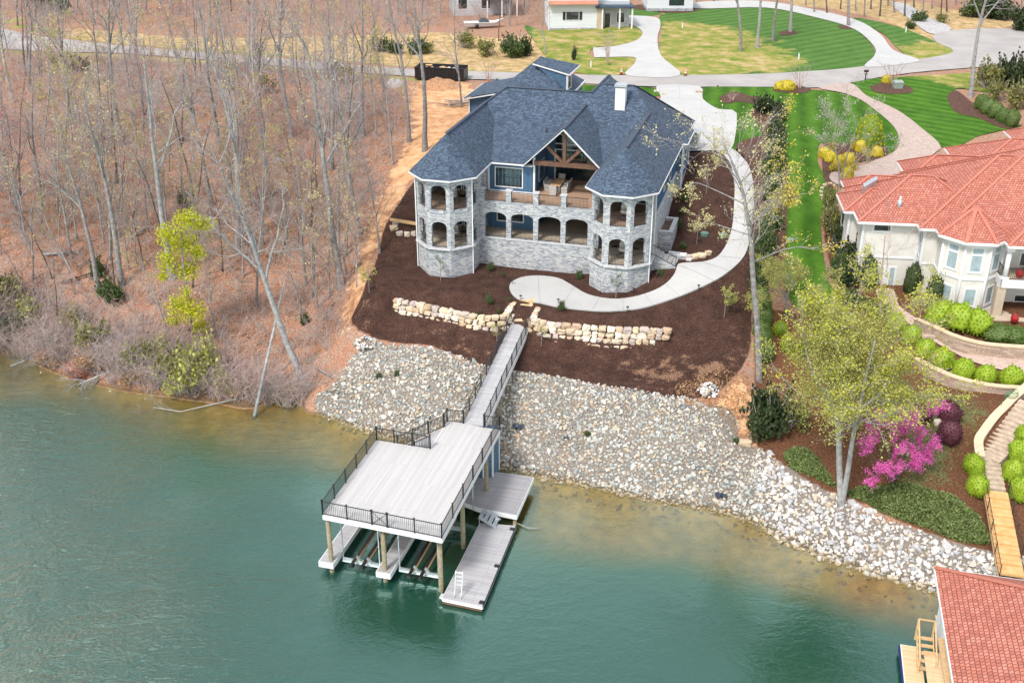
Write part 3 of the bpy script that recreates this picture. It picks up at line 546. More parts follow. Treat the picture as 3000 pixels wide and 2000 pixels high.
def window(parent,zb,A,B,z0,z1,lights=2,dbl=True,fm='white',inner='black',glass='glass',wtr=.1,name='window',lab=None):
    """framed window on a wall line A-B (outer normal to the right of A->B)"""
    ax,ay=A; bx,by=B; L=math.hypot(bx-ax,by-ay); dx,dy=(bx-ax)/L,(by-ay)/L; n=(dy,-dx)
    def bx3(m,s0,s1,a,b,d0,d1):
        c=[(ax+dx*s+n[0]*d,ay+dy*s+n[1]*d) for s,d in ((s0,d1),(s1,d1),(s1,d0),(s0,d0))]
        m.hexa([(x,y,a-zb) for x,y in c],[(x,y,b-zb) for x,y in c])
    f=MB(); t=wtr
    bx3(f,-t,L+t,z1,z1+t,-.02,.05); bx3(f,-t,L+t,z0-t,z0,-.02,.06); bx3(f,-t,0,z0,z1,-.02,.05); bx3(f,L,L+t,z0,z1,-.02,.05)
    fo=f.build(name,M[fm],parent); 
    if lab: fo['label']=lab
    g=MB(); bx3(g,0,L,z0,z1,-.02,.012); g.build('pane',M[glass],fo)
    s=MB(); k=.045
    for i in range(lights+1):
        x=L*i/lights; x=min(max(x,k/2),L-k/2); bx3(s,x-k/2,x+k/2,z0,z1,.013,.04)
    for z in ([z0+k/2,z1-k/2]+([(z0+z1)/2] if dbl else [])): bx3(s,0,L,z-k/2,z+k/2,.0135,.038)
    s.build('sash',M[inner],fo); return fo
def strip(mb,pts,w,h,dz=0):
    for a,b in zip(pts[:-1],pts[1:]): mb.bar((a[0],a[1],a[2]+dz),(b[0],b[1],b[2]+dz),w,h)
# ---------------------------------------------------------------- the blue house
ZB=6.0
hs=thing('blue_house','large blue house with slate roof, stone arcades and two octagonal porch turrets','house',HW(0,0,ZB),-AL)
def hp(name,mb,mat,parent=None,label=None):
    o=shift(mb,ZB).build(name,M[mat],parent or hs)
    if label: o['label']=label
    return o
def octa(cx,cy,ap): 
    s=ap*math.tan(math.pi/8); return [(cx-s,cy-ap),(cx+s,cy-ap),(cx+ap,cy-s),(cx+ap,cy+s),(cx+s,cy+ap),(cx-s,cy+ap),(cx-ap,cy+s),(cx-ap,cy-s)]
TL=(-2.8,-1.45); TR=(13.35,-1.55)
for (cx,cy),side in ((TL,'left'),(TR,'right')):
    o=octa(cx,cy,2.6); m=MB(); order=[(6,7),(7,0),(0,1),(1,2),(2,3)]
    for a,b in order:
        A_,B_=o[a],o[b]; L=math.hypot(B_[0]-A_[0],B_[1]-A_[1]); s0,s1=(L-1.42)/2,(L+1.42)/2
        arch_wall(m,A_,B_,4.6,8.85,[],.35); arch_wall(m,A_,B_,8.85,12.38,[(s0,s1,9.0,10.95,.5)],.35); arch_wall(m,A_,B_,12.38,15.3,[(s0,s1,12.52,14.3,.5)],.35)
    # walls joining turret to the body
    arch_wall(m,(cx-2.6,cy+3.9),o[6],4.6,15.3,[],.35)
    if side=='left': arch_wall(m,o[3],(cx+2.6,2.6),4.6,12.38,[],.35); arch_wall(m,o[3],(cx+2.6,2.6),12.38,15.3,[(1.1,1.8,12.6,14.6,.01)],.3)
    else: arch_wall(m,o[3],(cx+2.6,4.2),4.6,8.85,[],.35); arch_wall(m,o[3],(cx+2.6,1.6),8.85,12.38,[(.25,1.7,9.0,10.95,.4)],.35); arch_wall(m,o[3],(cx+2.6,1.6),12.38,15.3,[(.25,1.7,12.52,14.3,.4)],.35)
    t=hp('stone_turret',m,'stone'); c=MB()
    for a,b in order:   # stone sill courses
        A_,B_=o[a],o[b]; c.bar((*A_,8.9),(*B_,8.9),.5,.10); 
    hp('sill_course',c,'ledge',t)
    for zf in (9.0,12.52):
        for a,b in order:
            A_=Vector(o[a]); B_=Vector(o[b]); d=(B_-A_).normalized(); L=(B_-A_).length; n=Vector((d.y,-d.x))
            p=A_+d*(L-1.42)/2-n*.14; q=A_+d*(L+1.42)/2-n*.14; r=MB(); railing(r,(p.x,p.y,zf),(q.x,q.y,zf),.92,.12); hp('railing',r,'black',t)
    # ground-stain band
    f=MB(); f.prism(octa(cx,cy,2.3),8.8,9.0); 
    hp('porch_floor',f,'porchconc'); f=MB(); f.prism(octa(cx,cy,2.3),12.3,12.5); hp('porch_floor',f,'porchfloor')
    # downspouts
    sgn=1
    for i in ((2,3) if side=='right' else (7,2)):
        x,y=o[i]; dxx=.09 if x>cx else -.09; d=MB(); d.bar((x+dxx,y-.05,6.0),(x+dxx,y-.05,15.3),.09,.09); hp('downspout',d,'white')
# arcade
m=MB(); arch_wall(m,(-.2,-.1),(10.75,-.1),4.6,8.85,[],.4); hp('stone_base_wall',m,'stone')
m=MB(); e0=-.2
ar=[(.27,2.32),(2.77,4.88),(5.33,7.45),(7.9,9.95)]
arch_wall(m,(e0,-.1),(10.75,-.1),8.85,12.42,[(a-e0,b-e0,9.0,11.0,.45) for a,b in ar],.4)
for u in (-.02,2.55,5.1,7.67):
    m.box(u-.24,u+.24,-.14,.34,12.42,13.5)
arcade=hp('arcade',m,'stone')
for u in (-.02,2.55,5.1,7.67): m=MB(); m.box(u-.3,u+.3,-.20,.40,13.5,13.6); hp('pier_cap',m,'ledge',arcade)
m=MB(); m.box(-.2,10.75,-.16,.3,8.86,8.98); hp('sill_course',m,'ledge',arcade)
for a,b in ar:
    r=MB(); railing(r,(a,.1,9.0),(b,.1,9.0),.92,.12); hp('railing',r,'black',arcade)
    r=MB(); railing(r,(a-.05,.08,12.45),(b+.0,.08,12.45),.95,.12); hp('railing',r,'black',arcade)
f=MB(); f.box(-5.3,16,.3,9,8.8,9.0); hp('porch_floor',f,'porchconc')
f=MB(); f.box(-5.3,15.9,.3,8.0,12.25,12.5); hp('porch_floor',f,'porchfloor',label='tan deck floor of the covered upper porch')
# blue walls
def wallbox(m,A,B,z0,z1,th=.2):
    ax,ay=A; bx,by=B; L=math.hypot(bx-ax,by-ay); n=((by-ay)/L,-(bx-ax)/L)
    m.hexa([(ax,ay,z0),(bx,by,z0),(bx-n[0]*th,by-n[1]*th,z0),(ax-n[0]*th,ay-n[1]*th,z0)],[(ax,ay,z1),(bx,by,z1),(bx-n[0]*th,by-n[1]*th,z1),(ax-n[0]*th,ay-n[1]*th,z1)])
m=MB(); wallbox(m,(-.2,2.6),(4.25,2.6),12.5,15.3); wallbox(m,(4.25,2.6),(4.25,8),12.5,16.2); wallbox(m,(4.25,8.0),(4.95,8.0),12.5,16.9)
wallbox(m,(10.4,8),(10.4,0.6),12.5,15.3); wallbox(m,(-.2,2.6),(4.4,2.6),9.0,12.25); wallbox(m,(4.4,2.8),(4.4,8),9,12.25)
wallbox(m,(-5.4,2.2),(-.2,2.2),12.5,15.3); wallbox(m,(-5.4,2.2),(-.2,2.2),9,12.25); wallbox(m,(10.6,2.6),(15.9,2.6),12.5,15.3); wallbox(m,(10.6,2.6),(15.9,2.6),9,12.25); wallbox(m,(4.4,8.2),(10.6,8.2),9,12.25)
wallbox(m,(15.95,.05),(15.95,13.2),12.5,15.3); wallbox(m,(16.5,13.3),(16.5,18.2),10,15.3); wallbox(m,(15.95,13.3),(16.5,13.3),10,15.3); wallbox(m,(15.95,18.2),(15.95,21.4),9.5,15.3)
wallbox(m,(-5.5,24),(-5.5,2.45),8.5,15.3); wallbox(m,(15.9,21.4),(1.2,21.4),10,15.3)
# battens
for u in np.arange(.0,4.2,.4): m.box(u,u+.05,2.57,2.6,12.5,15.28)
for v in np.arange(2.9,8,.4): m.box(4.25,4.28,v,v+.05,12.5,16.0)
for v in np.arange(.3,13,.4): m.box(15.95,15.98,v,v+.05,12.62,15.28)
hp('wall',m,'blue')
for v in np.arange(2.9,8,.4): pass
m=MB(); arch_wall(m,(15.97,0.05),(15.97,13.25),5,12.5,[],.3); arch_wall(m,(16.52,13.25),(16.52,18.2),8.5,11.7,[],.3); arch_wall(m,(15.9,13.27),(16.5,13.27),8.5,12.2,[],.2); hp('stone_side_wall',m,'stone')
m=MB(); m.bar((16.02,0,12.56),(16.02,13.2,12.56),.22,.1); m.bar((16.02,13.2,12.3),(16.55,13.2,12.3),.2,.1); hp('ledge',m,'ledge')
# white corner trim
for u,v,a,b in ((4.25,2.58,12.5,16.1),(16.5,13.27,10.6,15.3),(16.5,18.2,11,15.3),(4.95,7.98,12.5,15.4),(-.1,2.58,12.5,15.3),(4.4,2.56,9.0,12.2)): m=MB(); m.box(u-.09,u+.09,v-.05,v+.09,a,b); hp('corner_trim',m,'white')
m=MB(); m.box(-.2,4.3,2.53,2.6,12.5,12.7); hp('base_trim',m,'white')
window(hs,ZB,(.58,2.6),(3.1,2.6),13.1,14.85,3); window(hs,ZB,(.75,2.6),(3.2,2.6),9.75,11.4,3); window(hs,ZB,(4.25,4.4),(4.25,6.2),13.3,15.0,2)
for v in (4.5,8.0): window(hs,ZB,(15.95,v),(15.95,v+1.0),13.3,14.7,1)
window(hs,ZB,(16.5,14.6),(16.5,15.6),12.6,14.4,1)
for u in (-4.3,-2.4): window(hs,ZB,(u,2.2),(u+1.6,2.2),12.6,14.8,2,False,name='glass_door'); window(hs,ZB,(u,2.2),(u+1.6,2.2),9.1,11.3,2,False,name='glass_door')
for u in (11.6,13.5): window(hs,ZB,(u,2.6),(u+1.7,2.6),12.6,14.8,2,False,name='glass_door'); window(hs,ZB,(u,2.6),(u+1.7,2.6),9.1,11.3,2,False,name='glass_door')
# glazed back wall of the porch
m=MB(); m.box(4.95,10.4,8.02,8.06,12.52,17.0); m.face([(5.0,8.04,17.0),(9.2,8.04,17.0),(7.1,8.04,19.0)]); gl=hp('glazed_wall',m,'glass')
m=MB()
for u in (5.0,6.35,7.7,9.05,10.38): m.box(u-.05,u+.05,7.95,8.02,12.52,15.25)
for z in (12.56,15.2): m.box(4.95,10.4,7.951,8.021,z-.05,z+.05)
m.box(7.05,7.15,7.95,8.02,15.9,19); hp('door_frame',m,'black',gl)
m=MB()
for z in (15.42,15.98,16.9): m.box(4.95,10.4-max(0,(z-15.9))*1.0,7.94,8.01,z-.05,z+.05)
hp('transom_trim',m,'white',gl)
# timber truss
m=MB(); m.box(4.3,10.6,2.3,2.62,15.42,15.82); m.box(6.95,7.25,2.32,2.60,15.82,18.8)
m.bar((6.9,2.46,15.85),(5.35,2.46,17.35),.26,.26); m.bar((7.3,2.46,15.85),(8.85,2.46,17.35),.26,.26); hp('timber_truss',m,'timber')
# roof
S=1.05; E=15.5
def turret_faces(m,c,right_to,left_to,ridge_to):
    cx,cy=c; o=octa(cx,cy,3.15); ap=(cx,cy,E+3.15*S-.02)
    for a,b in ((7,0),(0,1),(1,2)): m.face([(*o[a],E),(*o[b],E),ap])
    rg=(cx,ridge_to,ap[2])
    m.face([(*o[7],E),ap,rg,(cx-3.15,left_to,E)]); return o,ap,rg
m=MB()
o,ap,rg=turret_faces(m,TL,2,24.0,10.88)
m.face([(*o[2],E),(.35,2.0,E),(-1.55,9.4,17.5),rg,ap])
o,ap2,rg2=turret_faces(m,TR,13,2.0,10.85)
m.face([(16.5,-2.85,E),(16.5,21.8,E),(11.5,13.1,20.75),(13.35,10.85,18.79),ap2])
# overwrite R left plane reaches the valley
m.face([(10.2,2.0,E),(13.35,10.85,18.79),(12.1,9.4,17.5),(10.5,3.2,15.82)])
m.face([(.35,2,E),(3.4,2,E),(5.48,9.4,17.5),(-1.55,9.4,17.5)])
m.face([(10.5,3.2,15.82),(12.1,9.4,17.5),(8.76,9.4,17.5)])
m.face([(-1.55,9.4,17.5),(5.48,9.4,17.5),(7.1,11.2,19.08),(8.76,9.4,17.5),(12.1,9.4,17.5),(13.35,10.85,18.78),(11.5,13.1,20.75),(8.4,13.1,20.75),(7.6,12.3,20.05),(-1.1,12.3,20.05),(-2.8,10.88,18.80)])
m.face([(-5.95,24,E),(-2.8,10.88,18.8),(-1.1,12.3,20.05),(-1.1,13,20.0)])
m.face([(-1.1,12.3,20.05),(7.6,12.3,20.05),(8.0,21.8,13.5),(-4,24,12.9)])
m.face([(7.6,12.3,20.05),(8.4,13.1,20.75),(11.5,13.1,20.75),(16.5,21.8,E),(8.0,21.8,E-1)])
px,py,pz_=8.45,15.8,21.05; h=5.2
pc=[(px-h,py-h),(px+h,py-h),(px+h,py+h),(px-h,py+h)]
for i in range(4): m.face([(*pc[i],pz_-h*1.05),(*pc[(i+1)%4],pz_-h*1.05),(px,py,pz_)])
m.face([(3.36,1.9,15.45),(7.1,1.9,19.08),(7.1,11.2,19.08),(5.48,9.4,17.5)]); m.face([(7.1,1.9,19.08),(10.5,1.9,15.80),(10.5,3.2,15.81),(8.76,9.4,17.51),(7.1,11.2,19.08)])
# bump at the right side
m.face([(15.95,13.9,16.0),(16.0,17.8,16.02),(16.95,18.4,15.46),(16.95,13.0,15.46)]); m.face([(16.95,13.0,15.46),(15.9,13.0,15.46),(15.95,13.9,16.0)])
roof=hp('roof',m,'shingle',label='slate blue shingle roof with hips, valleys and two turret cones')
def fixn(o):   # make roof faces look up
    for p in o.data.polygons:
        if p.normal.z<0: p.flip()
fixn(roof)
def reuv(o):
    me=o.data; me.update(); uv=me.uv_layers[0].data
    for p in me.polygons:
        n=p.normal; t=Vector((-n.y,n.x,0)); t=t.normalized() if t.length>.05 else Vector((1,0,0)); b=n.cross(t)
        for li in p.loop_indices: v=me.vertices[me.loops[li].vertex_index].co; uv[li].uv=(v.dot(t),v.dot(b))
reuv(roof)
m=MB()
for a,b in [((*TL,18.83),(TL[0],10.88,18.85)),((TR[0],TR[1],18.83),(TR[0],10.85,18.83)),((-2.8,10.88,18.83),(-1.1,12.3,20.08)),((-1.1,12.3,20.08),(7.6,12.3,20.08)),((8.4,13.1,20.78),(11.5,13.1,20.78)),((11.5,13.1,20.78),(16.5,21.8,15.55)),((7.1,1.9,19.1),(7.1,11.2,19.1)),((px,py,21.07),(px-h,py-h,15.6)),((px,py,21.07),(px+h,py-h,15.6))]: m.bar(a,b,.3,.05)
hp('ridge_cap',m,'ridgecap',roof)
# eaves: fascia and gutters
m=MB(); o=octa(*TL,3.15); ev=[(-5.95,24)]+[o[7],o[0],o[1],o[2]]+[(.35,2.0),(3.4,2.0)]
strip(m,[(x,y,E-.10) for x,y in ev],.10,.13); o=octa(*TR,3.15); ev=[(10.2,2.2),o[7],o[0],o[1],o[2],(16.5,13.0),(16.95,13.0),(16.95,18.4)]
strip(m,[(x,y,E-.10) for x,y in ev],.10,.13); strip(m,[(16.5,18.4,E-.1),(16.5,21.8,E-.1),(8,21.8,E-.1)],.12,.17)
m.bar((3.3,1.86,15.32),(7.12,1.86,19.0),.07,.30,(0,-1,0)); m.bar((7.08,1.86,19.0),(10.55,1.86,15.66),.07,.30,(0,-1,0)); hp('gutter',m,'white',roof)
m=MB(); m.prism(octa(*TL,3.1),15.30,15.34); m.prism(octa(*TR,3.1),15.30,15.34); m.box(-5.9,.3,-1.4,2.6,15.301,15.341); m.box(.3,4.2,2.02,2.8,15.302,15.342); m.box(10.25,16.45,-1.4,13.0,15.303,15.343); m.box(15.9,16.9,13,18.4,15.304,15.34)
m.face([(3.5,1.95,15.30),(5.3,8,17.1),(7.1,8,18.9),(7.1,1.95,18.9)]); m.face([(7.1,1.95,18.9),(7.1,8,18.9),(8.9,8,17.15),(10.5,1.95,15.6)]); hp('soffit',m,'white',roof)
# chimney
m=MB(); m.box(10.0,10.95,10.9,11.8,17.9,20.95); ch=hp('chimney',m,'white',label='white shingled chimney'); m=MB()
for k in range(18): m.box(9.98,10.97,10.88,11.82,18.0+k*.165,18.0+k*.165+.02)
hp('shingle_course',m,'white',ch); m=MB(); m.box(9.95,11.0,10.85,11.85,20.95,21.02); hp('flashing',m,'timber',ch); m=MB(); m.box(9.9,11.05,10.8,11.9,21.02,21.22); hp('chimney_cap',m,'galv',ch)
for u,v,z in ((4.1,7.8,17.15),(12.0,8.0,17.2)):
    m=MB(); m.cyl(u,v,z-.2,z+.42,.05,8); m.cyl(u,v,z-.15,z+.08,.14,8,.07); hp('vent_pipe',m,'black')
# garage block behind
m=MB(); 
ax,ay,az=-2.9,33.0,19.0; b0=(-7.2,28.2); b1=(1.4,28.2); b2=(1.4,38); b3=(-7.2,38); g=[(*b0,E),(*b1,E),(*b2,E),(*b3,E)]
for i in range(4): m.face([g[i],g[(i+1)%4],(ax,ay,az)])
m.face([(-9.9,25.5,E-.05),(-4.5,25.0,16.75),(-4.5,33.4,16.75),(-9.9,33.6,E-.05)]); m.face([(-4.5,25,16.75),(1.4,25,E),(1.4,28.2,E),(-4.5,33.4,16.75)])
# dormer shed roof
m.face([(-3.3,31.2,18.6),(-2.9,33.0,19.05),(1.7,33.4,18.25),(1.3,29.9,17.85)])
gr=hp('garage_roof',m,'shingle'); fixn(gr); reuv(gr)
for a_ in (((-9.9,25.5,E-.2),(-4.6,25.0,16.55),.1,.25,(0,-1,0)),((-9.95,25.5,E-.18),(-9.95,33.6,E-.18),.1,.2),((-3.3,31.15,18.5),(1.3,29.85,17.75),.1,.22,(0,-1,0)),((1.72,33.4,18.1),(1.35,29.9,17.75),.1,.2),((1.45,28.2,E-.1),(1.45,38,E-.1),.12,.2)): m=MB(); m.bar(*a_); hp('fascia',m,'white',gr)
for a_ in ((.95,1.1,29.95,30.05,15.9,17.8),(.95,1.1,31.9,32.0,15.9,18),(-9.45,-9.3,25.9,26.05,10.5,15.3)): m=MB(); m.box(*a_); hp('corner_trim',m,'white')
m=MB(); wallbox(m,(-9.4,26.0),(1.2,26.0),10.5,15.3); wallbox(m,(-9.4,37),(-9.4,26.0),10.5,15.3); wallbox(m,(1.2,26),(1.2,37.6),10.5,15.3); wallbox(m,(-9.4,26.0),(-4.6,26.0),15.3,15.32)
m.face([(-9.4,26.0,15.3),(-4.6,26.0,15.3),(-4.6,26.0,16.4)]); m.face([(-3.2,31.2,18.5),(1.0,30.0,15.8),(1.0,30.0,17.8)]); m.face([(1.02,30.0,15.7),(1.02,32.0,15.7),(1.02,32.0,18.0),(1.02,30.0,17.8)]); hp('garage_wall',m,'blueshake')
window(hs,ZB,(1.05,30.35),(1.05,31.6),16.1,17.6,2,False)
# small entry canopy beside the driveway
m=MB(); m.face([(14.6,24.6,14.6),(17.2,24.6,14.1),(17.0,22.2,14.1),(14.6,22.2,14.9)]); m.box(15.0,17.0,22.4,24.4,12.4,14.0); ec=hp('entry_canopy',m,'galv')
# side steps with stone wall and planter
m=MB()
for k in range(5): m.box(16.0+k*.42,16.42+k*.42,-.5,1.0,6.4,9.0-.19*(k+1)+.15)
m.box(16.0,18.3,-.78,-.5,6.2,7.9); stp=hp('side_steps',m,'concrete')
m=MB(); m.hexa([(15.95,-.8,6.0),(18.15,-.8,6.4),(18.15,-.5,6.4),(15.95,-.5,6.0)],[(15.95,-.8,8.98),(18.15,-.8,8.02),(18.15,-.5,8.02),(15.95,-.5,8.98)]); m.box(18.15,18.75,.9,1.5,7.0,8.55); m.box(17.2,18.2,.9,1.2,7.0,8.8); hp('step_wall',m,'stone',stp)
m=MB(); m.box(18.1,18.8,.85,1.55,8.55,8.63); m.box(18.85,19.3,.7,1.3,7.5,8.4); hp('cap_stone',m,'white',stp)
m=MB(); railing(m,(16.0,-.65,9.0),(18.1,-.65,8.04),.95,.12,posts=(1,)); hp('railing',m,'black',stp)
m=MB()
for a,b,c,d in ((16.0,17.15,3.1,3.4),(16.0,17.15,6.9,7.2),(16.85,17.15,3.4,6.9)): m.box(a,b,c,d,7.2,9.85)
pl=hp('planter',m,'stone'); m=MB()
for a,b,c,d in ((15.98,17.2,3.05,3.45),(15.98,17.2,6.85,7.25),(16.8,17.2,3.45,6.85)): m.box(a,b,c,d,9.85,9.93)
hp('planter_cap',m,'ledge',pl); m=MB(); m.box(16.0,16.85,3.4,6.9,9.5,9.6); hp('planter_soil',m,'timber',pl)
# ---------------------------------------------------------------- furniture on the porches
def H3(u,v,z): return HW(u,v,z)
t=thing('outdoor_dining_table','long wooden dining table on the covered upper porch','table',H3(6.0,4.6,12.5),-AL)
m=MB(); 
for i in range(6): m.box(-.5+i*.168,-.5+i*.168+.16,-1.15,1.15,.70,.75)
m.build('tabletop',M['lumber'],t)
for x in (-.4,.4):
    for y in (-1,1): m=MB(); m.box(x-.05,x+.05,y-.05,y+.05,0,.70); m.build('leg',M['galv'],t)
wick=noisy('grey_wicker',[(.3,(.30,.29,.28)),(.7,(.50,.49,.47))],12,.9,'obj')
cush=flat('beige_cushion',(.55,.52,.48),.9); cushd=flat('dark_cushion',(.08,.09,.11),.9)
def wicker():
    c=thing('wicker_chair','grey wicker armchair at the near end of the porch dining table','chair',(0,0,0),0,'wicker chairs round the porch dining table')
    m=MB(); m.hexa([(-.27,-.27,0),(.27,-.27,0),(.27,.27,0),(-.27,.27,0)],[(-.31,-.3,.42),(.31,-.3,.42),(.31,.3,.42),(-.31,.3,.42)]); m.build('seat_base',wick,c)
    m=MB(); m.hexa([(-.31,.22,.42),(.31,.22,.42),(.31,.3,.42),(-.31,.3,.42)],[(-.33,.3,1.0),(.33,.3,1.0),(.33,.37,1.0),(-.33,.37,1.0)]); m.build('backrest',wick,c)
    for s in (-1,1): m=MB(); m.hexa([(s*.31-.04,-.28,.42),(s*.31+.04,-.28,.42),(s*.31+.04,.25,.42),(s*.31-.04,.25,.42)],[(s*.31-.04,-.28,.62),(s*.31+.04,-.28,.62),(s*.31+.04,.25,.70),(s*.31-.04,.25,.70)]); m.build('armrest',wick,c)
    m=MB(); m.box(-.26,.26,-.27,.2,.42,.5); m.build('cushion',cush,c); return c
wc=wicker(); wl=['at the near end of the porch dining table','at the far end of the porch dining table','left of the dining table, nearer the railing','left of the dining table, nearer the glass doors','right of the dining table, nearest the railing','in the middle of the right side of the dining table','right of the dining table, nearest the glass doors']
for i,(x,y,r) in enumerate([(0,-1.6,180),(0,1.6,0),(-.85,-.35,90),(-.85,.6,90),(.85,-.7,-90),(.85,0,-90),(.85,.7,-90)]):
    p=HW(6.0+x,4.6+y,12.5); c=wc if i==0 else copy_tree(wc); c.location=p; c.rotation_euler=(0,0,-AL+R(r)); c['label']='grey wicker armchair '+wl[i]
def eggchair():
    c=thing('egg_chair','hanging egg chair','chair',(0,0,0),0,'egg chairs in the turret porches'); m=MB()
    m.tube([(math.cos(a)*.55,.1+math.sin(a)*.55,.04) for a in np.linspace(0,2*math.pi,17)],.03,6); m.tube([(0,.6,.04),(0,.75,.7),(0,.7,1.5),(0,.45,1.95),(0,0,2.05)],.035,6); m.build('stand',M['black'],c)
    m=MB(); 
    for a in np.linspace(-1.9,1.9,9):
        m.tube([(math.sin(a)*.50*math.sin(b),.05+math.cos(a)*.42*math.sin(b),1.15-.72*math.cos(b)) for b in np.linspace(0,math.pi,11)],.02,5)
    for b in (.6,1.0,1.5,2.0,2.5): m.tube([(math.sin(a)*.50*math.sin(b),.05+math.cos(a)*.42*math.sin(b),1.15-.72*math.cos(b)) for a in np.linspace(-1.9,1.9,13)],.02,5)
    m.build('basket',M['black'],c); m=MB(); m.lathe([(.05,.5),(.36,.56),(.44,.7),(.42,.82),(.1,.86)],0,0,14); m.lathe([(.05,.75),(.3,.85),(.34,1.15),(.24,1.4),(.04,1.45)],0,.2,12,sy=.5); m.build('cushion',cush,c); return c
eg=eggchair()
for i,(u,v,z,r,l) in enumerate([(-2.3,-1.4,12.5,-70,'egg chair with pale cushion in the upper storey of the left turret'),(-2.2,-1.5,9.0,-70,'egg chair with pale cushion in the lower storey of the left turret'),(13.55,-1.8,12.5,10,'egg chair with pale cushion in the upper storey of the right turret'),(13.55,-1.8,9.0,10,'egg chair with pale cushion in the lower storey of the right turret')]):
    c=eg if i==0 else copy_tree(eg); c.location=HW(u,v,z); c.rotation_euler=(0,0,R(r)); c['label']=l
# ---------------------------------------------------------------- two-storey boat dock
def z2p(x,y): return (666.4+x*.5,666.4+y*.5)
DA=R(15.5); DO=(-11.87,56.85); DZ=4.6
def loc2(p,o=DO,a=DA):
    dx,dy=p[0]-o[0],p[1]-o[1]; return (dx*math.cos(a)-dy*math.sin(a),dx*math.sin(a)+dy*math.cos(a))
def DL(x,y,z): q=loc2(P(*z2p(x,y),z)); return (q[0],q[1])
dk=thing('boat_dock','two-storey boat dock with large pale grey upper deck and black railing over the lake','boat dock',(DO[0],DO[1],0),-DA)
FL_=(0,0); FR_=DL(697,1138,DZ); BR_=DL(962,640,DZ); K1=DL(890,630,DZ); K2=DL(797,610,DZ); K3=DL(722,602,DZ); K4=DL(643,728,DZ); BL_=DL(398,688,DZ)
out=[FL_,FR_,BR_,K1,K2,K3,K4,BL_]
m=MB(); m.prism(out,DZ-.04,DZ); m.build('upper_deck',M['deckg'],dk)
m=MB()
for a,b in [(FL_,FR_),(FR_,BR_),(BR_,K1),(K2,K3),(K3,K4),(K4,BL_),(BL_,FL_)]: m.bar((*a,DZ-.19),(*b,DZ-.19),.08,.34)
m.build('fascia',M['white'],dk)
for k in range(6):
    m=MB(); y=.35+k*1.7; m.box(.35,7.5,y-.08,y+.08,DZ-.62,DZ-.36); m.build('beam',M['lumber'],dk)
m=MB(); m.prism([(p[0]*.97+.1,p[1]*.985+.1) for p in out],DZ-.36,DZ-.05); m.build('joists',M['lumber'],dk)
for u,t in ((.15,.3),(3.85,.3),(7.6,.3),(7.55,5.0),(7.5,10.6),(.15,5.2),(.15,9.3),(3.85,9.2),(3.85,4.6)):
    m=MB(); m.tube([(u,t,-4),(u,t,DZ-.5)],[.17,.15],10); m.build('piling',M['post'],dk)
def rail_run(a,b,za=DZ,zb=DZ,n=2,ends=(0,1),name='railing'):
    m=MB(); ps=sorted(set([i/n for i in range(1,n)]+[e for e in ends])); railing(m,(*a,za),(*b,zb),.98,.125,posts=ps,pw=.075,bw=.017,rail=.045); m.build(name,M['black'],dk)
f=lambda a,b,t:(a[0]+(b[0]-a[0])*t,a[1]+(b[1]-a[1])*t)
rail_run(FL_,f(FL_,FR_,.42),n=2); rail_run(f(FL_,FR_,.425),f(FL_,FR_,.55),n=1,name='gate'); rail_run(f(FL_,FR_,.555),FR_,n=2)
g=[f(FL_,FR_,.425),f(FL_,FR_,.55)]; m=MB(); m.bar((*g[0],DZ+.1),(*g[1],DZ+.95),.025); m.bar((*g[1],DZ+.1),(*g[0],DZ+.95),.025); m.build('gate_brace',M['black'],dk)
rail_run(FR_,BR_,n=6); rail_run(BR_,K1,n=1); rail_run(K2,K3,n=1); rail_run(K3,f(K3,K4,.18),n=1); rail_run(K4,BL_,n=3); rail_run(BL_,FL_,n=5)
# stair going down behind the deck
s0=f(K3,K4,.22); s1=f(K3,K4,.95); m=MB()
for k in range(12):
    a=(s0[0]-.3*k-.05,s0[1]); b=(s1[0]-.3*k-.05,s1[1]); z=DZ-.19*(k+1); m.hexa([(a[0]-.3,b[1],z-.04),(a[0],b[1],z-.04),(a[0],a[1],z-.04),(a[0]-.3,a[1],z-.04)],[(a[0]-.3,b[1],z),(a[0],b[1],z),(a[0],a[1],z),(a[0]-.3,a[1],z)])
st=m.build('stair',M['deckg2'],dk)
for yy in (s0[1],s1[1]):
    m=MB(); m.bar((s0[0],yy,DZ-.2),(s0[0]-3.6,yy,DZ-2.45),.06,.25); m.build('stringer',M['lumber'],st)
    m=MB(); railing(m,(s0[0],yy,DZ),(s0[0]-3.6,yy,DZ-2.3),.95,.11,posts=(0,.33,.66,1),pw=.08,bw=.024); m.build('railing',M['black'],st)
# lower platform, fingers
LP=[DL(1118,858,1.0),DL(1040,1033,1.0),DL(865,998,1.0),DL(805,975,1.0)]
LP+=[(4.2,LP[3][1]),(4.2,LP[0][1]-.2)]
m=MB(); m.prism(LP,.95,1.0); lp=m.build('lower_platform',M['deckd'],dk)
m=MB(); n=len(LP)
for i in range(n): m.bar((*LP[i],.82),(*LP[(i+1)%n],.82),.08,.34)
m.build('fascia',M['white'],lp)
for p in (LP[1],(LP[0][0]-.3,LP[0][1]-.3),(LP[3][0]+.3,LP[3][1]+.6)):
    m=MB(); m.tube([(p[0]-.2,p[1]+.25,-3),(p[0]-.2,p[1]+.25,.9)],.13,8); m.build('piling',M['post'],lp)
for a,b in ((-.55,.38),(3.4,4.3)):
    m=MB(); m.box(a,b,0,9.3,.85,.9); fg=m.build('finger_walkway',M['deckg2'],dk); m=MB(); m.box(a-.04,b+.04,-.06,0,.5,.895); m.box(a-.05,a,0,9.3,.5,.895); m.box(b,b+.05,0,9.3,.5,.895); m.build('fascia',M['white'],fg)
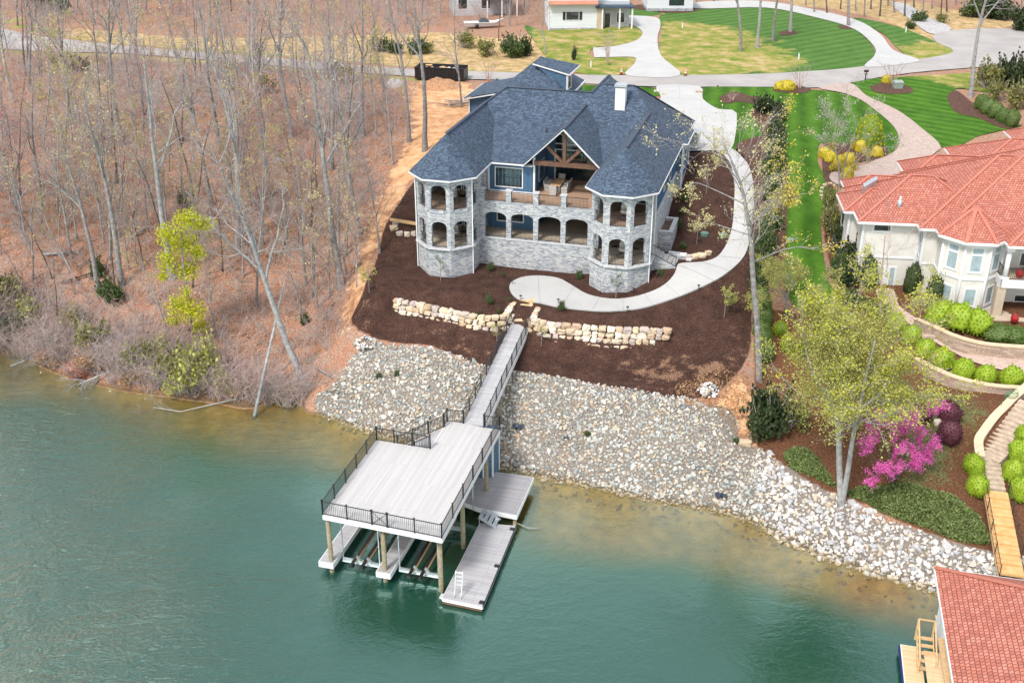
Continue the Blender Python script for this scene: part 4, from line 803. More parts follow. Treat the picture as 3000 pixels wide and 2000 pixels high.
# boathouse room under the back of the deck
m=MB(); rp=[(4.5,12.0),(6.85,12.0),(7.45,12.4),(7.45,14.0),(4.5,14.0)]
m.prism(rp,.6,DZ-.3); rm=m.build('storage_room',M['blueshake'],dk)
m=MB(); m.box(7.38,7.5,12.33,12.46,1,DZ-.3); m.box(6.8,6.9,11.95,12.05,1,DZ-.3); m.box(7.40,7.5,13.9,14.04,.6,DZ-.3); m.build('corner_trim',M['white'],rm)
window(rm,0,(5.4,12.0),(6.6,12.0),2.3,3.6,2,False)
# wall light pole
m=MB(); m.cyl(7.35,7.9,1.0,2.9,.03,6); m.cyl(7.35,7.9,2.9,3.05,.07,8); m.build('lamp_pole',M['galv'],dk)
# boat lifts
def lift(u0,u1,label):
    L=thing('boat_lift',label,'boat lift',(*[DO[0]+u0*math.cos(DA),DO[1]-u0*math.sin(DA)],0),-DA,'boat lifts under the dock'); w=u1-u0
    for t in (1.1,6.3):
        m=MB(); m.box(0,w,t-.08,t+.08,.42,.62); m.box(0,w,t-.14,t+.14,.40,.43); m.build('cross_beam',M['galv'],L)
        for x in (.04,w-.04): m=MB(); m.bar((x,t,.45),(x,t,DZ-.6),.06); m.build('lift_leg',M['galv'],L)
    for x in (w*.36,w*.64):
        m=MB(); m.box(x-.09,x+.09,.2,7.2,.72,.86); m.box(x-.14,x+.14,.2,.5,.62,.74); bk=m.build('bunk',M['black'],L); m=MB(); m.box(x+.09,x+.14,.9,7.2,.62,.76); m.build('bunk_board',M['lumber'],bk); m=MB(); m.hexa([(x-.1,1.0,.6),(x+.35,1.0,.6),(x+.35,1.2,.6),(x-.1,1.2,.6)],[(x-.04,1.0,.75),(x+.04,1.0,.95),(x+.04,1.2,.95),(x-.04,1.2,.75)]); m.build('bracket',M['galv'],bk)
lift(.6,3.2,'galvanised boat lift with black bunks between the two narrow walkways'); lift(4.5,7.2,'galvanised boat lift with black bunks beside the floating dock')
# floating dock
q=[DL(700,1412,.5),DL(882,1450,.5),DL(1035,1080,.5),DL(872,1068,.5)]
fd=thing('floating_dock','long narrow floating dock of pale grey boards beside the boat dock','dock',(DO[0],DO[1],0),-DA)
m=MB(); m.prism(q,.44,.5); m.build('deck_boards',M['deckg2'],fd); m=MB(); m.prism([(p[0]*.995+.02,p[1]*.995) for p in q],.05,.40); m.build('float',M['timber'],fd)
m=MB()
for i in range(4): m.bar((*q[i],.36),(*q[(i+1)%4],.36),.08,.20)
m.build('fascia',M['white'],fd); m=MB(); m.bar((q[1][0]+.05,q[1][1],.45),(q[2][0]+.05,q[2][1],.45),.05,.09); m.build('bumper_strip',M['black'],fd)
for t in (.02,.45,.93): p=f(q[1],q[2],t); m=MB(); m.box(p[0]-.28,p[0]+.02,p[1],p[1]+.3,.5,.54); m.build('corner_pad',M['black'],fd)
m=MB(); m.box(q[0][0]-.25,q[0][0],q[0][1]+.1,q[0][1]+.5,.3,.42); m.build('pile_guide',M['alu'],fd)
lx,ly=DL(775,1400,.5); ld=MB()
for s in (-.22,.22): ld.tube([(lx+s,ly-.35,.52),(lx+s,ly-.1,.9),(lx+s,ly+.15,1.9),(lx+s,ly+.2,2.2)],.03,6)
for k in range(4): ld.box(lx-.22,lx+.22,ly+.02+k*.045,ly+.14+k*.045,1.25+k*.27,1.29+k*.27)
ld.build('ladder',M['alu'],fd)
stx,sty=DL(880,1075,.5); sw=thing('dock_steps','small grey portable steps between the landing and the floating dock','steps',(DO[0],DO[1],0),-DA)
for k in range(4):
    m=MB(); x=stx-.15+k*.30; z=1.25-.2*k; m.box(x,x+.28,sty-.2,sty+.75,z-.05,z); m.build('tread',M['galv'],sw)
m=MB()
for s in (-.2,.75): m.bar((stx-.15,sty+s,1.2),(stx+1.1,sty+s,.55),.05,.2); m.bar((stx-.1,sty+s,.5),(stx-.1,sty+s,1.25),.05)
m.build('frame',M['galv'],sw)
# ---------------------------------------------------------------- gangway to the bank
a=Vector(P(*z2p(797,610),DZ)); b=Vector(P(*z2p(890,630),DZ)); c=Vector(P(*z2p(1100,163),5.25)); d=Vector(P(*z2p(1018,152),5.25))
b0=(a+b)/2; e0_=(c+d)/2; ang=math.atan2(e0_.x-b0.x,e0_.y-b0.y); Lg=math.hypot(e0_.x-b0.x,e0_.y-b0.y); wg=1.62
gw=thing('gangway','long pale grey footbridge with black railings from the bank to the dock','footbridge',(b0.x,b0.y,DZ),-ang)
m=MB(); h1=5.25-DZ; m.hexa([(-wg/2,.05,-.06),(wg/2,.05,-.06),(wg/2,Lg,h1-.06),(-wg/2,Lg,h1-.06)],[(-wg/2,.05,-.0),(wg/2,.05,-.0),(wg/2,Lg,h1),(-wg/2,Lg,h1)]); m.build('walkway_boards',M['deckw'],gw)
for s in (-1,1):
    m=MB(); m.bar((s*(wg/2+.03),0.05,-.22),(s*(wg/2+.03),Lg,h1-.22),.07,.42); m.build('side_beam',M['white'],gw)
    m=MB(); railing(m,(s*wg/2,0.1,0),(s*wg/2,Lg,h1),.98,.15,posts=[i/9 for i in range(10)],pw=.07,bw=.014,rail=.045); m.build('railing',M['black'],gw)
for t in (.35,.72):
    for s in (-.6,.6): m=MB(); y=Lg*t; wpt=(b0.x+math.sin(ang)*y,b0.y+math.cos(ang)*y); zz=t1(*wpt)-DZ; m.cyl(s,y,zz-.6,h1*t-.2,.12,8); m.build('piling',M['post'],gw)
# ---------------------------------------------------------------- rocks
def rock_mesh(r,n=11,sq=(1,.8,.6),smooth_=False,bev=0):
    bm=bmesh.new()
    for _ in range(n):
        v=Vector((r.gauss(0,1),r.gauss(0,1),r.gauss(0,1))).normalized(); bm.verts.new((v.x*sq[0],v.y*sq[1],v.z*sq[2]))
    res=bmesh.ops.convex_hull(bm,input=bm.verts); 
    junk=[g for g in res['geom_interior'] if isinstance(g,bmesh.types.BMVert)]
    if junk: bmesh.ops.delete(bm,geom=junk,context='VERTS')
    bm.verts.ensure_lookup_table(); bm.verts.index_update()
    V=np.array([v.co[:] for v in bm.verts]); Fc=[[v.index for v in f.verts] for f in bm.faces]; bm.free(); return V,Fc
rr_=random.Random(11); ROCKV=[rock_mesh(rr_,rr_.choice([9,11,13]),(1,rr_.uniform(.6,.95),rr_.uniform(.45,.8))) for _ in range(16)]
def colmat(name,bs=.5,scale=9):
    m,nt,b=newmat(name); a=nt.nodes.new('ShaderNodeAttribute'); a.attribute_name='col'; c=coord(nt,'pos'); f=nz(nt,c,scale,5)
    col=mix(nt,1.0,a.outputs['Color'],ramp(nt,f,[(.3,(.62,.62,.62)),(.7,(1.25,1.2,1.15))]),'MULTIPLY'); sz=nt.nodes.new('ShaderNodeSeparateXYZ'); nt.links.new(c,sz.inputs[0])
    wet=mth(nt,'MULTIPLY',mth(nt,'SUBTRACT',.42,mth(nt,'ADD',sz.outputs[2],mth(nt,'MULTIPLY',nz(nt,c,1.3,3),.3))),4,True)
    nt.links.new(mix(nt,mth(nt,'MULTIPLY',wet,.8),col,(.26,.18,.07)),b.inputs['Base Color']); b.inputs['Roughness'].default_value=.9; b.inputs['Specular IOR Level'].default_value=.25
    bump(nt,b,f,bs,.03); return m
M['rock']=colmat('riprap_stone')
GREY=[(.36,.38,.39),(.42,.43,.42),(.30,.33,.34),(.50,.50,.47),(.36,.39,.38),(.54,.54,.52),(.50,.45,.36),(.42,.33,.24),(.24,.27,.28),(.43,.43,.39),(.58,.58,.56),(.46,.40,.32),(.40,.42,.42)]
WHITE=[(.56,.56,.57),(.48,.48,.50),(.64,.63,.62),(.42,.43,.46),(.60,.57,.52),(.53,.50,.45),(.38,.40,.43),(.68,.68,.68),(.50,.43,.34)]
rp1=gp([(720,940),(735,905),(770,880),(800,830),(830,800),(850,775),(880,790),(940,792),(1000,800),(1060,820),(1110,838),(1180,852),(1230,858),(1300,868),(1420,888),(1500,903),(1580,912),(1610,925),(1640,940),(1690,945),(1700,985),(1690,1010),(1720,1040),(1740,1060),(1760,1225),(1680,1190),(1600,1175),(1500,1160),(1400,1138),(1290,1115),(1225,1105),(1060,1055),(880,1010),(800,985)],n=3)
rp2=gp([(1730,1045),(1760,1035),(1800,1075),(1840,1100),(1900,1130),(1980,1158),(2050,1195),(2100,1213),(2180,1250),(2270,1268),(2280,1268),(2420,1290),(2420,1470),(2352,1450),(2250,1412),(2150,1372),(2060,1345),(1980,1322),(1900,1292),(1820,1260),(1760,1228)],n=3)
hole=gp([(1650,930),(1700,930),(1715,1040),(1690,1035),(1665,990)],n=3)
def ptin(poly,x,y): return bool(inside(poly,np.array([x]),np.array([y]))[0])
rocks=[]; rng=np.random.RandomState(5)
def scatter(poly,sp,smin,smax,pal,keep=lambda x,y:True,dens=1.0,jit=.45):
    bx=[p[0] for p in poly]; by=[p[1] for p in poly]
    gx,gy=np.meshgrid(np.arange(min(bx),max(bx),sp),np.arange(min(by),max(by),sp)); gx=gx+rng.uniform(-jit,jit,gx.shape)*sp; gy=gy+rng.uniform(-jit,jit,gy.shape)*sp
    gx=gx.ravel(); gy=gy.ravel(); k=inside(poly,gx,gy); gx=gx[k]; gy=gy[k]; z=T(gx,gy)
    for x,y,zz in zip(gx,gy,z):
        if rng.rand()>dens or not keep(x,y): continue
        s=rng.uniform(smin,smax)*(1 if rng.rand()>.08 else 1.4); rocks.append((x,y,zz,s,pal[rng.randint(len(pal))]))
inh=lambda x,y: not ptin(hole,x,y) or rng.rand()<.25
scatter(rp1,.24,.09,.20,GREY,inh); scatter(rp1,.42,.17,.28,GREY,inh,.5)
scatter(rp2,.28,.12,.26,WHITE); scatter(rp2,.6,.24,.42,WHITE,dens=.6)
# rocks under the shallow water, brown with silt
BR=[(.24,.17,.06),(.30,.22,.08),(.20,.15,.07),(.34,.26,.12)]
uw=gp([(720,945),(880,1012),(1060,1058),(1225,1105),(1400,1140),(1600,1178),(1760,1228),(1900,1295),(2060,1348),(2250,1415),(2250,1450),(2060,1390),(1900,1330),(1760,1265),(1600,1205),(1400,1168),(1225,1130),(1060,1085),(880,1040),(730,975)],n=2)
scatter(uw,.55,.14,.30,BR,dens=.7)
# little rock piles above the riprap
for cx_,cy_,n_,rad in ((838,790,60,1.1),(1628,898,70,1.0)):
    g=G(cx_,cy_)
    for k in range(n_):
        a=rng.uniform(0,6.28); r_=rad*math.sqrt(rng.rand()); h=(1-r_/rad)*.7; rocks.append((g[0]+r_*math.cos(a)*.8,g[1]+r_*math.sin(a),t1(g[0],g[1])+h,rng.uniform(.14,.24),WHITE[rng.randint(len(WHITE))]))
def proj(p):
    d=p[2]-H; zc=p[1]*math.cos(TH)-d*math.sin(TH); yc=-p[1]*math.sin(TH)-d*math.cos(TH); return CX+F*p[0]/zc,CY+F*yc/zc,zc
def vis(r):
    x,y,zc=proj(r); 
    if not(0<x<2352 and 0<y<1568) or r[2]<.05: return 0
    if x>2140 and y>1280: return 0
    if 900<x<1240 and 930<y<1130: return 0
    return r[3]/zc
rocks.sort(key=vis,reverse=True); top=rocks[:300]; rest=rocks[300:]
def rot3(r):
    a,b,c=r.uniform(0,6.28,3); return np.array(Matrix.Rotation(a,3,'Z')@Matrix.Rotation(b*.08,3,'X')@Matrix.Rotation(c*.08,3,'Y'))
def rock_block(lst,name):
    V=[];Fc=[];Cc=[]; n=0
    for x,y,z,s,c in lst:
        v,f_=ROCKV[rng.randint(16)]; w_=(v@rot3(rng).T)*s+np.array([x,y,z+s*.15]); V.append(w_); Fc+= [[i+n for i in q] for q in f_]; n+=len(v)
        k=rng.uniform(.85,1.15); Cc+= [(c[0]*k,c[1]*k,c[2]*k,1)]*len(v)
    mb=MB(); mb.v=[tuple(p) for p in np.concatenate(V)]; mb.f=[tuple(q) for q in Fc]; mb.sm=[False]*len(mb.f); return mb.build(name,M['rock'],colors=Cc)
tag(rock_block(rest,'riprap'),kind='stuff',label='grey and white riprap stones covering the lake bank')
protos={}
for pi,pal in enumerate((GREY,WHITE)):
    for k in range(14):
        v,f_=ROCKV[k]; c=pal[k%len(pal)]; mb=MB(); mb.v=[tuple(p) for p in v]; mb.f=[tuple(q) for q in f_]; mb.sm=[False]*len(f_)
        o=mb.build('rock',M['rock'],colors=[(*c,1)]*len(v)); protos[(pi,k)]=o
used=set()
for x,y,z,s,c in top:
    pi=1 if c in WHITE else 0; key=(pi,rng.randint(14)); o=protos[key]
    if key in used: o=o.copy(); C.collection.objects.link(o)
    used.add(key); o.location=(x,y,z+s*.15); o.scale=(s,s,s); o.rotation_euler=(rng.uniform(-.5,.5),rng.uniform(-.5,.5),rng.uniform(0,6.28))
    px_=proj((x,y,z))[0]
    if px_>1700: tag(o,'whitish angular shore rock between the ground cover and the water','rock','white rocks along the shore')
    else: tag(o,'grey angular riprap rock on the bank below the dark mulch','rock','grey riprap rocks on the bank')
for k,o in protos.items():
    if k not in used: bpy.data.objects.remove(o)
# ---------------------------------------------------------------- boulder walls
def bould(r,w,d,h,col):
    bm=bmesh.new(); bmesh.ops.create_icosphere(bm,subdivisions=2,radius=1)
    off=Vector((r.uniform(0,99),r.uniform(0,99),0))
    for v in bm.verts:
        p=v.co.copy(); k=1+.40*mnoise.noise(p*1.3+off)+.16*mnoise.noise(p*3.1+off); q=Vector((math.copysign(abs(p.x)**.5,p.x),math.copysign(abs(p.y)**.5,p.y),math.copysign(abs(p.z)**.5,p.z)))*k*.95; v.co=Vector((q.x*w/2,q.y*d/2,q.z*h/2))
    mb=MB(); bm.verts.index_update(); mb.v=[tuple(v.co) for v in bm.verts]; mb.f=[tuple(v.index for v in f_.verts) for f_ in bm.faces]; mb.sm=[False]*len(mb.f); bm.free()
    return mb,[(*col,1)]*len(mb.v)
TAN=[(.58,.51,.42),(.64,.59,.51),(.52,.42,.31),(.57,.47,.35),(.48,.42,.38),(.66,.62,.56),(.46,.35,.25),(.60,.50,.36),(.44,.38,.37)]
rb=random.Random(4)
def boulder_wall(label,pts,base_px,courses,avg=.72):
    """pts = top line (pixels), base = height of the foot"""
    top=[G(x,y) for x,y in pts]; path=smooth([p[:2] for p in top],8); L=[0]
    for a,b in zip(path[:-1],path[1:]): L.append(L[-1]+math.hypot(b[0]-a[0],b[1]-a[1]))
    t=thing('boulder_wall',label,'boulder wall',(path[0][0],path[0][1],0)); cnt=0
    def at(s):
        for i in range(1,len(L)):
            if L[i]>=s or i==len(L)-1:
                k=(s-L[i-1])/(L[i]-L[i-1]); a,b=path[i-1],path[i]; dx,dy=(b[0]-a[0])/(L[i]-L[i-1]),(b[1]-a[1])/(L[i]-L[i-1]); return a[0]+(b[0]-a[0])*k,a[1]+(b[1]-a[1])*k,dx,dy
    for c in range(4):
        s=rb.uniform(0,.3)
        while s<L[-1]:
            w=rb.uniform(.6,1.15)*avg; fr=(s+w/2)/L[-1]; nc=courses(min(fr,1)); 
            if c<nc and cnt<100:
                x,y,dx,dy=at(min(s+w/2,L[-1])); h=.45; z=6.15-h*.5-c*.42+rb.uniform(-.04,.04); o=c*.24+.1; 
                mb,cc=bould(rb,w*rb.uniform(.92,1.1),.62,h*rb.uniform(.85,1.25),rb.choice(TAN)); ob=mb.build('boulder',M['rock'],t,(x+dy*o-path[0][0],y-dx*o-path[0][1],z),colors=cc); ob.rotation_euler=(0,0,math.atan2(dy,dx)+rb.uniform(-.15,.15)); cnt+=1
            s+=w
    return t
boulder_wall('dry-laid tan boulder wall to the left of the footbridge','' or [(903,690),(960,704),(1030,716),(1100,736),(1150,742),(1165,720),(1176,690)],None,lambda f_:4 if .35<f_<.8 else 3,.70)
boulder_wall('dry-laid tan boulder wall to the right of the footbridge',[(1243,702),(1228,738),(1262,750),(1330,755),(1400,762),(1465,764),(1532,770)],None,lambda f_:4 if .15<f_<.8 else (3 if f_<.92 else 2),.80)
def loose(px,py,w,h,label,group=None,col=None,up=0):
    g=G(px,py); mb,cc=bould(rb,w,w*.7,h,col or rb.choice(TAN)); o=mb.build('boulder',M['rock'],None,(g[0],g[1],g[2]+h*.3+up),colors=cc); o.rotation_euler=(0,0,rb.uniform(-.4,.4)); tag(o,label,'boulder',group); return o
for i,(x,y,w) in enumerate([(905,527,.8),(918,540,.7),(935,541,.6),(950,540,.6),(909,518,.6)]): loose(x,y,w,.5,['pale boulder at the left end of the row left of the house','second pale boulder from the left in the row left of the house','third pale boulder from the left in the row left of the house','boulder of the same row touching the left turret','pale boulder stacked on the row under the timber plank'][i],'boulders in the mulch left of the house')
for i,(x,y,w) in enumerate([(1579,594,.8),(1596,593,.75),(1612,590,1.0),(1627,585,.6)]): loose(x,y,w,.5,['round pale boulder nearest the side steps','orange tinted boulder second from the side steps','long flat tan boulder third from the side steps','small tan boulder at the far end of the row by the curved path'][i],'boulders beside the side steps')
for i,(x,y,w) in enumerate([(1508,213,.7),(1605,215,.8),(1524,220,.5)]): loose(x,y,w,.5,['pale boulder at the left corner of the wide driveway mouth','pale boulder at the right corner of the wide driveway mouth','small pale boulder just inside the left driveway corner'][i],'boulders at the driveway mouth')
# stone steps down to the footbridge
sp_=thing('stone_steps','rough flagstone steps between the curved path and the footbridge','steps',G(1200,715))
for i,(px_,py_) in enumerate([(1213,690),(1211,701),(1207,712),(1204,723),(1198,736)]):
    g=P(px_,py_,6.15-.21*i); mb,cc=bould(rb,1.45+.1*(i==4),.75,.3,[(.56,.42,.24),(.60,.46,.28),(.42,.34,.32),(.40,.33,.31),(.62,.50,.34)][i]); o=mb.build('stone_step',M['rock'],sp_,(g[0]-sp_.location.x,g[1]-sp_.location.y,g[2]-sp_.location.z),colors=cc); o.rotation_euler=(0,0,-.2)
# ---------------------------------------------------------------- the red-roofed neighbour
def frame(o,ang):
    c,s_=math.cos(ang),math.sin(ang)
    def W(u,v,z=0): return (o[0]+u*c+v*s_,o[1]-u*s_+v*c,z)
    def Lc(p): dx,dy=p[0]-o[0],p[1]-o[1]; return (dx*c-dy*s_,dx*s_+dy*c,p[2])
    def onv(px,py,v): r=ray(px,py); n=(s_,c); k=(v+o[0]*n[0]+o[1]*n[1])/(r[0]*n[0]+r[1]*n[1]); return Lc((r[0]*k,r[1]*k,H+r[2]*k))
    return W,Lc,onv
def hip(m,caps,u0,u1,v0,v1,z,s):
    w,d=u1-u0,v1-v0; h=min(w,d)/2; zt=z+s*h
    if w>=d: a,b=(u0+h,v0+h),(u1-h,v0+h)
    else: a,b=(u0+h,v0+h),(u0+h,v1-h)
    A_,B_=(*a,zt),(*b,zt); c=[(u0,v0,z),(u1,v0,z),(u1,v1,z),(u0,v1,z)]
    if w>=d: fs=[[c[0],c[1],B_,A_],[c[1],c[2],B_],[c[2],c[3],A_,B_],[c[3],c[0],A_]]; hips=[(c[0],A_),(c[3],A_),(c[1],B_),(c[2],B_)]
    else: fs=[[c[0],c[1],A_],[c[1],c[2],B_,A_],[c[2],c[3],B_],[c[3],c[0],A_,B_]]; hips=[(c[0],A_),(c[1],A_),(c[2],B_),(c[3],B_)]
    for f_ in fs: m.face(f_)
    for p,q in hips+[(A_,B_)]:
        if (Vector(p)-Vector(q)).length>.3: caps.bar((p[0],p[1],p[2]+.04),(q[0],q[1],q[2]+.03),.24,.05)
NO=(29.76,88.71); NA=R(7.5); NW,NL,NV=frame(NO,NA); NZ=6.2
nh=thing('stucco_house','large cream stucco house with red tile roof at the right edge','house',(*NW(5,0)[:2],NZ),-NA)
def np_(name,mb,mat,parent=None,label=None):
    mb.v=[(x-5,y,z-NZ) for x,y,z in mb.v]; o=mb.build(name,M[mat],parent or nh)
    if label: o['label']=label
    return o
m=MB(); cp_=MB(); NE=12.7
bl=[(0,11.6,0,9.6,0,.6),(-.8,5.2,2.65,7.7,.02,.55),(.15,9,7.6,12,.03,.55),(4.9,21.6,-1.1,13.9,.01,.6),(6.2,24,-2.4,15.4,-.01,.6),(11.2,32,-4.5,13,.015,.6),(6.6,26,13.2,19.2,.0,.55),(12.5,32,15,25,.02,.5),(20.6,40,21,33,.03,.5)]
for a in bl: hip(m,cp_,a[0],a[1],a[2],a[3],NE+a[4],a[5])
BC=NL((38.7,86.35,0)); BC=(BC[0],BC[1]); o8=octa(BC[0],BC[1],3.0); apx=(BC[0],BC[1]+.3,14.75)
for a,b in ((6,7),(7,0),(0,1),(1,2),(2,3)): m.face([(*o8[a],NE-.02),(*o8[b],NE-.02),apx])
for i in (7,0,1,2): cp_.bar((*o8[i],NE+.02),(apx[0],apx[1],apx[2]+.04),.3,.06)
nr=np_('roof',m,'redtile',label='red tile hip roof with bay turret'); fixn(nr); reuv(nr); np_('ridge_tiles',cp_,'tilecap',nr)
m=MB()
for pts in ([(0,7.6),(0,0),(4.9,0),(4.9,-1.1),(6.2,-1.1)],[(-.8,7.7),(-.8,2.65),(0,2.65)],[(.15,12),(.15,7.6)],[(6.6,19.2),(6.6,13.2)],[(12.5,25),(12.5,19.2)],[(20.6,33),(20.6,21)],[(6.2,-1.1),(6.25,-1.6),o8[7],o8[0],o8[1],o8[2],(11.2,-2.4)],[(11.2,-1.4),(11.2,-4.5),(32,-4.5)]):
    m=MB(); strip(m,[(x,y,NE-.08) for x,y in pts],.13,.2); np_('gutter',m,'white',nr)
m=MB()
for a in bl: m.box(a[0]+.05,a[1]-.05,a[2]+.05,a[3]-.05,NE-.22+a[4]*.5,NE-.18+a[4]*.5)
m.prism(octa(BC[0],BC[1],2.95),NE-.235,NE-.19); np_('soffit',m,'white',nr)
m=MB()
for a,b,c,d in ((.6,11,.6,9),(-.2,5,3.25,7.2),(.7,8.5,7.6,11.4),(5.5,21,-.5,13.4),(11.8,32,-1.2,12.4),(7.2,26,13.3,18.6),(13.1,32,15,24.4),(21.2,40,21,32.4)): m.box(a,b,c,d,5.0,NE-.2)
np_('stucco_wall',m,'cream')
m=MB(); w8=octa(BC[0],BC[1],2.45); m.prism(w8,5.0,NE-.21); bay=np_('bay',m,'cream',label='two-storey octagonal stucco bay with windows')
m=MB()
for i in (7,0,1,2,3):
    x,y=w8[i]; m.cyl(x,y,5.2,NE-.22,.13,6)
for a,b in ((6,7),(7,0),(0,1),(1,2),(2,3)):
    for z,h in ((9.35,.18),(NE-.4,.3),(6.35,.25)): m.bar((*w8[a],z),(*w8[b],z),.16,h)
np_('bay_trim',m,'white',bay)
for a,b in ((7,0),(0,1),(1,2)):
    A_=Vector(w8[a]); B_=Vector(w8[b]); d=(B_-A_).normalized(); mid=(A_+B_)/2; n=Vector((d.y,-d.x))
    for z0,z1,g in ((10.0,11.45,'shade'),(11.55,12.1,'shade'),(6.95,8.45,'shade')):
        p=mid-d*.45+n*.01; q=mid+d*.45+n*.01; fw=window(nh,NZ,(p.x-5,p.y),(q.x-5,q.y),z0,z1,1,False,glass=g,inner='white',wtr=.13)
        if z0!=11.55: pass
def nwin(px0,py0,px1,py1,v,lights,glass='glass',inner='white',dbl=False,w_=.13,name='window'):
    a=NV(px0,py1,v); b=NV(px1,py0,v); return window(nh,NZ,(a[0]-5,v),(b[0]-5,v),a[2],b[2],lights,dbl,glass=glass,inner=inner,wtr=w_,name=name)
zn=lambda x,y:(1881.6+x*.225,274.4+y*.225)
nwin(*zn(550,1140),*zn(735,1082),.58,1) if False else nwin(zn(552,0)[0],zn(0,1080)[1],zn(735,0)[0],zn(0,1135)[1],.6,1)
z3=lambda x,y:(1568+.375*x,274.4+.375*y)
nwin(z3(1180,0)[0],z3(0,905)[1],z3(1235,0)[0],z3(0,1030)[1],.6,1,glass='shade',name='patio_door'); nwin(z3(1250,0)[0],z3(0,908)[1],z3(1305,0)[0],z3(0,1032)[1],.6,1,glass='shade',name='patio_door')
window(nh,NZ,(-.2-5,6.6),(-.2-5,5.4),10.3,12,1,glass='glass',inner='black'); window(nh,NZ,(5.5-5,.4),(5.5-5,-.3),9.9,12,1,glass='shade',inner='white')
m=MB()
for u,v in ((.6,.6),(5.3,.6),(5.5,-.5),(-.2,3.25)): m.box(u-.09,u+.12,v-.1,v+.1,5.3,NE-.2)
m.box(.6,5.5,.52,.6,9.3,9.45); m.box(5.5,6.6,-.58,-.5,9.3,9.45); np_('wall_trim',m,'white')
# covered balcony at the right
m=MB(); m.box(11.3,32,-4.1,-1.2,9.2,9.6); m.box(11.25,32,-4.2,-4.1,8.95,9.65); m.box(11.25,11.35,-4.2,-1.2,8.95,9.65); bal=np_('balcony',m,'white')
cpx=NV(*z3(1985,900),-3.8)[0]
for u in (cpx,cpx+5.2):
    m=MB(); m.cyl(u,-3.85,9.6,12.1,.2,12); m.box(u-.27,u+.27,-4.12,-3.58,9.6,9.8); m.box(u-.3,u+.3,-4.15,-3.55,12.1,12.5); np_('column',m,'white',bal)
    m=MB(); m.box(u-.45,u+.25,-4.1,-3.4,5.9,8.95); np_('stone_pier',m,'porchconc')
m=MB(); railing(m,(cpx+.3,-3.95,9.6),(cpx+5,-3.95,9.6),.95,.14); railing(m,(11.4,-1.4,9.6),(11.4,-3.9,9.6),.95,.14); np_('railing',m,'black',bal)
m=MB(); m.box(11.5,32,-4.0,-1.2,9.6,9.63); np_('balcony_floor',m,'porchconc',bal)
nwin(z3(2062,0)[0],z3(0,820)[1],z3(2110,0)[0],z3(0,890)[1],-1.2,1,glass='glass',inner='black')
nwin(z3(2030,0)[0],z3(0,1080)[1],z3(2120,0)[0],z3(0,1110)[1],-1.2,2,glass='glass',inner='black')
m=MB(); m.box(10.8,32,-4.9,-1.2,5.6,6.35); np_('patio',m,'porchconc')
# skylight and vent on the roof
a=P(*zn(450,700),14.3); b=P(*zn(585,635),14.3); a=NL(a); b=NL(b)
m=MB(); m.hexa([(a[0],a[1]-.25,13.6),(b[0],b[1]-.25,13.9),(b[0],b[1]+.3,13.9),(a[0],a[1]+.3,13.6)],[(a[0],a[1]-.25,14.45),(b[0],b[1]-.25,14.6),(b[0],b[1]+.3,14.75),(a[0],a[1]+.3,14.6)]); np_('skylight',m,'galv')
a=NL(P(*zn(825,840),14.1)); m=MB(); m.cyl(a[0],a[1],13.5,14.6,.09,8); m.cyl(a[0],a[1],13.5,14.25,.2,8); np_('vent_pipe',m,'galv')
redpot=flat('red_glazed_pot',(.35,.02,.02),.15)
def pot(loc,label):
    t=thing('glazed_pot',label,'pot',loc,0,'red glazed pots at the stucco house'); m=MB(); m.lathe([(.16,0),(.28,.2),(.34,.42),(.30,.62),(.24,.68),(.27,.73),(.22,.73),(.18,.6)],0,0,16); m.build('pot_body',redpot,t); m=MB(); m.lathe([(.02,.60),(.2,.66),(.02,.72)],0,0,10); m.build('soil',M['barkdark'],t)
p=NW(NV(*z3(2050,1010),-3.5)[0],-3.5,9.63); pot(p,'red glazed pot on the upper balcony of the stucco house'); q=P(*z3(2028,1245),6.35); pot((q[0],q[1],6.35),'red glazed pot on the lower stone patio beside the pier')
ch_=thing('patio_chair','dark metal chair on the upper balcony of the stucco house','chair',NW(NV(*z3(2085,950),-2.6)[0],-2.6,9.63),.4); m=MB()
m.box(-.25,.25,-.25,.25,.42,.47); m.build('seat',M['barkdark'],ch_); m=MB(); m.tube([(-.25,.25,.4),(-.27,.3,.9),(0,.33,1.0),(.27,.3,.9),(.25,.25,.4)],.025,6)
for x in (-.12,0,.12): m.bar((x,.26,.45),(x,.31,.95),.02)
m.build('backrest',M['barkdark'],ch_)
for x in (-.23,.23):
    for y in (-.23,.23): m=MB(); m.bar((x,y,0),(x,y,.43),.03); m.build('leg',M['barkdark'],ch_)
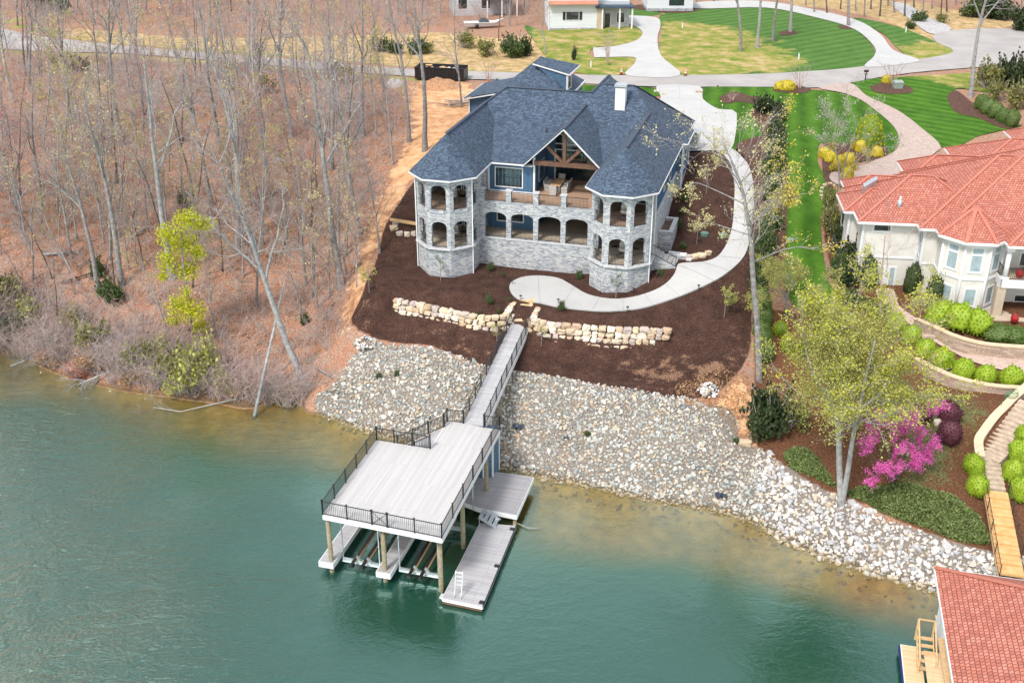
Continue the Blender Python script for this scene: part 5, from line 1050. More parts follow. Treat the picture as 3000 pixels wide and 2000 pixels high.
# ---------------------------------------------------------------- garden walls, stairs and terraces
M['block']=bricky('tan_wall_block',None,None,(.22,.16,.13),.40,.18,.012,.9,.45,.5,.8,.03,cols=[(.15,(.26,.20,.18)),(.5,(.42,.31,.24)),(.85,(.54,.43,.34))])
M['capst']=noisy('tan_cap_stone',[(.3,(.55,.40,.26)),(.7,(.68,.53,.38))],3,.9,'obj')
def rwall(name,label,pts,zt,zb,th=.4):
    """pts (pixel) along the top at height zt(i) ; foot at zb"""
    n=len(pts); q=[P(x,y,z) for (x,y),z in zip(pts,zt)]; q=smooth(q,5); o=q[0]; t=thing(name,label,'retaining wall',(o[0],o[1],zb[0]))
    m=MB(); cps=MB(); L=[]
    for i,p in enumerate(q):
        a=q[max(0,i-1)]; b=q[min(len(q)-1,i+1)]; d=Vector((b[0]-a[0],b[1]-a[1])).normalized(); L.append(Vector((-d.y,d.x)))
    k=len(q)-1
    for i in range(k):
        a,b=q[i],q[i+1]; na,nb=L[i]*th/2,L[i+1]*th/2; f0=zb[0]+(zb[1]-zb[0])*i/k; f1=zb[0]+(zb[1]-zb[0])*(i+1)/k
        ax,ay,bx_,by_=a[0]-o[0],a[1]-o[1],b[0]-o[0],b[1]-o[1]; B0=zb[0]
        m.hexa([(ax-na.x,ay-na.y,f0-B0),(bx_-nb.x,by_-nb.y,f1-B0),(bx_+nb.x,by_+nb.y,f1-B0),(ax+na.x,ay+na.y,f0-B0)],[(ax-na.x,ay-na.y,a[2]-.1-B0),(bx_-nb.x,by_-nb.y,b[2]-.1-B0),(bx_+nb.x,by_+nb.y,b[2]-.1-B0),(ax+na.x,ay+na.y,a[2]-.1-B0)])
        na,nb=na*1.25,nb*1.25
        cps.hexa([(ax-na.x,ay-na.y,a[2]-.097-B0),(bx_-nb.x,by_-nb.y,b[2]-.097-B0),(bx_+nb.x,by_+nb.y,b[2]-.097-B0),(ax+na.x,ay+na.y,a[2]-.097-B0)],[(ax-na.x,ay-na.y,a[2]-B0),(bx_-nb.x,by_-nb.y,b[2]-B0),(bx_+nb.x,by_+nb.y,b[2]-B0),(ax+na.x,ay+na.y,a[2]-B0)])
    m.build('block_wall',M['block'],t); cps.build('cap',M['capst'],t); return t
rwall('retaining_wall','upper curved block retaining wall below the stucco house',[(2104,730),(2140,745),(2190,768),(2250,785),(2310,792),(2400,797)],[6.1,6.25,6.35,6.35,6.35,6.35],(4.5,4.7))
rwall('retaining_wall','lower curved block retaining wall beneath the row of round bushes',[(2104,820),(2140,840),(2190,862),(2250,878),(2310,886),(2400,890)],[4.9,5.05,5.15,5.2,5.2,5.2],(3.8,4.0))
rwall('stepped_wall','stepped block wall beside the garden stairs at the right edge',[(2252,1045),(2248,1010),(2262,985),(2285,955),(2310,930),(2335,905),(2375,870)],[3.7,3.9,4.2,4.6,5.0,5.4,5.8],(2.8,4.4),.5)
tile2=bricky('tan_terrace_pavers',None,None,(.30,.22,.19),.28,.14,.012,.85,.4,.5,.3,.01,cols=[(.2,(.42,.31,.26)),(.8,(.58,.45,.38))])
sheet('terrace_path',gp([(2012,668),(2052,668),(2060,700),(2110,737),(2150,765),(2200,800),(2260,820),(2400,832),(2400,866),(2300,852),(2240,835),(2190,812),(2140,785),(2100,755),(2050,720),(2026,705)],n=3),.12,tile2,.7)
def steps(name,label,pts,z0,z1,n,wd,mat,group=None):
    a=P(*pts[0],z0); b=P(*pts[1],z1); t=thing(name,label,'steps',(a[0],a[1],min(z0,z1)-.2)); d=Vector((b[0]-a[0],b[1]-a[1])); L=d.length; d.normalize(); s=Vector((-d.y,d.x))*wd/2
    for k in range(n):
        m=MB(); p=d*(L*k/n); q=d*(L*(k+1)/n+.04); wp=(a[0]+(p.x+q.x)/2,a[1]+(p.y+q.y)/2); z=t1(*wp)+.16-t.location.z
        m.hexa([(p.x-s.x,p.y-s.y,z-.5),(p.x+s.x,p.y+s.y,z-.5),(q.x+s.x,q.y+s.y,z-.5),(q.x-s.x,q.y-s.y,z-.5)][::-1],[(p.x-s.x,p.y-s.y,z),(p.x+s.x,p.y+s.y,z),(q.x+s.x,q.y+s.y,z),(q.x-s.x,q.y-s.y,z)][::-1]); m.build('tread',mat,t)
    return t
stepm=noisy('rough_tan_step',[(.3,(.34,.27,.21)),(.7,(.56,.46,.36))],3,.9,'obj')
steps('garden_steps','grey stone steps in the middle of the curved terrace path',[(2112,752),(2150,782)],5.75,4.95,5,1.5,stepm)
steps('garden_steps','stone steps leading from the patio doors towards the terrace path',[(2035,672),(2048,720)],6.75,5.9,5,1.5,stepm)
steps('garden_stairs','upper flight of rough stone stairs climbing beside the stepped wall',[(2268,1042),(2375,915)],3.35,5.9,15,1.9,stepm)
steps('garden_stairs','lower flight of stone stairs between the round bushes',[(2285,1122),(2270,1042)],2.2,3.3,7,1.5,stepm)
# wooden ramp and stairs to the red-roofed boathouse
a=Vector(P(2287,1127,2.45)); b=Vector(P(2325,1330,1.5)); d=(b-a); Lr=math.hypot(d.x,d.y); an=math.atan2(d.x,-d.y)
rm_=thing('wooden_ramp','narrow orange wooden gangway running down to the boathouse','gangway',tuple(a),an)
m=MB(); n=int(Lr/.46)
for k in range(n): y=-k*.46; m.box(-.75,.75,y-.44,y,-.12+(b.z-a.z)*k/n,(b.z-a.z)*k/n+(.05 if k%2 else 0))
m.build('deck_boards',noisy('orange_boards',[(.3,(.52,.28,.10)),(.7,(.72,.44,.20))],2,.8,'obj'),rm_)
for s in (-.78,.78):
    m=MB(); railing(m,(s,0,0),(s,-Lr,b.z-a.z),.85,.35,posts=[0,.25,.5,.75,1],pw=.05,bw=.012,rail=.035); m.build('railing',M['black'],rm_); m=MB(); m.bar((s*.98,0,-.15),(s*.98,-Lr,b.z-a.z-.15),.06,.2); m.build('stringer',M['lumber'],rm_)
# red-roofed boathouse, bottom right
BT=P(2150,1290,5.0); BA=R(9)
q1=P(2180,1568,4.2); BAo=math.atan2(BT[0]-q1[0],BT[1]-q1[1]); BW,BLc,BV=frame(BT,R(14))
bh=thing('boathouse','red tiled boathouse with a pale wooden dock at the bottom right corner','boathouse',(BT[0],BT[1],0),-R(14))
m=MB(); r1=(0,0,5.0); eL=BLc(P(2186,1600,4.6)); rd=BLc(P(2352,1372,6.6)); 
bcap=MB(); hw=5.2
m.face([(0,0,4.6),(0,-13,4.6),(hw,-13+hw,7.6),(hw,-hw,7.6)][::-1]); m.face([(0,0,4.6),(2*hw,0,4.6),(hw,-hw,7.6)]); m.face([(2*hw,0,4.6),(2*hw,-13,4.6),(hw,-13+hw,7.6),(hw,-hw,7.6)]); m.face([(0,-13,4.6),(2*hw,-13,4.6),(hw,-13+hw,7.6)])
br=m.build('roof',M['redtile'],bh); fixn(br); reuv(br)
for p,q in (((0,0,4.64),(hw,-hw,7.64)),((hw,-hw,7.64),(2*hw,0,4.64)),((hw,-hw,7.64),(hw,-13+hw,7.64))): bcap.bar(p,q,.3,.05)
bcap.build('ridge_tiles',M['tilecap'],br)
m=MB()
for p,q in (((0,0,4.5),(0,-13,4.5)),((0,0,4.5),(2*hw,0,4.5)),((0,-13,4.5),(2*hw,-13,4.5))): m.bar(p,q,.1,.18)
m.build('fascia',M['white'],br)
m=MB(); m.box(.55,2*hw-.55,-12,-.5,.9,4.5); m.build('wall',M['white'],bh); m=MB(); m.box(.0,.55,-9.5,-4.4,3.0,3.1); m.build('wall_ledge',M['lumber'],bh)
bd=boards('pale_pine_boards',[(.2,(.60,.42,.24)),(.8,(.72,.54,.34))],.14,4,.008,gapc=(.32,.20,.10))
m=MB(); m.box(-.35,.6,-12.5,-3.2,1.0,1.08); m.box(.6,2*hw,-.5,.2,1.0,1.08); m.build('side_walk',bd,bh)
fdp=[BLc(P(x,y,.6))[:2] for x,y in ((2070,1480),(2165,1500),(2190,1640),(2068,1700))]
f2=thing('pine_dock','pale pine floating platform with blue edge beside the red boathouse','dock',(BT[0],BT[1],0),-R(14))
x0=fdp[0][0]; y0=fdp[0][1]; m=MB(); m.box(x0,-.4,y0-7,y0,.55,.62); m.build('deck_boards',bd,f2); m=MB(); m.box(x0-.05,x0,y0-7,y0+.05,.3,.6); m.box(x0,-.4,y0,y0+.05,.3,.6); m.build('edge_trim',M['white'],f2); m=MB(); m.box(x0-.12,x0-.05,y0-7,y0+.05,.2,.55); m.build('bumper_strip',flat('dark_blue_rubber',(.01,.015,.12),.5),f2); m=MB(); m.box(x0+.1,-.5,y0-7,y0-.1,.0,.5); m.build('float',M['black'],f2)
f3=thing('wooden_ladder_steps','small wooden steps with handrail between pine platform and boathouse walkway','steps',(BT[0],BT[1],0),-R(14))
sx=-.42; m=MB()
tp=BLc(P(2105,1545,.65)); tq=BLc(P(2125,1432,1.4)); sxx=(tp[0]+tq[0])/2+.2
for k in range(5): m=MB(); y=tp[1]+.25+k*.45; m.box(sxx-.42,sxx+.42,y,y+.25,.72+k*.17,.78+k*.17); m.build('tread',M['lumber'],f3)
for s in (-.45,.45):
    m=MB(); m.bar((sxx+s,tp[1]+.1,.65),(sxx+s,tp[1]+2.5,1.5),.05,.2); m.bar((sxx+s,tp[1]+2.6,.9),(sxx+s,tp[1]+2.6,2.4),.09); m.bar((sxx+s,tp[1]+.2,.65),(sxx+s,tp[1]+.2,1.5),.09); m.bar((sxx+s,tp[1]+.2,1.5),(sxx+s,tp[1]+2.6,2.4),.09,.05); m.build('stringer_rail',M['lumber'],f3)
m=MB(); m.bar((sxx-.45,tp[1]+2.6,2.4),(sxx+.45,tp[1]+2.6,2.4),.09,.05); m.build('handrail',M['lumber'],f3)
m=MB(); m.cyl(.3,-10.2,.5,3.9,.06,8); m.cyl(.3,-10.2,1.1,1.3,.17,12); m.build('pipe',M['galv'],bh)
# ---------------------------------------------------------------- houses beyond the road
def simple_house(name,label,px,py,z,ang,parts,cat='house'):
    g=P(px,py,z); t=thing(name,label,cat,(g[0],g[1],z),-R(ang)); parts(t); return t
whs=bricky('white_lap_siding',None,None,(.45,.46,.47),9,.18,.012,.6,.2,.5,.4,.01,cols=[(.2,(.60,.64,.69)),(.8,(.68,.72,.77))]); grs=bricky('grey_lap_siding',None,None,(.28,.30,.32),9,.18,.012,.6,.2,.5,.4,.01,cols=[(.2,(.42,.44,.47)),(.8,(.50,.52,.55))])
def wh1(t):
    m=MB(); m.box(-.2,7.5,0,9,-.5,7.5); m.face([(-.2,-.0,7.5),(7.5,-.0,7.5),(3.65,-.0,10.5)]); m.build('wall',whs,t); m=MB(); m.face([(-.6,-.5,7.2),(3.65,-.5,10.8),(3.65,9.5,10.8),(-.6,9.5,7.2)]); m.face([(3.65,-.5,10.8),(7.9,-.5,7.2),(7.9,9.5,7.2),(3.65,9.5,10.8)]); r=m.build('roof',M['shingle'],t); fixn(r); reuv(r)
    m=MB(); m.hexa([(-.3,-1.0,4.1),(7.6,-1.0,4.1),(7.6,0,4.1),(-.3,0,4.1)],[(-.3,-1.0,4.15),(7.6,-1.0,4.15),(7.6,-.02,4.6),(-.3,-.02,4.6)]); m.build('pent_roof',flat('copper_pent_roof',(.42,.18,.12),.5),t)
    m=MB(); m.box(-.25,7.55,-.06,-.0,-.5,.35); m.box(-.26,-.2,0,9,-.5,.35); m.build('stone_skirt',M['stone'],t)
    for x,z in ((2.6,1.6),(3.5,5.6)):
        w_=window(t,0,(x,0),(x+2.0,0),z,z+1.25,3); m=MB(); m.box(x-.55,x-.12,-.07,-.02,z,z+1.25); m.box(x+2.12,x+2.55,-.07,-.02,z,z+1.25); m.build('shutter',M['black'],w_)
    m=MB()
    for x in (-.2,7.5): m.box(x-.08,x+.08,-.08,.08,-.2,7.5)
    m.build('corner_trim',M['white'],t)
    # porch wing
    m=MB(); m.box(7.5,13,1.5,8,-.3,4.2); m.build('porch_wing',grs,t); m=MB(); m.box(7.3,13.5,-.5,8,3.4,3.7); m.build('porch_roof',M['shingle'],t)
    for x in (8.4,11.2,13.2): m=MB(); m.box(x-.12,x+.12,-.3,-.06,0,3.4); m.build('column',M['white'],t)
    m=MB(); m.box(7.5,8.3,-.1,.6,0,3.4); m.build('stone_pier',M['porchconc'],t); window(t,0,(9.0,1.5),(9.9,1.5),0.1,2.4,1,name='front_door'); window(t,0,(11,1.5),(12.2,1.5),.9,2.4,2)
simple_house('white_house','white sided gabled house beyond the road at the top of the photo','house' and 1263,70,13.1,-3,wh1)
def wh2(t):
    m=MB(); m.box(0,8,0,8,.7,4); m.build('wall',whs,t); m=MB(); m.box(-.05,8.05,-.05,8,-.3,.7); m.build('stone_skirt',M['stone'],t); window(t,0,(3.9,0),(6.3,0),1.3,2.9,1,inner='black',fm='black'); m=MB(); m.face([(-.5,-.5,3.9),(8.5,-.5,3.9),(4,4,6.5)]); m.face([(8.5,-.5,3.9),(8.5,8.5,3.9),(4,4,6.5)]); m.face([(8.5,8.5,3.9),(-.5,8.5,3.9),(4,4,6.5)]); m.face([(-.5,8.5,3.9),(-.5,-.5,3.9),(4,4,6.5)]); r=m.build('roof',M['shingle'],t); fixn(r); reuv(r)
simple_house('white_cottage','low white house with stone base and one dark window at the top edge',1486,29,13.1,0,wh2)
def wh3(t):
    m=MB(); m.box(0,10,0,7,-.3,5.5); m.build('wall',grs,t); m=MB(); m.face([(-.5,-1,5.3),(10.5,-1,5.3),(10.5,3.5,8),(-.5,3.5,8)]); m.face([(-.5,3.5,8),(10.5,3.5,8),(10.5,8,5.3),(-.5,8,5.3)]); r=m.build('roof',M['shingle'],t); fixn(r); reuv(r)
    for x in (1,5): window(t,0,(x,0),(x+1.5,0),1,2.6,2)
    m=MB(); m.box(5.5,11,-3,0,2.8,3.0); m.build('porch_roof',M['shingle'],t)
    for x in (5.7,8.2,10.8): m=MB(); m.box(x-.1,x+.1,-2.9,-2.7,-.3,2.8); m.build('column',M['white'],t)
simple_house('grey_house','grey house with white porch posts half hidden by trees beyond the road',1040,35,13.2,-8,wh3)
g=P(1108,62,13.2); bt=thing('motor_boat','white boat on a trailer beside the grey house','boat',g,.15); m=MB()
m.add([(-3,-1,.8),(2,-1,.8),(3.6,0,1.3),(2,1,.8),(-3,1,.8),(-2.8,-.7,.2),(1.6,-.6,.2),(2.8,0,.5),(1.6,.6,.2),(-2.8,.7,.2)],[(0,5,6,1),(1,6,7,2),(2,7,8,3),(3,8,9,4),(4,9,5,0),(9,8,7,6,5),(0,1,2,3,4)]); m.build('hull',M['white'],bt); m=MB(); m.hexa([(-.6,-.7,.8),(1.2,-.6,.8),(1.2,.6,.8),(-.6,.7,.8)],[(-.3,-.55,1.4),(.5,-.5,1.4),(.5,.5,1.4),(-.3,.55,1.4)]); m.build('windscreen',M['glass'],bt)
for s in (-1,1): m=MB(); m.tube([(-1,s*.9-.1,.3),(-1,s*.9+.1,.3)],.3,12); m.build('wheel',M['black'],bt)
M['lf_cover']=leafmat('ground_cover_leaves',(.08,.12,.03),(.24,.31,.10))
# ---------------------------------------------------------------- vegetation
def leafq(mb,p,s,r):
    n=Vector((r.gauss(0,1),r.gauss(0,1),r.gauss(0,1)+.6)).normalized(); a=n.orthogonal().normalized(); b=n.cross(a); t=r.uniform(0,6.28); a,b=a*math.cos(t)+b*math.sin(t),b*math.cos(t)-a*math.sin(t)
    a*=s; b*=s*.7; k=len(mb.v); mb.v+=[tuple(p-a),tuple(p+b),tuple(p+a),tuple(p-b)]; mb.f.append((k,k+1,k+2,k+3)); mb.sm.append(False)
def cloud(mb,c,rad,n,s,r,shell=.35,low=-1):
    c=Vector(c)
    for _ in range(n):
        while True:
            v=Vector((r.gauss(0,1),r.gauss(0,1),r.gauss(0,1))).normalized()
            if v.z>=low: break
        k=(shell+(1-shell)*r.random())**.6; leafq(mb,c+Vector((v.x*rad[0]*k,v.y*rad[1]*k,v.z*rad[2]*k)),s*r.uniform(.7,1.35),r)
def limb(mb,p,d,L,r0,r1,seg,k,r,wob=.18,up=.05):
    pts=[p.copy()]; d=d.normalized(); 
    for i in range(seg):
        d=(d+Vector((r.gauss(0,wob),r.gauss(0,wob),r.gauss(0,wob)+up))).normalized(); p=p+d*L/seg; pts.append(p.copy())
    mb.tube(pts,[r0+(r1-r0)*i/seg for i in range(seg+1)],k,True,False); return pts,d
def perp(d,ang,r):
    a=d.orthogonal().normalized(); b=d.cross(a); t=r.uniform(0,6.28); s=a*math.cos(t)+b*math.sin(t); return (d*math.cos(ang)+s*math.sin(ang)).normalized()
def grow(tm,wm,p,d,L,r0,r,lev,maxlev,tips,nch=(4,6),spread=(.5,.95),tw=.012,wob=.18,up=.06,start=.3):
    thin=r0<.045
    pts,dd=limb(wm if thin else tm,p,d,L,r0,max(tw*.5,r0*.35),5 if lev<2 else 3,3 if thin else (7 if r0>.12 else 5),r,wob,up)
    if lev>=maxlev: tips+=pts[1:]; return
    n=r.randint(*nch)
    for i in range(n):
        t=start+(1-start)*(i+r.random())/n; x=t*(len(pts)-1); j=min(int(x),len(pts)-2); q=pts[j].lerp(pts[j+1],x-j); dl=(pts[j+1]-pts[j]).normalized()
        grow(tm,wm,q,perp(dl,r.uniform(*spread),r),L*r.uniform(.38,.62)*(1.15-.5*t),max(tw,r0*(1-.5*t)*.5),r,lev+1,maxlev,tips,nch,spread,tw,wob,up,.2)
def tree_proto(seed,h,r0,fork=.55,n1=13,lean=0,fine=3,tw=.014,spread=(.45,.95)):
    r=random.Random(seed); tm=MB(); wm=MB(); tips=[]; seg=9; p=Vector((0,0,-.4)); d=Vector((0,0,1)); pts=[p.copy()]; rad=[r0*1.35]
    for i in range(seg):
        d=(d+Vector((r.gauss(0,.05),r.gauss(0,.05),.05))).normalized(); p=p+d*h/seg; pts.append(p.copy()); t=(i+1)/seg; rad.append(r0*(1-.80*t))
    tm.tube(pts,rad,9,True,False)
    for i in range(n1):
        t=fork+(1-fork)*(i+r.random()*.8)/n1; x=t*seg; j=min(int(x),seg-1); q=pts[j].lerp(pts[j+1],x-j); dl=(pts[j+1]-pts[j]).normalized()
        big=i<3 and r.random()<.7
        grow(tm,wm,q,perp(dl,r.uniform(.5,1.0) if not big else .5,r),h*(.34 if big else r.uniform(.16,.28))*(1.25-.6*t),r0*(.50 if big else .28)*(1.3-t),r,1,fine,tips,(4,6),spread,tw)
    for _ in range(3): grow(tm,wm,pts[-1],perp(Vector((0,0,1)),.4,r),h*.13,r0*.17,r,1,fine,tips,(3,5),spread,tw)
    return tm,wm,tips
def mk_tree(name,label,cat,tm,wm,bark,twig,leaves=None,leafmat_=None,group=None,crown='leaves'):
    t=thing(name,label,cat,(0,0,0),0,group); tm.build('trunk',M[bark],t); wm.build('branches',M[twig],t)
    if leaves: leaves.build(crown,M[leafmat_],t)
    return t
def leaves_on(tips,n,s,seed,jit=.15,fz=None):
    r=random.Random(seed); m=MB()
    for _ in range(n):
        p=r.choice(tips); 
        if fz and not fz(p): continue
        leafq(m,Vector(p)+Vector((r.gauss(0,jit),r.gauss(0,jit),r.gauss(0,jit))),s*r.uniform(.6,1.3),r)
    return m
PROT=[]
for k in range(7):
    tm,wm,tips=tree_proto(100+k,20,.27+.03*(k%3),.42+.05*(k%3),12); lv=None; lm=None
    if k in (2,5): lv=leaves_on(tips,330,.08,k); lm='lf_pale'
    if k==6: lv=leaves_on(tips,380,.07,k); lm='lf_pink'
    PROT.append(('tall',mk_tree('bare_tree','x','tree',tm,wm,['bark','barkpale','bark'][k%3],'twig',lv,lm,'trees in the woods left of the blue house',crown='leaves')))
for k in range(5):
    tm,wm,tips=tree_proto(200+k,11,.11,.25,11,tw=.012); lv=None; lm=None
    if k in (1,): lv=leaves_on(tips,420,.075,k); lm='lf_pale'
    if k==3: lv=leaves_on(tips,600,.07,k); lm='lf_pink'
    if k==4: lv=leaves_on(tips,380,.075,k); lm='lf_spring'
    PROT.append(('small',mk_tree('bare_tree','x','tree',tm,wm,['bark','barkpale','barkdark'][k%3],['twig','twigpink','twig'][k%3],lv,lm,'trees in the woods left of the blue house',crown='leaves')))
usedp=set()
def place(proto,base,top=None,h=None,label=None,group=None,rz=0,natural=None,name=None):
    nh_={'tall':20,'small':11}.get(proto[0],natural) 
    o=proto[1]
    if id(o) in usedp: o=copy_tree(o)
    else: usedp.add(id(o))
    o.location=base; 
    if top is not None:
        d=Vector(top)-Vector(base); L=d.length; q=d.to_track_quat('Z','Y')@Matrix.Rotation(rz,3,'Z').to_quaternion(); o.rotation_euler=q.to_euler()
    else: L=h; o.rotation_euler=(0,0,rz)
    s=L/nh_; o.scale=(s,s,s)
    if label: o['label']=label
    if group: o['group']=group
    return o
# trunks read off the photograph: base pixel, a higher point of the trunk, height in m, kind, thickness factor
TR_=[((281,656),(216,314),19,'t'),((227,667),(120,314),15,'t'),((178,653),(110,500),10,'s'),((135,763),(97,583),8,'s'),((398,640),(350,60),22,'t'),((486,472),(430,190),15,'t'),((547,565),(530,60),20,'t'),((560,590),(562,400),9,'s'),
((695,885),(565,500),21,'t'),((695,723),(650,534),9,'s'),((756,682),(750,460),10,'s'),((785,658),(735,150),22,'t'),((828,541),(770,180),19,'t'),((873,581),(850,340),11,'s'),((819,660),(808,500),8,'s'),((902,380),(885,180),13,'s'),((500,772),(463,552),9,'s'),((385,759),(300,560),9,'s'),
((30,235),(5,60),16,'t'),((60,175),(42,0),14,'s'),((68,172),(55,0),15,'s'),((227,155),(200,0),14,'s'),((282,335),(250,20),18,'t'),((300,215),(268,0),16,'t'),((305,212),(296,0),12,'s'),((390,165),(380,40),10,'s'),((512,350),(440,20),20,'t'),((545,380),(515,60),17,'t'),((575,250),(555,70),12,'s'),((597,165),(580,0),13,'s'),
((670,315),(630,20),19,'t'),((705,300),(685,100),12,'s'),((762,390),(745,30),18,'t'),((835,312),(828,0),18,'t'),((865,315),(856,80),13,'s'),((885,230),(862,10),16,'t'),((797,197),(795,50),11,'s'),((940,327),(934,0),17,'t'),((976,345),(950,0),18,'t'),((1060,246),(1050,20),13,'s'),((1145,95),(1140,0),9,'s'),((1252,124),(1247,0),11,'s'),
((60,560),(20,380),12,'s'),((95,480),(70,260),14,'t'),((30,470),(0,320),13,'s'),((340,520),(310,330),12,'s'),((620,470),(600,260),12,'s'),((450,430),(420,230),12,'s'),((200,450),(170,250),14,'s'),((150,380),(130,200),13,'t'),((420,330),(400,150),12,'s'),((600,640),(540,520),8,'s'),((660,560),(640,380),11,'s'),((730,470),(715,290),11,'s'),((240,560),(205,380),11,'s'),((330,610),(300,470),8,'s'),((120,640),(80,520),8,'s'),((70,700),(20,600),7,'s'),((470,560),(440,420),9,'s'),((700,190),(690,40),11,'s'),((640,200),(625,60),11,'s'),((20,130),(5,0),9,'s'),((120,140),(110,20),9,'s'),((350,240),(335,80),12,'s'),((780,250),(770,100),11,'s')]
wr=random.Random(21)
FILL=[]
while len(FILL)<120:
    x=wr.uniform(-60,900); y=wr.uniform(140,720)
    if x>880-(y-140)*.15 or y>640+x*.12: continue
    if 70<y<135: continue
    if any(abs(x-a[0][0])<14 and abs(y-a[0][1])<18 for a in TR_+FILL): continue
    FILL.append(((x,y),(x-wr.uniform(-6,26),y-150),wr.uniform(12,19),'t') if wr.random()<.15 and y<420 else ((x,y),(x-wr.uniform(-6,26),y-150),wr.uniform(7,14),'s'))
FAR=[]
while len(FAR)<60:
    x=wr.uniform(-40,1240); y=wr.uniform(4,62)
    if abs(x-1085)<70 and y>30: continue
    if any(abs(x-a[0][0])<14 and abs(y-a[0][1])<10 for a in FAR): continue
    FAR.append(((x,y),(x-wr.uniform(-6,10),y-80),wr.uniform(11,18),'t' if wr.random()<.3 else 's'))
allt=[]
for lst,z in ((TR_,'slope'),(FILL,'fill'),(FAR,'far')):
    for b,tp,h,k in lst:
        g=G(*b); tt=at_y(tp[0],tp[1],g[1]+wr.uniform(-1,1)); d=(Vector(tt)-Vector(g)).normalized(); allt.append((b,g,Vector(g)+d*h,h,k,z))
def zone_of(x,y,z):
    if z=='far': return 'beyond the road at the top left'
    if y<160: return 'along the near edge of the road'
    if y<300: return 'on the upper wooded slope'
    if y<480: return 'on the middle wooded slope'
    if y<640: return 'on the lower wooded slope'
    return 'near the lake shore'
ORD=['first','second','third','fourth','fifth','sixth','seventh','eighth','ninth','tenth','eleventh','twelfth','thirteenth','fourteenth','fifteenth','sixteenth','seventeenth','eighteenth','nineteenth','twentieth']
def ordn(i):
    if i<20: return ORD[i]
    t={2:'twenty',3:'thirty',4:'forty',5:'fifty',6:'sixty'}[(i+1)//10]; u=(i+1)%10
    return (t+'-'+ORD[u-1]) if u else t.replace('ty','tieth')
zs={}
for i,a in enumerate(allt): zs.setdefault((zone_of(*a[0],a[5]),a[4]),[]).append(i)
lab={}
for (zn_,k),ii in zs.items():
    ii.sort(key=lambda i:allt[i][0][0])
    for j,i in enumerate(ii): lab[i]=('thick' if k=='t' else 'slender')+' bare tree '+zn_+', '+ordn(j)+' from the left'
tall=[p for p in PROT if p[0]=='tall']; small=[p for p in PROT if p[0]=='small']
for i,(b,g,tp,h,k,z) in enumerate(allt):
    pr=(tall if k=='t' else small)
    p=pr[wr.randrange(len(pr))]
    if b[0]>700 and p[1] in (tall[-1][1],small[3][1]): p=pr[0]
    place(p,g,tp,label=lab[i],rz=wr.uniform(0,6.28))
# right-hand and far right trees
RT=[((1701,118),(1699,0),17,'t'),((1740,112),(1746,0),17,'t'),((1775,96),(1780,0),17,'t'),((1815,75),(1817,0),17,'t'),((1949,61),(1951,0),18,'t'),((2228,224),(2262,0),19,'t'),((1870,30),(1868,-60),14,'s'),((1900,32),(1898,-60),14,'s'),((1985,40),(1986,-60),14,'s'),((2020,38),(2023,-60),15,'s'),((2055,30),(2050,-60),15,'s'),((2078,38),(2083,-60),15,'s'),((2120,40),(2125,-60),15,'s'),((2175,28),(2178,-60),15,'s'),((2215,22),(2210,-60),15,'s'),((2290,45),(2295,-60),15,'t'),((2330,30),(2332,-60),15,'s'),((1425,10),(1425,-90),15,'s')]+[((x,y),(x+3,y-90),h,'s') for x,y,h in ((1600,6,13),(1640,5,13),(1850,14,14),(1930,22,13),(1965,26,14),(2000,22,13),(2040,14,14),(2100,18,13),(2140,22,14),(2160,48,13),(2195,12,14),(2240,30,14),(2265,14,14),(2310,22,14),(2345,45,13))]
for i,(b,tp,h,k) in enumerate(RT):
    g=G(*b); d=(Vector(at_y(tp[0],tp[1],g[1]))-Vector(g)).normalized(); pr=tall if k=='t' else small
    lb=['tall bare tree in the far lawn, leftmost of four close together','tall bare tree in the far lawn, second of four from the left','tall bare tree in the far lawn, third of four from the left','tall bare tree in a mulch ring, rightmost of the four in the lawn','thick bare tree in a mulch bed inside the curving far driveway','big bare tree with wide branches above the right hedge'][i] if i<6 else 'bare tree at the top right edge, '+ordn(i-6)+' of those beyond the lawns'
    place(pr[i%2 if k=='t' else (0,2)[i%2]],g,Vector(g)+d*h,label=lb if i!=17 else 'bare tree standing between the two white houses',group='bare trees beyond the road on the right',rz=i)
# ---- shrubs
def ball_proto(name,label,cat,leaf,seed,n=4200,s=.036,squash=.85,shell=.85,rough=.13,core=(.03,.05,.01)):
    r=random.Random(seed); t=thing(name,label,cat); m=MB(); bm=bmesh.new(); bmesh.ops.create_icosphere(bm,subdivisions=3,radius=.93)
    for v in bm.verts:
        k=.95+rough*mnoise.noise(v.co*2.2+Vector((seed,0,0)))*2.4; v.co=Vector((v.co.x*k,v.co.y*k,max(-.5,v.co.z*k)*squash+.5))
    bm.verts.ensure_lookup_table(); bm.verts.index_update(); m.v=[tuple(v.co) for v in bm.verts]; m.f=[tuple(v.index for v in f_.verts) for f_ in bm.faces]; m.sm=[True]*len(m.f); 
    m.build('inner_foliage',M[{'lf_box':'lf_box','lf_hedge':'lf_green','lf_yel':'lf_yel','lf_maroon':'lf_maroon','lf_dark':'lf_dark','lf_lime':'lf_hedge'}[leaf]],t); lf=MB()
    for _ in range(n):
        v=r.choice(bm.verts).co; c=Vector((0,0,.5)); leafq(lf,c+(v-c)*r.uniform(.97,1.07)+Vector((r.gauss(0,.035),r.gauss(0,.035),r.gauss(0,.03))),s*r.uniform(.7,1.3),r)
    bm.free(); lf.build('leaves',M[leaf],t); return t
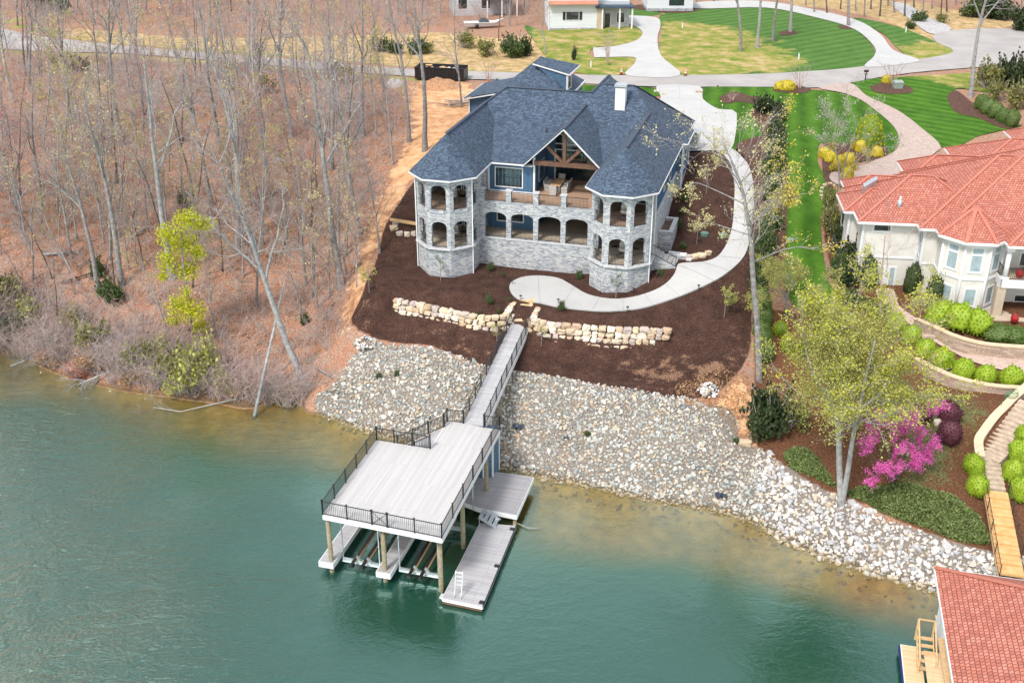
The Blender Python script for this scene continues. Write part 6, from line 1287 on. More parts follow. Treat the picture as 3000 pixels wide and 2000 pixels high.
def loose_proto(name,leaf,seed,n=900,s=.09,stems=11,flat_=.8,twig='twig',clumps=9):
    r=random.Random(seed); t=thing(name,'x','shrub'); m=MB(); w_=MB(); tips=[]
    for k in range(stems): a=r.uniform(0,6.28); grow(m,w_,Vector((0,0,0)),Vector((math.cos(a)*.7,math.sin(a)*.7,1)),1.1,.035,r,1,2,tips,(4,5),(.4,.9),.011,.2,.05,.3)
    w_.v+=[];base=len(w_.v); w_.v+=m.v; w_.f+=[tuple(i+base for i in f_) for f_ in m.f]; w_.sm+=m.sm
    w_.build('stems',M[twig],t); lf=MB()
    for k in range(clumps):
        a=r.uniform(0,6.28); q=r.random()**.5*.62; c=(math.cos(a)*q,math.sin(a)*q,r.uniform(.3,.9)*flat_); cloud(lf,c,(.44,.44,.34),n//clumps,s*.8,r,.05)
    for v in range(n//5): leafq(lf,Vector(r.choice(tips)),s,r)
    lf.build('leaves',M[leaf],t); return t
BALL={k:ball_proto('round_bush','x','bush',k,i,) for i,k in enumerate(('lf_box','lf_hedge','lf_yel','lf_maroon','lf_dark','lf_lime'))}
LOOSE={k:loose_proto('shrub',k,40+i,n,s) for i,(k,n,s) in enumerate((('lf_olive',900,.085),('lf_dark',2600,.08),('lf_green',2400,.08),('lf_spring',800,.07),('lf_tan',600,.07),('lf_yel',900,.075),('lf_pale',500,.07),('lf_white',700,.065),('lf_pink',500,.06)))}
ub=set()
def put(proto,px,py,w,h,label,group=None,cat=None,z=None,rz=None):
    o=proto; 
    if id(o) in ub: o=copy_tree(o)
    else: ub.add(id(o))
    g=G(px,py) if z is None else P(px,py,z); o.location=(g[0],g[1],g[2]-.05); o.scale=(w/2*wr.uniform(.92,1.1),w/2*wr.uniform(.92,1.1),h*wr.uniform(.9,1.12)); o.rotation_euler=(0,0,wr.uniform(0,6.28) if rz is None else rz); o['label']=label
    if cat: o['category']=cat
    if group: o['group']=group
    elif 'group' in o: del o['group']
    return o
nm=['first','second','third','fourth','fifth','sixth','seventh']
for i,(x,y) in enumerate([(2055,758),(2092,786),(2124,815),(2163,842),(2211,864),(2262,876),(2321,884)]): put(BALL['lf_box'],x,y,1.75,1.25,'bright green round bush, '+nm[i]+' from the left above the lower retaining wall','round bushes above the lower retaining wall')
RB=[(2234,1084,'left of the stone stairs, upper of the two'),(2243,1130,'left of the stone stairs, lower of the two'),(2324,1098,'right of the stone stairs, nearest the landing'),(2338,1054,'right of the stone stairs, second from the top'),(2336,1144,'right of the stone stairs, lowest, above the wooden ramp'),(2352,1016,'right of the stone stairs, at the photo edge')]
for x,y,l in RB: put(BALL['lf_box'],x,y,1.6,1.2,'bright green round bush '+l,'round bushes beside the garden stairs')
put(BALL['lf_maroon'],2178,968,1.9,1.25,'dark maroon round shrub behind the magenta tree, upper of the pair','maroon shrubs'); put(BALL['lf_maroon'],2176,1012,1.9,1.35,'dark maroon round shrub directly right of the magenta tree','maroon shrubs'); put(BALL['lf_maroon'],2117,965,1.5,1.2,'dark maroon shrub behind the magenta blossoms on the left','maroon shrubs')
put(BALL['lf_lime'],1791,768,1.3,1.0,'yellow green ball bush, upper one right of the tall pale trunk','yellow ball bushes'); put(BALL['lf_lime'],1808,802,1.3,1.0,'yellow green ball bush, lower one beside the forked tree crown','yellow ball bushes')
for i,(x,y,w_,h,l) in enumerate([(1806,207,2.2,1.0,'yellow clipped bush left of the bare myrtle by the road'),(2035,192,1.3,1.0,'round yellow bush beside the utility box near the mailbox')]): put(BALL['lf_yel'],x,y,w_,h,l)
put(BALL['lf_yel'],1790,207,1.7,.9,'yellow clipped bush at the left end of the roadside bed')
for i,(x,y) in enumerate([(1893,364),(1910,350),(1905,372),(1915,395),(1925,382),(1935,400),(1948,375),(1958,392),(1975,350),(1990,362),(2013,360),(1960,345),(1945,412)]): put(LOOSE['lf_yel'] if i%2 else BALL['lf_yel'],x,y,1.45,1.0,'low golden shrub beside the paver driveway, '+ordn(i)+' in that bed','golden shrubs beside the paver driveway')
put(BALL['lf_lime'],1992,340,3.3,2.7,'large rounded yellow green topiary shrub on the lawn edge by the paver driveway')
# columns at the stucco house, hedges
for x,y,l in ((1992,655,'left of the patio doors'),(2092,672,'right of the patio doors'),(2141,702,'at the corner beside the bay')): put(BALL['lf_dark'],x,y,1.55,2.1,'tall clipped columnar shrub '+l+' of the stucco house','columnar shrubs at the stucco house',cat='shrub').scale=(.75,.75,2.2)
for x,y,w_,h,l in ((2160,738,2.6,1.6,'left lobe of the clipped bright hedge under the bay window'),(2205,750,2.7,1.55,'middle lobe of the clipped bright hedge under the bay window'),(2242,762,2.3,1.5,'right lobe of the clipped bright hedge under the bay window')): put(BALL['lf_box'],x,y,w_,h,l,'hedge under the bay window',cat='hedge')
for x,y,l in ((2290,778,'left end'),(2325,784,'middle'),(2360,788,'right end')): put(BALL['lf_hedge'],x,y,2.6,1.0,'low dark green clipped hedge below the patio, '+l,'dark hedge below the patio',cat='hedge')
# hedges at the right of the path and between the lawns
for i,(x,y) in enumerate([(1748,705),(1752,730),(1750,752),(1748,775),(1752,800),(1755,825)]): put(BALL['lf_hedge'],x,y,1.5,1.4,'green hedge plant behind the tall pale trunk, '+nm[i]+' from the top','hedge behind the pale trunk',cat='hedge')
for i,(x,y,k,w_,h) in enumerate([(1782,258,'lf_dark',2.2,1.6),(1787,276,'lf_dark',2.2,1.6),(1784,296,'lf_dark',2.3,1.7),(1782,316,'lf_green',2.3,1.8),(1780,338,'lf_dark',2.5,2.2),(1778,360,'lf_green',2.5,2.2),(1774,384,'lf_dark',2.5,2.2),(1770,410,'lf_green',2.5,2.3),(1768,440,'lf_green',2.4,2.2),(1775,470,'lf_green',2.3,2.0),(1765,500,'lf_pale',2.4,2.2),(1770,530,'lf_green',2.4,2.0),(1762,560,'lf_green',2.4,2.2),(1752,590,'lf_green',2.3,2.2),(1745,620,'lf_dark',2.3,2.0),(1740,648,'lf_green',2.2,2.0),(1738,675,'lf_green',2.2,1.8)]): put(LOOSE[k],x,y,w_,h,'dense shrub in the screening strip right of the path, '+ordn(i)+' from the road','screening shrubs between path and lawn')
put(LOOSE['lf_dark'],1745,262,3.2,2.0,'wide dark evergreen shrub in the mulch island at the driveway')
for i,(x,y,k,w_,h) in enumerate([(1905,500,'lf_olive',2.4,2.6),(1912,540,'lf_olive',2.6,3.0),(1925,585,'lf_dark',3.0,3.0),(1945,620,'lf_dark',3.2,3.2),(1925,640,'lf_green',2.4,2.2),(1955,655,'lf_dark',2.8,2.2)]): put(LOOSE[k],x,y,w_,h,'holly shrub against the left side of the stucco house, '+nm[i]+' from the top','holly shrubs beside the stucco house')
for i,(x,y) in enumerate([(1950,690),(1985,705),(2010,712)]): put(LOOSE['lf_green'],x,y,2.8,.9,'low spreading juniper below the patio doors, '+nm[i]+' from the left','junipers below the patio doors')
put(LOOSE['lf_dark'],1772,1000,4.0,3.4,'big dark green shrub at the foot of the tall pale trunk'); put(LOOSE['lf_olive'],1815,985,3.0,2.6,'olive shrub left of the forked tree above the white rocks')
for i,(x,y,k,w_,h) in enumerate([(1178,132,'lf_green',4,3),(1200,128,'lf_dark',3,2.5),(1120,128,'lf_olive',4,2),(870,118,'lf_green',3.5,2),(905,122,'lf_green',3,1.8),(960,124,'lf_green',3.5,1.8),(985,122,'lf_olive',3,1.6),(180,162,'lf_green',4,1.8),(135,155,'lf_olive',3,1.5),(610,215,'lf_olive',3.5,2.4),(790,190,'lf_olive',3,2.2),(770,180,'lf_green',2.5,2),(2285,42,'lf_dark',7,4),(2230,40,'lf_green',5,3),(2340,70,'lf_dark',5,3.5),(2110,50,'lf_green',3,1.5),(2165,52,'lf_olive',3,1.5),(2090,66,'lf_green',2,1.2),(1440,22,'lf_green',1.5,1),(2262,205,'lf_olive',4,3),(2310,200,'lf_dark',4.5,3.5),(2350,215,'lf_dark',5,4),(2290,232,'lf_olive',3.5,2.5),(2335,250,'lf_olive',4,3),(100,20,'lf_dark',5,3),(140,30,'lf_green',4,2.5),(1065,110,'lf_olive',4,2.2),(1320,140,'lf_dark',1,1.8)]):
    zz='beyond the road' if y<150 else ('beside the road' if x>2200 else 'near the road in the woods')
    put(LOOSE[k],x,y,w_,h,'evergreen bush '+zz+', '+ordn(i)+' of the scattered roadside bushes','scattered roadside bushes')
for i,(x,y) in enumerate([(2252,252),(2268,262),(2285,272),(2303,282),(2322,290)]): put(BALL['lf_hedge'],x,y,1.9,1.5,'leafy hedge plant above the red roof at the right, '+nm[i]+' from the left','hedge above the red roof',cat='hedge')
# shrubs in the dark mulch
SM=[(1126,622,.75,.7),(1155,634,.4,.35),(1331,641,.7,.7),(1125,697,.75,.7),(1147,720,.4,.4),(1288,713,.75,.75),(1100,723,.4,.35),(1573,462,.7,.6),(1567,492,.7,.6),(1557,524,.8,.8),(1570,569,.7,.5),(1518,631,.7,.5),(1168,690,.4,.3),(1340,570,.5,.4)]
for i,(x,y,w_,h) in enumerate(SM[:13]): put(LOOSE['lf_green'],x,y,w_*1.15,h*1.1,'small young shrub in the mulch '+('right of' if x>1500 else 'in front of')+' the blue house, '+ordn(i)+' planting','new shrubs in the mulch')
for i,(x,y) in enumerate([(1350,1000),(912,862),(1690,1018),(870,868)]): put(LOOSE['lf_green'],x,y,.6,.45,'green weed growing between the riprap stones, '+['right of the footbridge','left of the footbridge','at the right end of the grey stones','far left of the footbridge'][i],'weeds in the riprap')
# shoreline brush on the left
for i,(x,y,k,w_,h) in enumerate([(20,700,'lf_olive',4.5,3),(70,742,'lf_spring',4,2.6),(25,770,'lf_green',3.5,2),(170,750,'lf_spring',3.4,2.0),(215,800,'lf_olive',3.6,2.2),(260,690,'lf_green',3.2,2.0),(225,850,'lf_tan',4.4,1.8),(180,868,'lf_pink',3.4,1.6),(335,850,'lf_olive',3.6,2.4),(395,880,'lf_olive',4.2,3.0),(450,890,'lf_spring',5.0,3.6),(475,870,'lf_spring',4.0,3.4),(415,895,'lf_spring',3.6,2.4),(370,835,'lf_spring',3.4,2.4),(300,880,'lf_tan',3,1.4),(120,840,'lf_tan',3,1.4),(430,478,'lf_green',2.2,1.8),(550,905,'lf_tan',3,1.2),(640,915,'lf_tan',3,1.1),(700,745,'lf_green',1,1),(510,900,'lf_spring',3.2,2.0),(225,640,'lf_green',1.6,2)]): put(LOOSE[k],x,y,w_,h,'tangled shrub along the left lake shore, '+ordn(i)+' of the shore brush','brush along the left shore')
# remove never-used prototypes
for d_ in (BALL,LOOSE):
    for o in d_.values():
        if id(o) not in ub:
            for c in list(o.children): bpy.data.objects.remove(c)
            bpy.data.objects.remove(o)
# ---- special trees
def stems_tree(name,label,cat,base_px,base_z,stems,bark,twig,leaf,nleaf,ls,seed,sub=(5,7),lev=3,spread=(.45,1.0),leaf2=None,fz=None,tw=.012,Ls=.33,jit=.14,up=.05,depth=(0,0)):
    """stems = [(radius, [(px,py,dy) ...])] polylines in the photo at the tree's own distance"""
    r=random.Random(seed); B=P(*base_px,base_z); t=thing(name,label,cat,B); tm=MB(); wm=MB(); tips=[]
    for r0,pl in stems:
        pts=[Vector((0,0,-.3)) if pl[0]=='b' else Vector(at_y(pl[0][0],pl[0][1],B[1]+pl[0][2]))-Vector(B)]+[Vector(at_y(a,b,B[1]+c))-Vector(B) for a,b,c in pl[1:]]
        pts=[Vector(p) for p in smooth([tuple(p) for p in pts],4)]; n=len(pts); tm.tube(pts,[r0*(1-.7*i/(n-1)) for i in range(n)],9,True,False)
        Lt=sum((pts[i+1]-pts[i]).length for i in range(n-1)); m=max(3,int(Lt*1.0))
        for i in range(m):
            t_=.35+.65*(i+r.random())/m; x=t_*(n-1); j=min(int(x),n-2); q=pts[j].lerp(pts[j+1],x-j); dl=(pts[j+1]-pts[j]).normalized()
            grow(tm,wm,q,perp(dl,r.uniform(.6,1.2),r),Lt*Ls*r.uniform(.6,1.1),max(.02,r0*.35*(1.2-t_)),r,1,lev,tips,sub,spread,tw,.2,up)
    tm.build('trunk',M[bark],t); wm.build('branches',M[twig],t)
    if nleaf: leaves_on(tips,nleaf,ls,seed,jit,fz).build('leaves',M[leaf],t)
    if nleaf>15000:
        extra=MB()
        for px_,py_,dy_,rx_,rz_,n_ in ((1950,760,1,3.6,2.2,5200),(1885,830,0,2.4,2.6,3000),(2010,840,0,2.6,2.6,3200),(1945,860,0,3.4,2.6,3600),(1950,940,0,3.6,1.8,1800),(1900,780,.5,2.4,2,2200),(2000,770,0,2.4,2,2200),(2040,900,0,1.6,1.6,900),(1860,900,0,1.6,1.6,900)): cloud(extra,Vector(at_y(px_,py_,B[1]+dy_))-Vector(B),(rx_,rx_,rz_),n_,.058,r,0)
        extra.build('outer_leaves',M[leaf],t)
    if leaf2: leaves_on(tips,leaf2[1],ls,seed+1,jit,leaf2[2]).build('blossom',M[leaf2[0]],t)
    return t
stems_tree('forked_tree','large forked tree with fresh yellow green leaves at the edge of the white rocks','tree',(1933,1159),1.4,
 [(.24,['b',(1928,1060,0),(1925,984,0),(1912,930,0),(1900,870,.5),(1890,800,1)]),(.21,['b',(1946,1090,-.3),(1958,1010,-.5),(1973,939,-.8),(1990,860,-1),(2010,780,-1)]),(.15,[(1925,984,0),(1935,900,.5),(1938,820,1),(1945,740,1.5),(1950,715,1.5)]),(.13,[(1912,930,0),(1870,860,0),(1850,800,.5)]),(.13,[(1938,830,1),(1900,760,1.5),(1885,730,2)]),(.13,[(1973,939,-.8),(2025,900,-1),(2055,840,-1)])],
 'barkpale','twig','lf_spring',19000,.072,5,(5,7),3,Ls=.40,tw=.011,jit=.16,leaf2=('lf_lime',8500,lambda p:p.z>8.5))
stems_tree('tall_pale_tree','tall tree with a long pale trunk and yellow leaf clusters over the curved path','tree',(1745,880),3.5,
 [(.27,['b',(1740,760,0),(1730,640,0),(1724,540,0),(1712,470,0),(1700,420,0),(1680,370,0)]),(.06,[(1712,470,0),(1650,440,.5),(1600,420,1),(1580,430,1)]),(.06,[(1700,420,0),(1740,380,-1),(1770,340,-1)]),(.06,[(1724,520,0),(1770,470,-1),(1810,440,-1.5)]),(.06,[(1722,540,0),(1660,520,1),(1620,505,1.5)]),(.06,[(1700,420,0),(1670,380,1),(1650,350,1)])],
 'bark','twig','lf_pale',3600,.075,9,(4,6),3,Ls=.32,leaf2=('lf_yel',11000,lambda p:p.x>-.2 and p.z>9))
for i,(px_,py_,rx,rz_,n) in enumerate([(1.0,0,0,0,0)]): pass
stems_tree('redbud_tree','magenta flowering tree beside the dark maroon shrubs','tree',(2050,1100),2.9,
 [(.07,['b',(2020,1065,-.5),(1992,1060,-1)]),(.08,['b',(2045,1050,0),(2030,1015,.5),(2040,985,1)]),(.08,['b',(2075,1050,0),(2100,1010,.5),(2125,975,1)]),(.07,['b',(2085,1070,-.5),(2120,1045,-.3)]),(.07,['b',(2050,1070,-1),(2010,1080,-1.5)]),(.06,['b',(2070,1080,-1),(2100,1070,-1)])],
 'barkdark','twigdark','lf_magenta',12000,.055,13,(6,8),2,Ls=.60,jit=.11,spread=(.35,.9))
stems_tree('umbrella_tree','small light green spreading tree at the bottom of the striped lawn','tree',(1806,722),6.0,
 [(.09,['b',(1806,690,0),(1790,660,0),(1775,640,0)]),(.09,['b',(1808,680,0),(1825,645,.5),(1850,635,.8)]),(.07,[(1808,690,0),(1815,650,-.5),(1810,625,-.8)])],'bark','twig','lf_spring',11000,.06,17,(5,7),3,Ls=.85)
stems_tree('bare_garden_tree','small bare conical tree in front of the patio doors of the stucco house','tree',(2023,717),6.4,[(.11,['b',(2024,650,0),(2028,600,0),(2033,540,0)])],'twigpink','twigpink',None,0,.05,19,(5,7),2,Ls=.58,tw=.018,up=.08)
stems_tree('blossom_tree','open tree with white green blossom between the lawn and the golden shrubs','tree',(1930,418),10.5,[(.10,['b',(1925,370,0),(1915,320,0),(1925,270,.5)]),(.09,['b',(1945,360,0),(1965,300,0),(1960,260,0)]),(.07,['b',(1960,380,0),(1990,350,0),(2010,330,0)]),(.06,[(1920,350,0),(1890,330,0),(1880,310,0)])],'bark','twig','lf_white',2300,.06,23,(5,6),3,Ls=.5)
for i,(b,z,w_,l) in enumerate([((1837,203),12.4,34,'bare vase shaped myrtle at the roadside between two driveways'),((2052,198),12.2,34,'bare vase shaped myrtle beside the mailbox'),((1681,236),12.3,14,'very small bare tree in a mulch ring'),((1396,146),12.9,16,'thin bare tree beside the far white driveway'),((1122,186),12.6,28,'bare vase shaped tree on the verge behind the garage')]):
    k=w_; H_=2.0*w_ if i!=3 else 90
    stems_tree('bare_myrtle',l,'tree',b,z,[(.06,['b',(b[0]+dx*.4,b[1]-H_*.35,dy),(b[0]+dx,b[1]-H_*.75,dy)]) for dx,dy in ((-k*.8,0),(-k*.4,1),(0,-1),(k*.4,.6),(k*.8,0))],'twigpink','twigpink' if i in (0,1,2) else 'twig',None,0,.05,30+i,(3,4),2,Ls=.3,tw=.02)
# lime green maple
t=thing('lime_tree','young tree with vivid lime green leaves on the wooded slope near the shore','tree',G(445,790)); Bm=Vector(t.location); r=random.Random(3); tm=MB(); wm=MB(); tips=[]
rel=lambda px,py,dy=0: Vector(at_y(px,py,Bm.y+dy))-Bm
tm.tube([Vector((0,0,-.2)),rel(435,700),rel(420,600),rel(415,520),rel(430,485)],[.10,.09,.07,.05,.03],7,True,False); lf=MB()
for px_,py_,rx,rz_,n in [(430,505,1.3,1.0,420),(465,515,1.2,.7,260),(385,540,1.1,1.2,380),(425,560,1.4,1.3,520),(385,600,1.0,1.2,330),(430,620,1.2,1.0,420),(375,635,.5,.5,90),(455,580,.8,.8,200),(410,700,1.3,1.0,350),(445,715,1.4,1.2,460),(400,735,1.0,.7,200),(460,750,.9,.7,170),(425,670,.7,.6,90)]:
    c=rel(px_,py_,r.uniform(-1,1)); cloud(lf,c,(rx,rx,rz_),int(n*1.9),.088,r,.0); st_=rel(432,py_+35,0); wm.tube([st_,(st_+c)/2+Vector((0,0,.1)),c],[.03,.02,.012],4,True,False)
tm.build('trunk',M['bark'],t); wm.build('branches',M['twig'],t); lf.build('leaves',M['lf_lime'],t)
# saplings with sparse leaves
def sapling(px,py,z,h,label,leaf,n,w_,s=.07,seed=1,tint='twig'):
    g=G(px,py); r=random.Random(seed); t=thing('young_tree',label,'young tree',g,0,'young trees in the mulch'); m=MB(); m.tube([(0,0,-.1),(.03,0,h*.5),(0,.02,h)],[.035,.025,.012],6,True,False); m.build('trunk',M['bark'],t); b=MB(); lf=MB()
    for k in range(14):
        a=r.uniform(0,6.28); z0=h*r.uniform(.35,.9); e=Vector((math.cos(a)*w_*.5,math.sin(a)*w_*.5,z0+h*.18)); b.tube([(0,0,z0),e],[.012,.006],3,True,False); 
        for _ in range(n//14): leafq(lf,Vector((0,0,z0)).lerp(e,r.uniform(.3,1.1))+Vector((r.gauss(0,.08),r.gauss(0,.08),r.gauss(0,.08))),s,r)
    b.build('branches',M[tint],t); lf.build('leaves',M[leaf],t)
sapling(1663,728,6,2.6,'young yellow green tree on the mulch bank below the curved path','lf_spring',700,1.8,.07,1)
sapling(848,670,6,2.2,'young green tree at the left edge of the dark mulch','lf_spring',420,1.4,.06,2)
sapling(1012,645,6.2,2.4,'thin young tree against the left turret base','lf_green',130,.9,.06,3)
sapling(1414,688,6.4,2.5,'thin young tree against the right turret base','lf_green',190,1.2,.07,4)
sapling(1141,790,5,1.9,'thin young tree by the boulder wall left of the footbridge','lf_spring',120,.9,.06,5)
sapling(1243,795,5,1.9,'thin young tree by the boulder wall right of the footbridge','lf_spring',120,.9,.06,6)
sapling(1600,560,8.5,3.2,'young tree with pale blossom in the mulch right of the house','lf_pale',420,3.0,.07,7)
sapling(1622,445,8.5,2.6,'bare young tree in the mulch near the driveway','lf_pale',60,2.2,.06,8,'twig')
# ---- fallen and leaning dead wood
def log(name,label,pts,rad,mat,cat='log',lev=0,seed=0):
    P3=[Vector(p) for p in pts]; o=P3[0].copy(); t=thing(name,label,cat,o); m=MB(); n=len(P3); m.tube([p-o for p in P3],[rad*(1-.55*i/(n-1)) for i in range(n)],8,True); m.build('trunk',M[mat],t)
    if lev:
        r=random.Random(seed); a=MB(); b=MB(); tips=[]
        for _ in range(lev): 
            k=r.uniform(.3,1)*(n-1); j=min(int(k),n-2); q=P3[j].lerp(P3[j+1],k-j)-o; grow(a,b,q,perp((P3[j+1]-P3[j]).normalized(),r.uniform(.4,.9),r),(P3[-1]-P3[0]).length*.3,rad*.4,r,1,3,tips,(3,4))
        base=len(b.v); b.v+=a.v; b.f+=[tuple(i+base for i in f_) for f_ in a.f]; b.sm+=a.sm; b.build('branches',M[mat],t)
a=P(583,962,-.3); b=at_y(655,640,a[1]+6)
log('leaning_dead_trunk','broken pale dead trunk leaning out of the water against the slope',[a,tuple((Vector(a)+Vector(b))/2),b],.16,'barkpale','dead tree')
log('driftwood','white driftwood branch floating off the left shore',[P(545,915,.5),P(480,930,.12),P(415,945,.1),P(352,935,.15)],.07,'barkpale','branch',3,2)
log('driftwood','thin dead branch floating right of the floating dock',[P(1185,1200,.1),P(1215,1212,.12),P(1245,1212,.1)],.04,'barkpale','branch')
fl=[((100,590),(185,585),.16,'pale fallen log lying across the far left slope'),((310,545),(350,528),.12,'short fallen log behind the lime tree'),((140,655),(245,625),.12,'dark fallen log near the left shore'),((660,540),(640,600),.1,'thin fallen trunk on the slope below the large trees'),((740,400),(760,520),.09,'thin fallen pole propped on the upper slope'),((770,700),(740,745),.07,'thin fallen branch near the mulch edge'),((725,850),(760,870),.09,'short dead log beside the riprap'),((230,590),(180,620),.1,'crooked fallen branch on the left slope'),((600,470),(640,440),.09,'fallen branch in the middle of the slope')]
for i,(p,q,rd,l) in enumerate(fl):
    g=Vector(G(*p)); h=Vector(G(*q)); mdl=(g+h)/2; mdl.z=t1(mdl.x,mdl.y); log('fallen_log',l,[g+Vector((0,0,.25)),mdl+Vector((0,0,.35)),h+Vector((0,0,.3))],rd,['barkpale','bark','barkdark'][i%3],'log',4,i)
a=G(275,845); 
log('fallen_tree','pale many-branched fallen tree top lying over the shore water',[ (a[0]+3,a[1]+1.5,1.8),(a[0],a[1],1.0),(a[0]-3,a[1]-2.2,.4)],.12,'barkpale','fallen tree',14,5)
a=G(150,800); log('fallen_tree','grey fallen tree reaching over the water at the far left shore',[(a[0]+3,a[1]+2.5,2.5),(a[0],a[1],1.2),(a[0]-4,a[1]-2.5,.5)],.12,'bark','fallen tree',10,8)
a=G(470,900); log('fallen_tree','dark leaning dead tree over the water right of the green shore bush',[(a[0]+3,a[1]+2,2.4),(a[0]+1,a[1],1.2),(a[0]-1,a[1]-1.2,.4)],.1,'barkdark','fallen tree',9,9)
a=G(600,905); log('fallen_tree','grey twiggy dead tree top beside the leaning white trunk',[(a[0]+2.5,a[1]+3,2.2),(a[0]+1,a[1]+1,1.2),(a[0]-.5,a[1]-.5,.4)],.09,'bark','fallen tree',12,12)
# ---- undergrowth: uncountable brush of the woods floor
ur=random.Random(77); und=MB(); und2=MB(); cnt=0
wood=gp([(-80,150),(0,128),(300,140),(700,165),(930,190),(940,250),(930,320),(880,400),(850,500),(830,600),(800,700),(780,760),(740,850),(700,920),(560,915),(420,900),(250,880),(100,830),(0,790),(-80,770)],n=2)
fw=gp([(-60,2),(1230,2),(1240,60),(900,66),(500,66),(200,60),(-60,30)],n=2)
def brush(poly,n,hm):
    bx=[p[0] for p in poly]; by=[p[1] for p in poly]; k=0; pts=[]
    X=np.array([ur.uniform(min(bx),max(bx)) for _ in range(n*4)]); Y=np.array([ur.uniform(min(by),max(by)) for _ in range(n*4)]); s=inside(poly,X,Y); X=X[s][:n]; Y=Y[s][:n]; Zt=T(X,Y)
    for x,y,z in zip(X,Y,Zt):
        h=ur.uniform(.5,1)**2*hm; m=und if ur.random()<.55 else und2; b=Vector((x,y,z-.05)); c=mnoise.noise((x*.12,y*.12,5))
        if c<-.25 and ur.random()<.6: continue
        for j in range(ur.randint(3,6)):
            d=Vector((ur.gauss(0,.5),ur.gauss(0,.5),1)).normalized(); e=b+d*h*ur.uniform(.6,1); mid=b.lerp(e,.5)+Vector((ur.gauss(0,.08),ur.gauss(0,.08),0)); m.tube([b,mid,e],[.018,.014,.008],3,False,False)
            for q in range(4):
                s_=mid.lerp(e,ur.random()); m.tube([s_,s_+Vector((ur.gauss(0,.35),ur.gauss(0,.35),ur.uniform(.05,.5)))*h*.4],[.011,.007],3,False,False)
brush(wood,3600,3.6); brush(fw,900,4.0)
brush(gp([(-60,720),(60,760),(140,800),(240,830),(330,850),(560,890),(700,900),(705,925),(590,932),(420,912),(300,896),(130,852),(0,810),(-60,790)],n=2),900,4.6)
brush(gp([(-60,640),(120,700),(330,780),(520,830),(560,890),(330,870),(130,840),(0,800),(-60,780)],n=2),700,4.2)
tag(und.build('undergrowth',M['twigpink']),kind='stuff',label='pinkish bare undergrowth covering the wooded slope'); tag(und2.build('undergrowth',M['twig']),kind='stuff',label='grey bare undergrowth and saplings covering the wooded slope')
# dry leaves, weeds: ground cover patches
def cover(name,label,poly,n,s,mat,h=.25,edge=True):
    bx=[p[0] for p in poly]; by=[p[1] for p in poly]; X=np.array([ur.uniform(min(bx),max(bx)) for _ in range(n)]); Y=np.array([ur.uniform(min(by),max(by)) for _ in range(n)]); k=inside(poly,X,Y); X=X[k]; Y=Y[k]; Zt=T(X,Y); m=MB()
    for x,y,z in zip(X,Y,Zt): leafq(m,Vector((x,y,z+ur.uniform(.02,h)*(.6+.6*mnoise.noise((x*.8,y*.8,0))))),s*ur.uniform(.7,1.3),ur)
    tag(m.build(name,M[mat]),kind='stuff',label=label)
cover('ground_cover','dense green ground cover above the white rocks',gp([(1960,1125),(2050,1112),(2130,1128),(2200,1150),(2250,1195),(2272,1250),(2200,1245),(2120,1212),(2050,1190),(1985,1155),(1945,1140)]),26000,.08,'lf_cover',.5)
cover('ground_cover','green ground cover patch left of the forked tree',gp([(1800,1040),(1850,1030),(1900,1085),(1915,1120),(1860,1095),(1815,1075)]),7000,.08,'lf_cover',.4)
cover('leaf_litter','dry tan leaves scattered over the mulch and slopes',gp([(1560,880),(1640,850),(1700,860),(1722,880),(1718,1020),(1690,1030),(1660,960),(1560,915)]),2600,.09,'lf_tan',.05)
cover('leaf_litter','dry leaves scattered on the wooded slope',wood,26000,.11,'lf_tan',.10)
cover('moss_patches','sparse olive ground cover under the magenta tree',gp([(1880,860),(2100,900),(2250,950),(2200,1060),(2150,1120),(2040,1110),(1990,940)]),3500,.07,'lf_olive',.12)
# ---------------------------------------------------------------- small things
def at_g(px,py): return G(px,py)
a=Vector(P(953,184,12.55)); b=Vector(P(1066,189,12.55)); d=(b-a); L=d.length; an=math.atan2(d.y,d.x)
t=thing('dumpster','long black roll-off dumpster full of scrap beside the road','dumpster',tuple(a),an)
m=MB(); 
for y in (0,2.2): m.hexa([(0,y,.2),(L,y,.2),(L,y+.1,.2),(0,y+.1,.2)],[(0,y,1.7),(L,y,1.7),(L,y+.1,1.7),(0,y+.1,1.7)])
m.box(0,.1,.1,2.2,.2,1.7); m.box(L-.1,L,.1,2.2,.2,1.5); m.box(0,L,0,2.3,.15,.25)
for k in range(14): x=.3+k*(L-.6)/13; m.box(x-.05,x+.05,-.08,0,.2,1.65)
m.box(-.03,L+.03,-.1,.02,1.65,1.78); m.box(-.03,L+.03,2.28,2.4,1.65,1.78); m.build('container',M['black'],t)
sr=random.Random(9)
for k in range(22):
    m=MB(); x=sr.uniform(.5,L-.5); y=sr.uniform(.3,2.0); z=sr.uniform(1.1,1.6); w_=sr.uniform(.2,.6); q=Matrix.Rotation(sr.uniform(0,3),3,'Z')@Matrix.Rotation(sr.uniform(-.6,.6),3,'X')
    c=[q@Vector((sx*w_,sy*w_*.5,sz*.08))+Vector((x,y,z)) for sz in (-1,1) for sx,sy in ((-1,-1),(1,-1),(1,1),(-1,1))]; m.hexa(c[:4],c[4:]); m.build('scrap_piece',[M['lumber'],M['white'],M['timber'],M['lumber']][k%4],t)
m=MB(); m.box(.1,L-.1,.1,2.2,.25,1.15); m.build('scrap_fill',M['timber'],t)
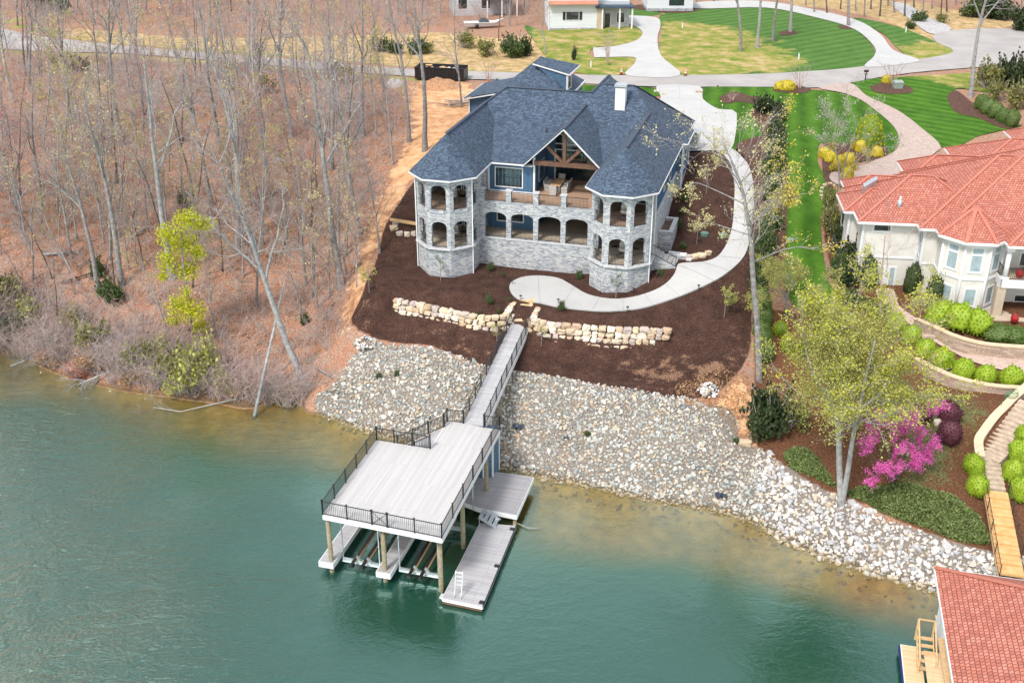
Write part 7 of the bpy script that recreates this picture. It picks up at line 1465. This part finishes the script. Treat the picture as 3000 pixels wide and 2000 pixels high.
def heap(name,label,px,py,w_,h,mat,seed,cat):
    g=G(px,py); bm=bmesh.new(); bmesh.ops.create_grid(bm,x_segments=22,y_segments=22,size=1)
    for v in bm.verts:
        r_=min(1,v.co.length); k=(1-r_*r_)*(1+.5*mnoise.noise(Vector((v.co.x*2.5,v.co.y*2.5,seed))))+.25*mnoise.noise(Vector((v.co.x*7,v.co.y*7,seed)))*(1-r_); v.co=Vector((v.co.x*w_/2,v.co.y*w_*.4,k*h-.1))
    bm.verts.index_update(); m=MB(); m.v=[tuple(v.co) for v in bm.verts]; m.f=[tuple(v.index for v in f_.verts) for f_ in bm.faces]; m.sm=[True]*len(m.f); bm.free(); tag(m.build(name,mat,None,g),label,cat)
dirtm=noisy('orange_dirt',[(.35,(.30,.15,.08)),(.65,(.50,.29,.16))],3,1,'obj',bs=1,bd=.08); grm=noisy('grey_gravel_pile',[(.35,(.28,.27,.27)),(.65,(.46,.45,.45))],6,1,'obj',bs=1,bd=.05)
heap('dirt_pile','orange brown dirt pile in front of the dumpster','dirt' and 1012,200,6,1.2,dirtm,1,'dirt pile'); heap('gravel_pile','small grey gravel pile left of the dirt pile',905,197,3.6,.9,grm,2,'gravel pile')
t=thing('brush_pile','heap of cut branches and poles beside the garage wall','brush pile',G(1058,242)); m=MB(); 
for k in range(40): 
    p=Vector((sr.uniform(-1.6,1.6),sr.uniform(-1.2,1.2),sr.uniform(0,.5))); q=p+Vector((sr.gauss(0,1.4),sr.gauss(0,.8),sr.uniform(-.1,.4))); m.tube([p,q],[.04,.025],4)
m.build('sticks',M['bark'],t)
def cone(px,py,label):
    t=thing('traffic_cone',label,'traffic cone',G(px,py),0,'orange traffic cones on the verge'); o=flat('cone_orange',(.75,.16,.03),.5); m=MB(); m.box(-.25,.25,-.25,.25,.1,.14); m.build('base',M['black'],t); m=MB(); m.lathe([(.2,.14),(.09,.95),(.06,1.1)],0,0,12); m.build('barrel',o,t); m=MB(); m.lathe([(.165,.42),(.135,.62)],0,0,12); m.lathe([(.125,.75),(.11,.88)],0,0,12); m.build('band',M['white'],t)
cone(1427,173,'orange and white traffic cone left of the far driveway mouth'); cone(1574,176,'orange and white traffic cone right of the far driveway mouth')
t=thing('mailbox','black mailbox on a post where the paver driveway meets the road','mailbox',G(1987,186)); m=MB(); m.box(-.06,.06,-.06,.06,0,1.15); m.box(-.25,.25,-.05,.05,.85,.93); m.build('post',M['black'],t); m=MB(); m.box(-.28,.28,-.13,.13,1.15,1.33); m.tube([(-.28,0,1.33),(.28,0,1.33)],.13,12); m.build('box',M['black'],t); m=MB(); m.box(.1,.13,-.17,-.14,1.2,1.5); m.build('flag',flat('red_flag',(.5,.02,.02)),t)
t=thing('utility_box','grey green utility box in the mulch bed by the myrtle','utility box',G(2061,204)); m=MB(); m.box(-.55,.55,-.45,.45,0,.85); m.build('cabinet',flat('utility_green',(.22,.27,.24)),t); m=MB(); m.hexa([(-.6,-.5,.85),(.6,-.5,.85),(.6,.5,.85),(-.6,.5,.85)],[(-.55,-.4,1.0),(.55,-.4,1.0),(.55,.4,1.05),(-.55,.4,1.05)]); m.build('lid',flat('utility_green_lid',(.26,.31,.28)),t)
for px_,py_,l in ((1357,156,'white marker post left of the far driveway'),(1567,66,'white marker post on the far lawn'),(2080,76,'white marker post beside the curved far driveway'),(1834,138,'white marker post leaning at the right of the far lawn')):
    t=thing('marker_post',l,'marker post',G(px_,py_),0,'white utility marker posts'); m=MB(); m.box(-.09,.09,-.06,.06,0,.9); m.build('stake',M['white'],t); m=MB(); m.box(-.1,.1,-.07,.07,.9,.98); m.build('cap',M['galv'],t)
# path lights
def plight(px,py,label):
    t=thing('path_light',label,'path light',G(px,py),0,'black path lights'); m=MB(); m.cyl(0,0,0,.52,.02,6); m.build('stake',M['black'],t); m=MB(); m.lathe([(.03,.47),(.14,.50),(.10,.56),(.02,.60)],0,0,12); m.build('hood',M['black'],t)
for x,y,l in ((1196,692,'at the top of the stone steps'),(1282,700,'below the round end of the curved path'),(1441,718,'below the lowest bend of the curved path'),(1604,668,'on the outer side of the path near the steps'),(1177,655,'left of the round end of the curved path'),(1455,675,'between the right turret and the path'),(1508,640,'between the turret corner and the side steps'),(1648,207,'right of the driveway mouth at the road'),(1506,215,'left of the driveway mouth at the road')): plight(x,y,'black path light '+l)
lidm=flat('green_plastic_lid',(.13,.24,.20),.5)
for x,y,l in ((1618,541,'left of two in the mulch beside the curved path'),(1661,544,'right of two in the mulch beside the curved path'),(1815,555,'on the striped lawn'),(1803,640,'half hidden under the light green tree')):
    t=thing('tank_lid','round green septic lid '+l,'septic lid',G(x,y),0,'round green septic lids'); m=MB(); m.cyl(0,0,-.1,.22,.36,18); m.build('riser',lidm,t); m=MB(); m.lathe([(.40,.22),(.41,.26),(.36,.30),(.05,.33)],0,0,18); m.build('cover',lidm,t)
    
g=Vector(G(2322,918)); t=thing('garden_hose','coiled green garden hose on the mulch beside the stepped wall','hose',tuple(g)); m=MB(); m.tube([(math.cos(a*.45)*(.42+.04*math.sin(a)),math.sin(a*.45)*(.34+.05*math.cos(a*1.3)),.05+.012*a) for a in range(60)],.022,6); m.tube([(.4,0,.05),(-.2,-.6,.04),(-.8,-.4,.04),(-1.1,-.9,.03)],.022,6); m.build('coil',flat('green_hose',(.02,.25,.14),.4),t)
p=Vector(G(897,521)); q=Vector(G(958,531)); o=p.copy(); t=thing('timber_plank','long yellow timber plank laid on the boulders left of the house','plank',tuple(p)); m=MB(); d=q-p; m.bar((0,0,.75),(d.x,d.y,d.z+.75),.14,.28); m.build('plank',M['lumber'],t); 
for x,y,w_,l in ((2154,975,.7,'round tan boulder between the maroon shrubs'),(2072,1040,.9,'pale boulder beneath the magenta blossoms'),(1712,1020,1.0,'large flat pale rock at the right end of the grey riprap'),(1690,1240,.5,'')): 
    if l: loose(x,y,w_,.5,l)
# dark tarp scraps in the riprap
tm_=flat('dark_blue_tarp',(.03,.045,.07),.5)
for x,y,s_,l in ((1190,985,.45,'crumpled dark tarp in the grey riprap right of the footbridge'),(1655,1142,.42,'dark plastic scrap on the rocks above the waterline'),(1300,1010,.2,'small dark scrap among the grey riprap')):
    g=Vector(G(x,y)); m=MB(); n=7; V_=[(i/(n-1)-.5,j/(n-1)-.5) for j in range(n) for i in range(n)]; m.add([(a*s_*2,b*s_*1.3,.25+.25*mnoise.noise((a*4+x,b*4,0))) for a,b in V_],[(j*n+i,j*n+i+1,(j+1)*n+i+1,(j+1)*n+i) for j in range(n-1) for i in range(n-1)],True); tag(m.build('tarp_scrap',tm_,None,tuple(g)),l,'tarp')
# edging stones at the bed corner
for i in range(9):
    a=2.0+i*.42; g=G(1903+18*math.cos(a),446+22*math.sin(a)); mb,cc=bould(rb,.4,.3,.3,(.55,.42,.33)); o=mb.build('edging_stone',M['rock'],None,(g[0],g[1],g[2]+.12),colors=cc); tag(o,'tan edging stone in the curved border at the lawn corner, '+ordn(i)+' going round','edging stone','tan edging stones at the lawn corner')
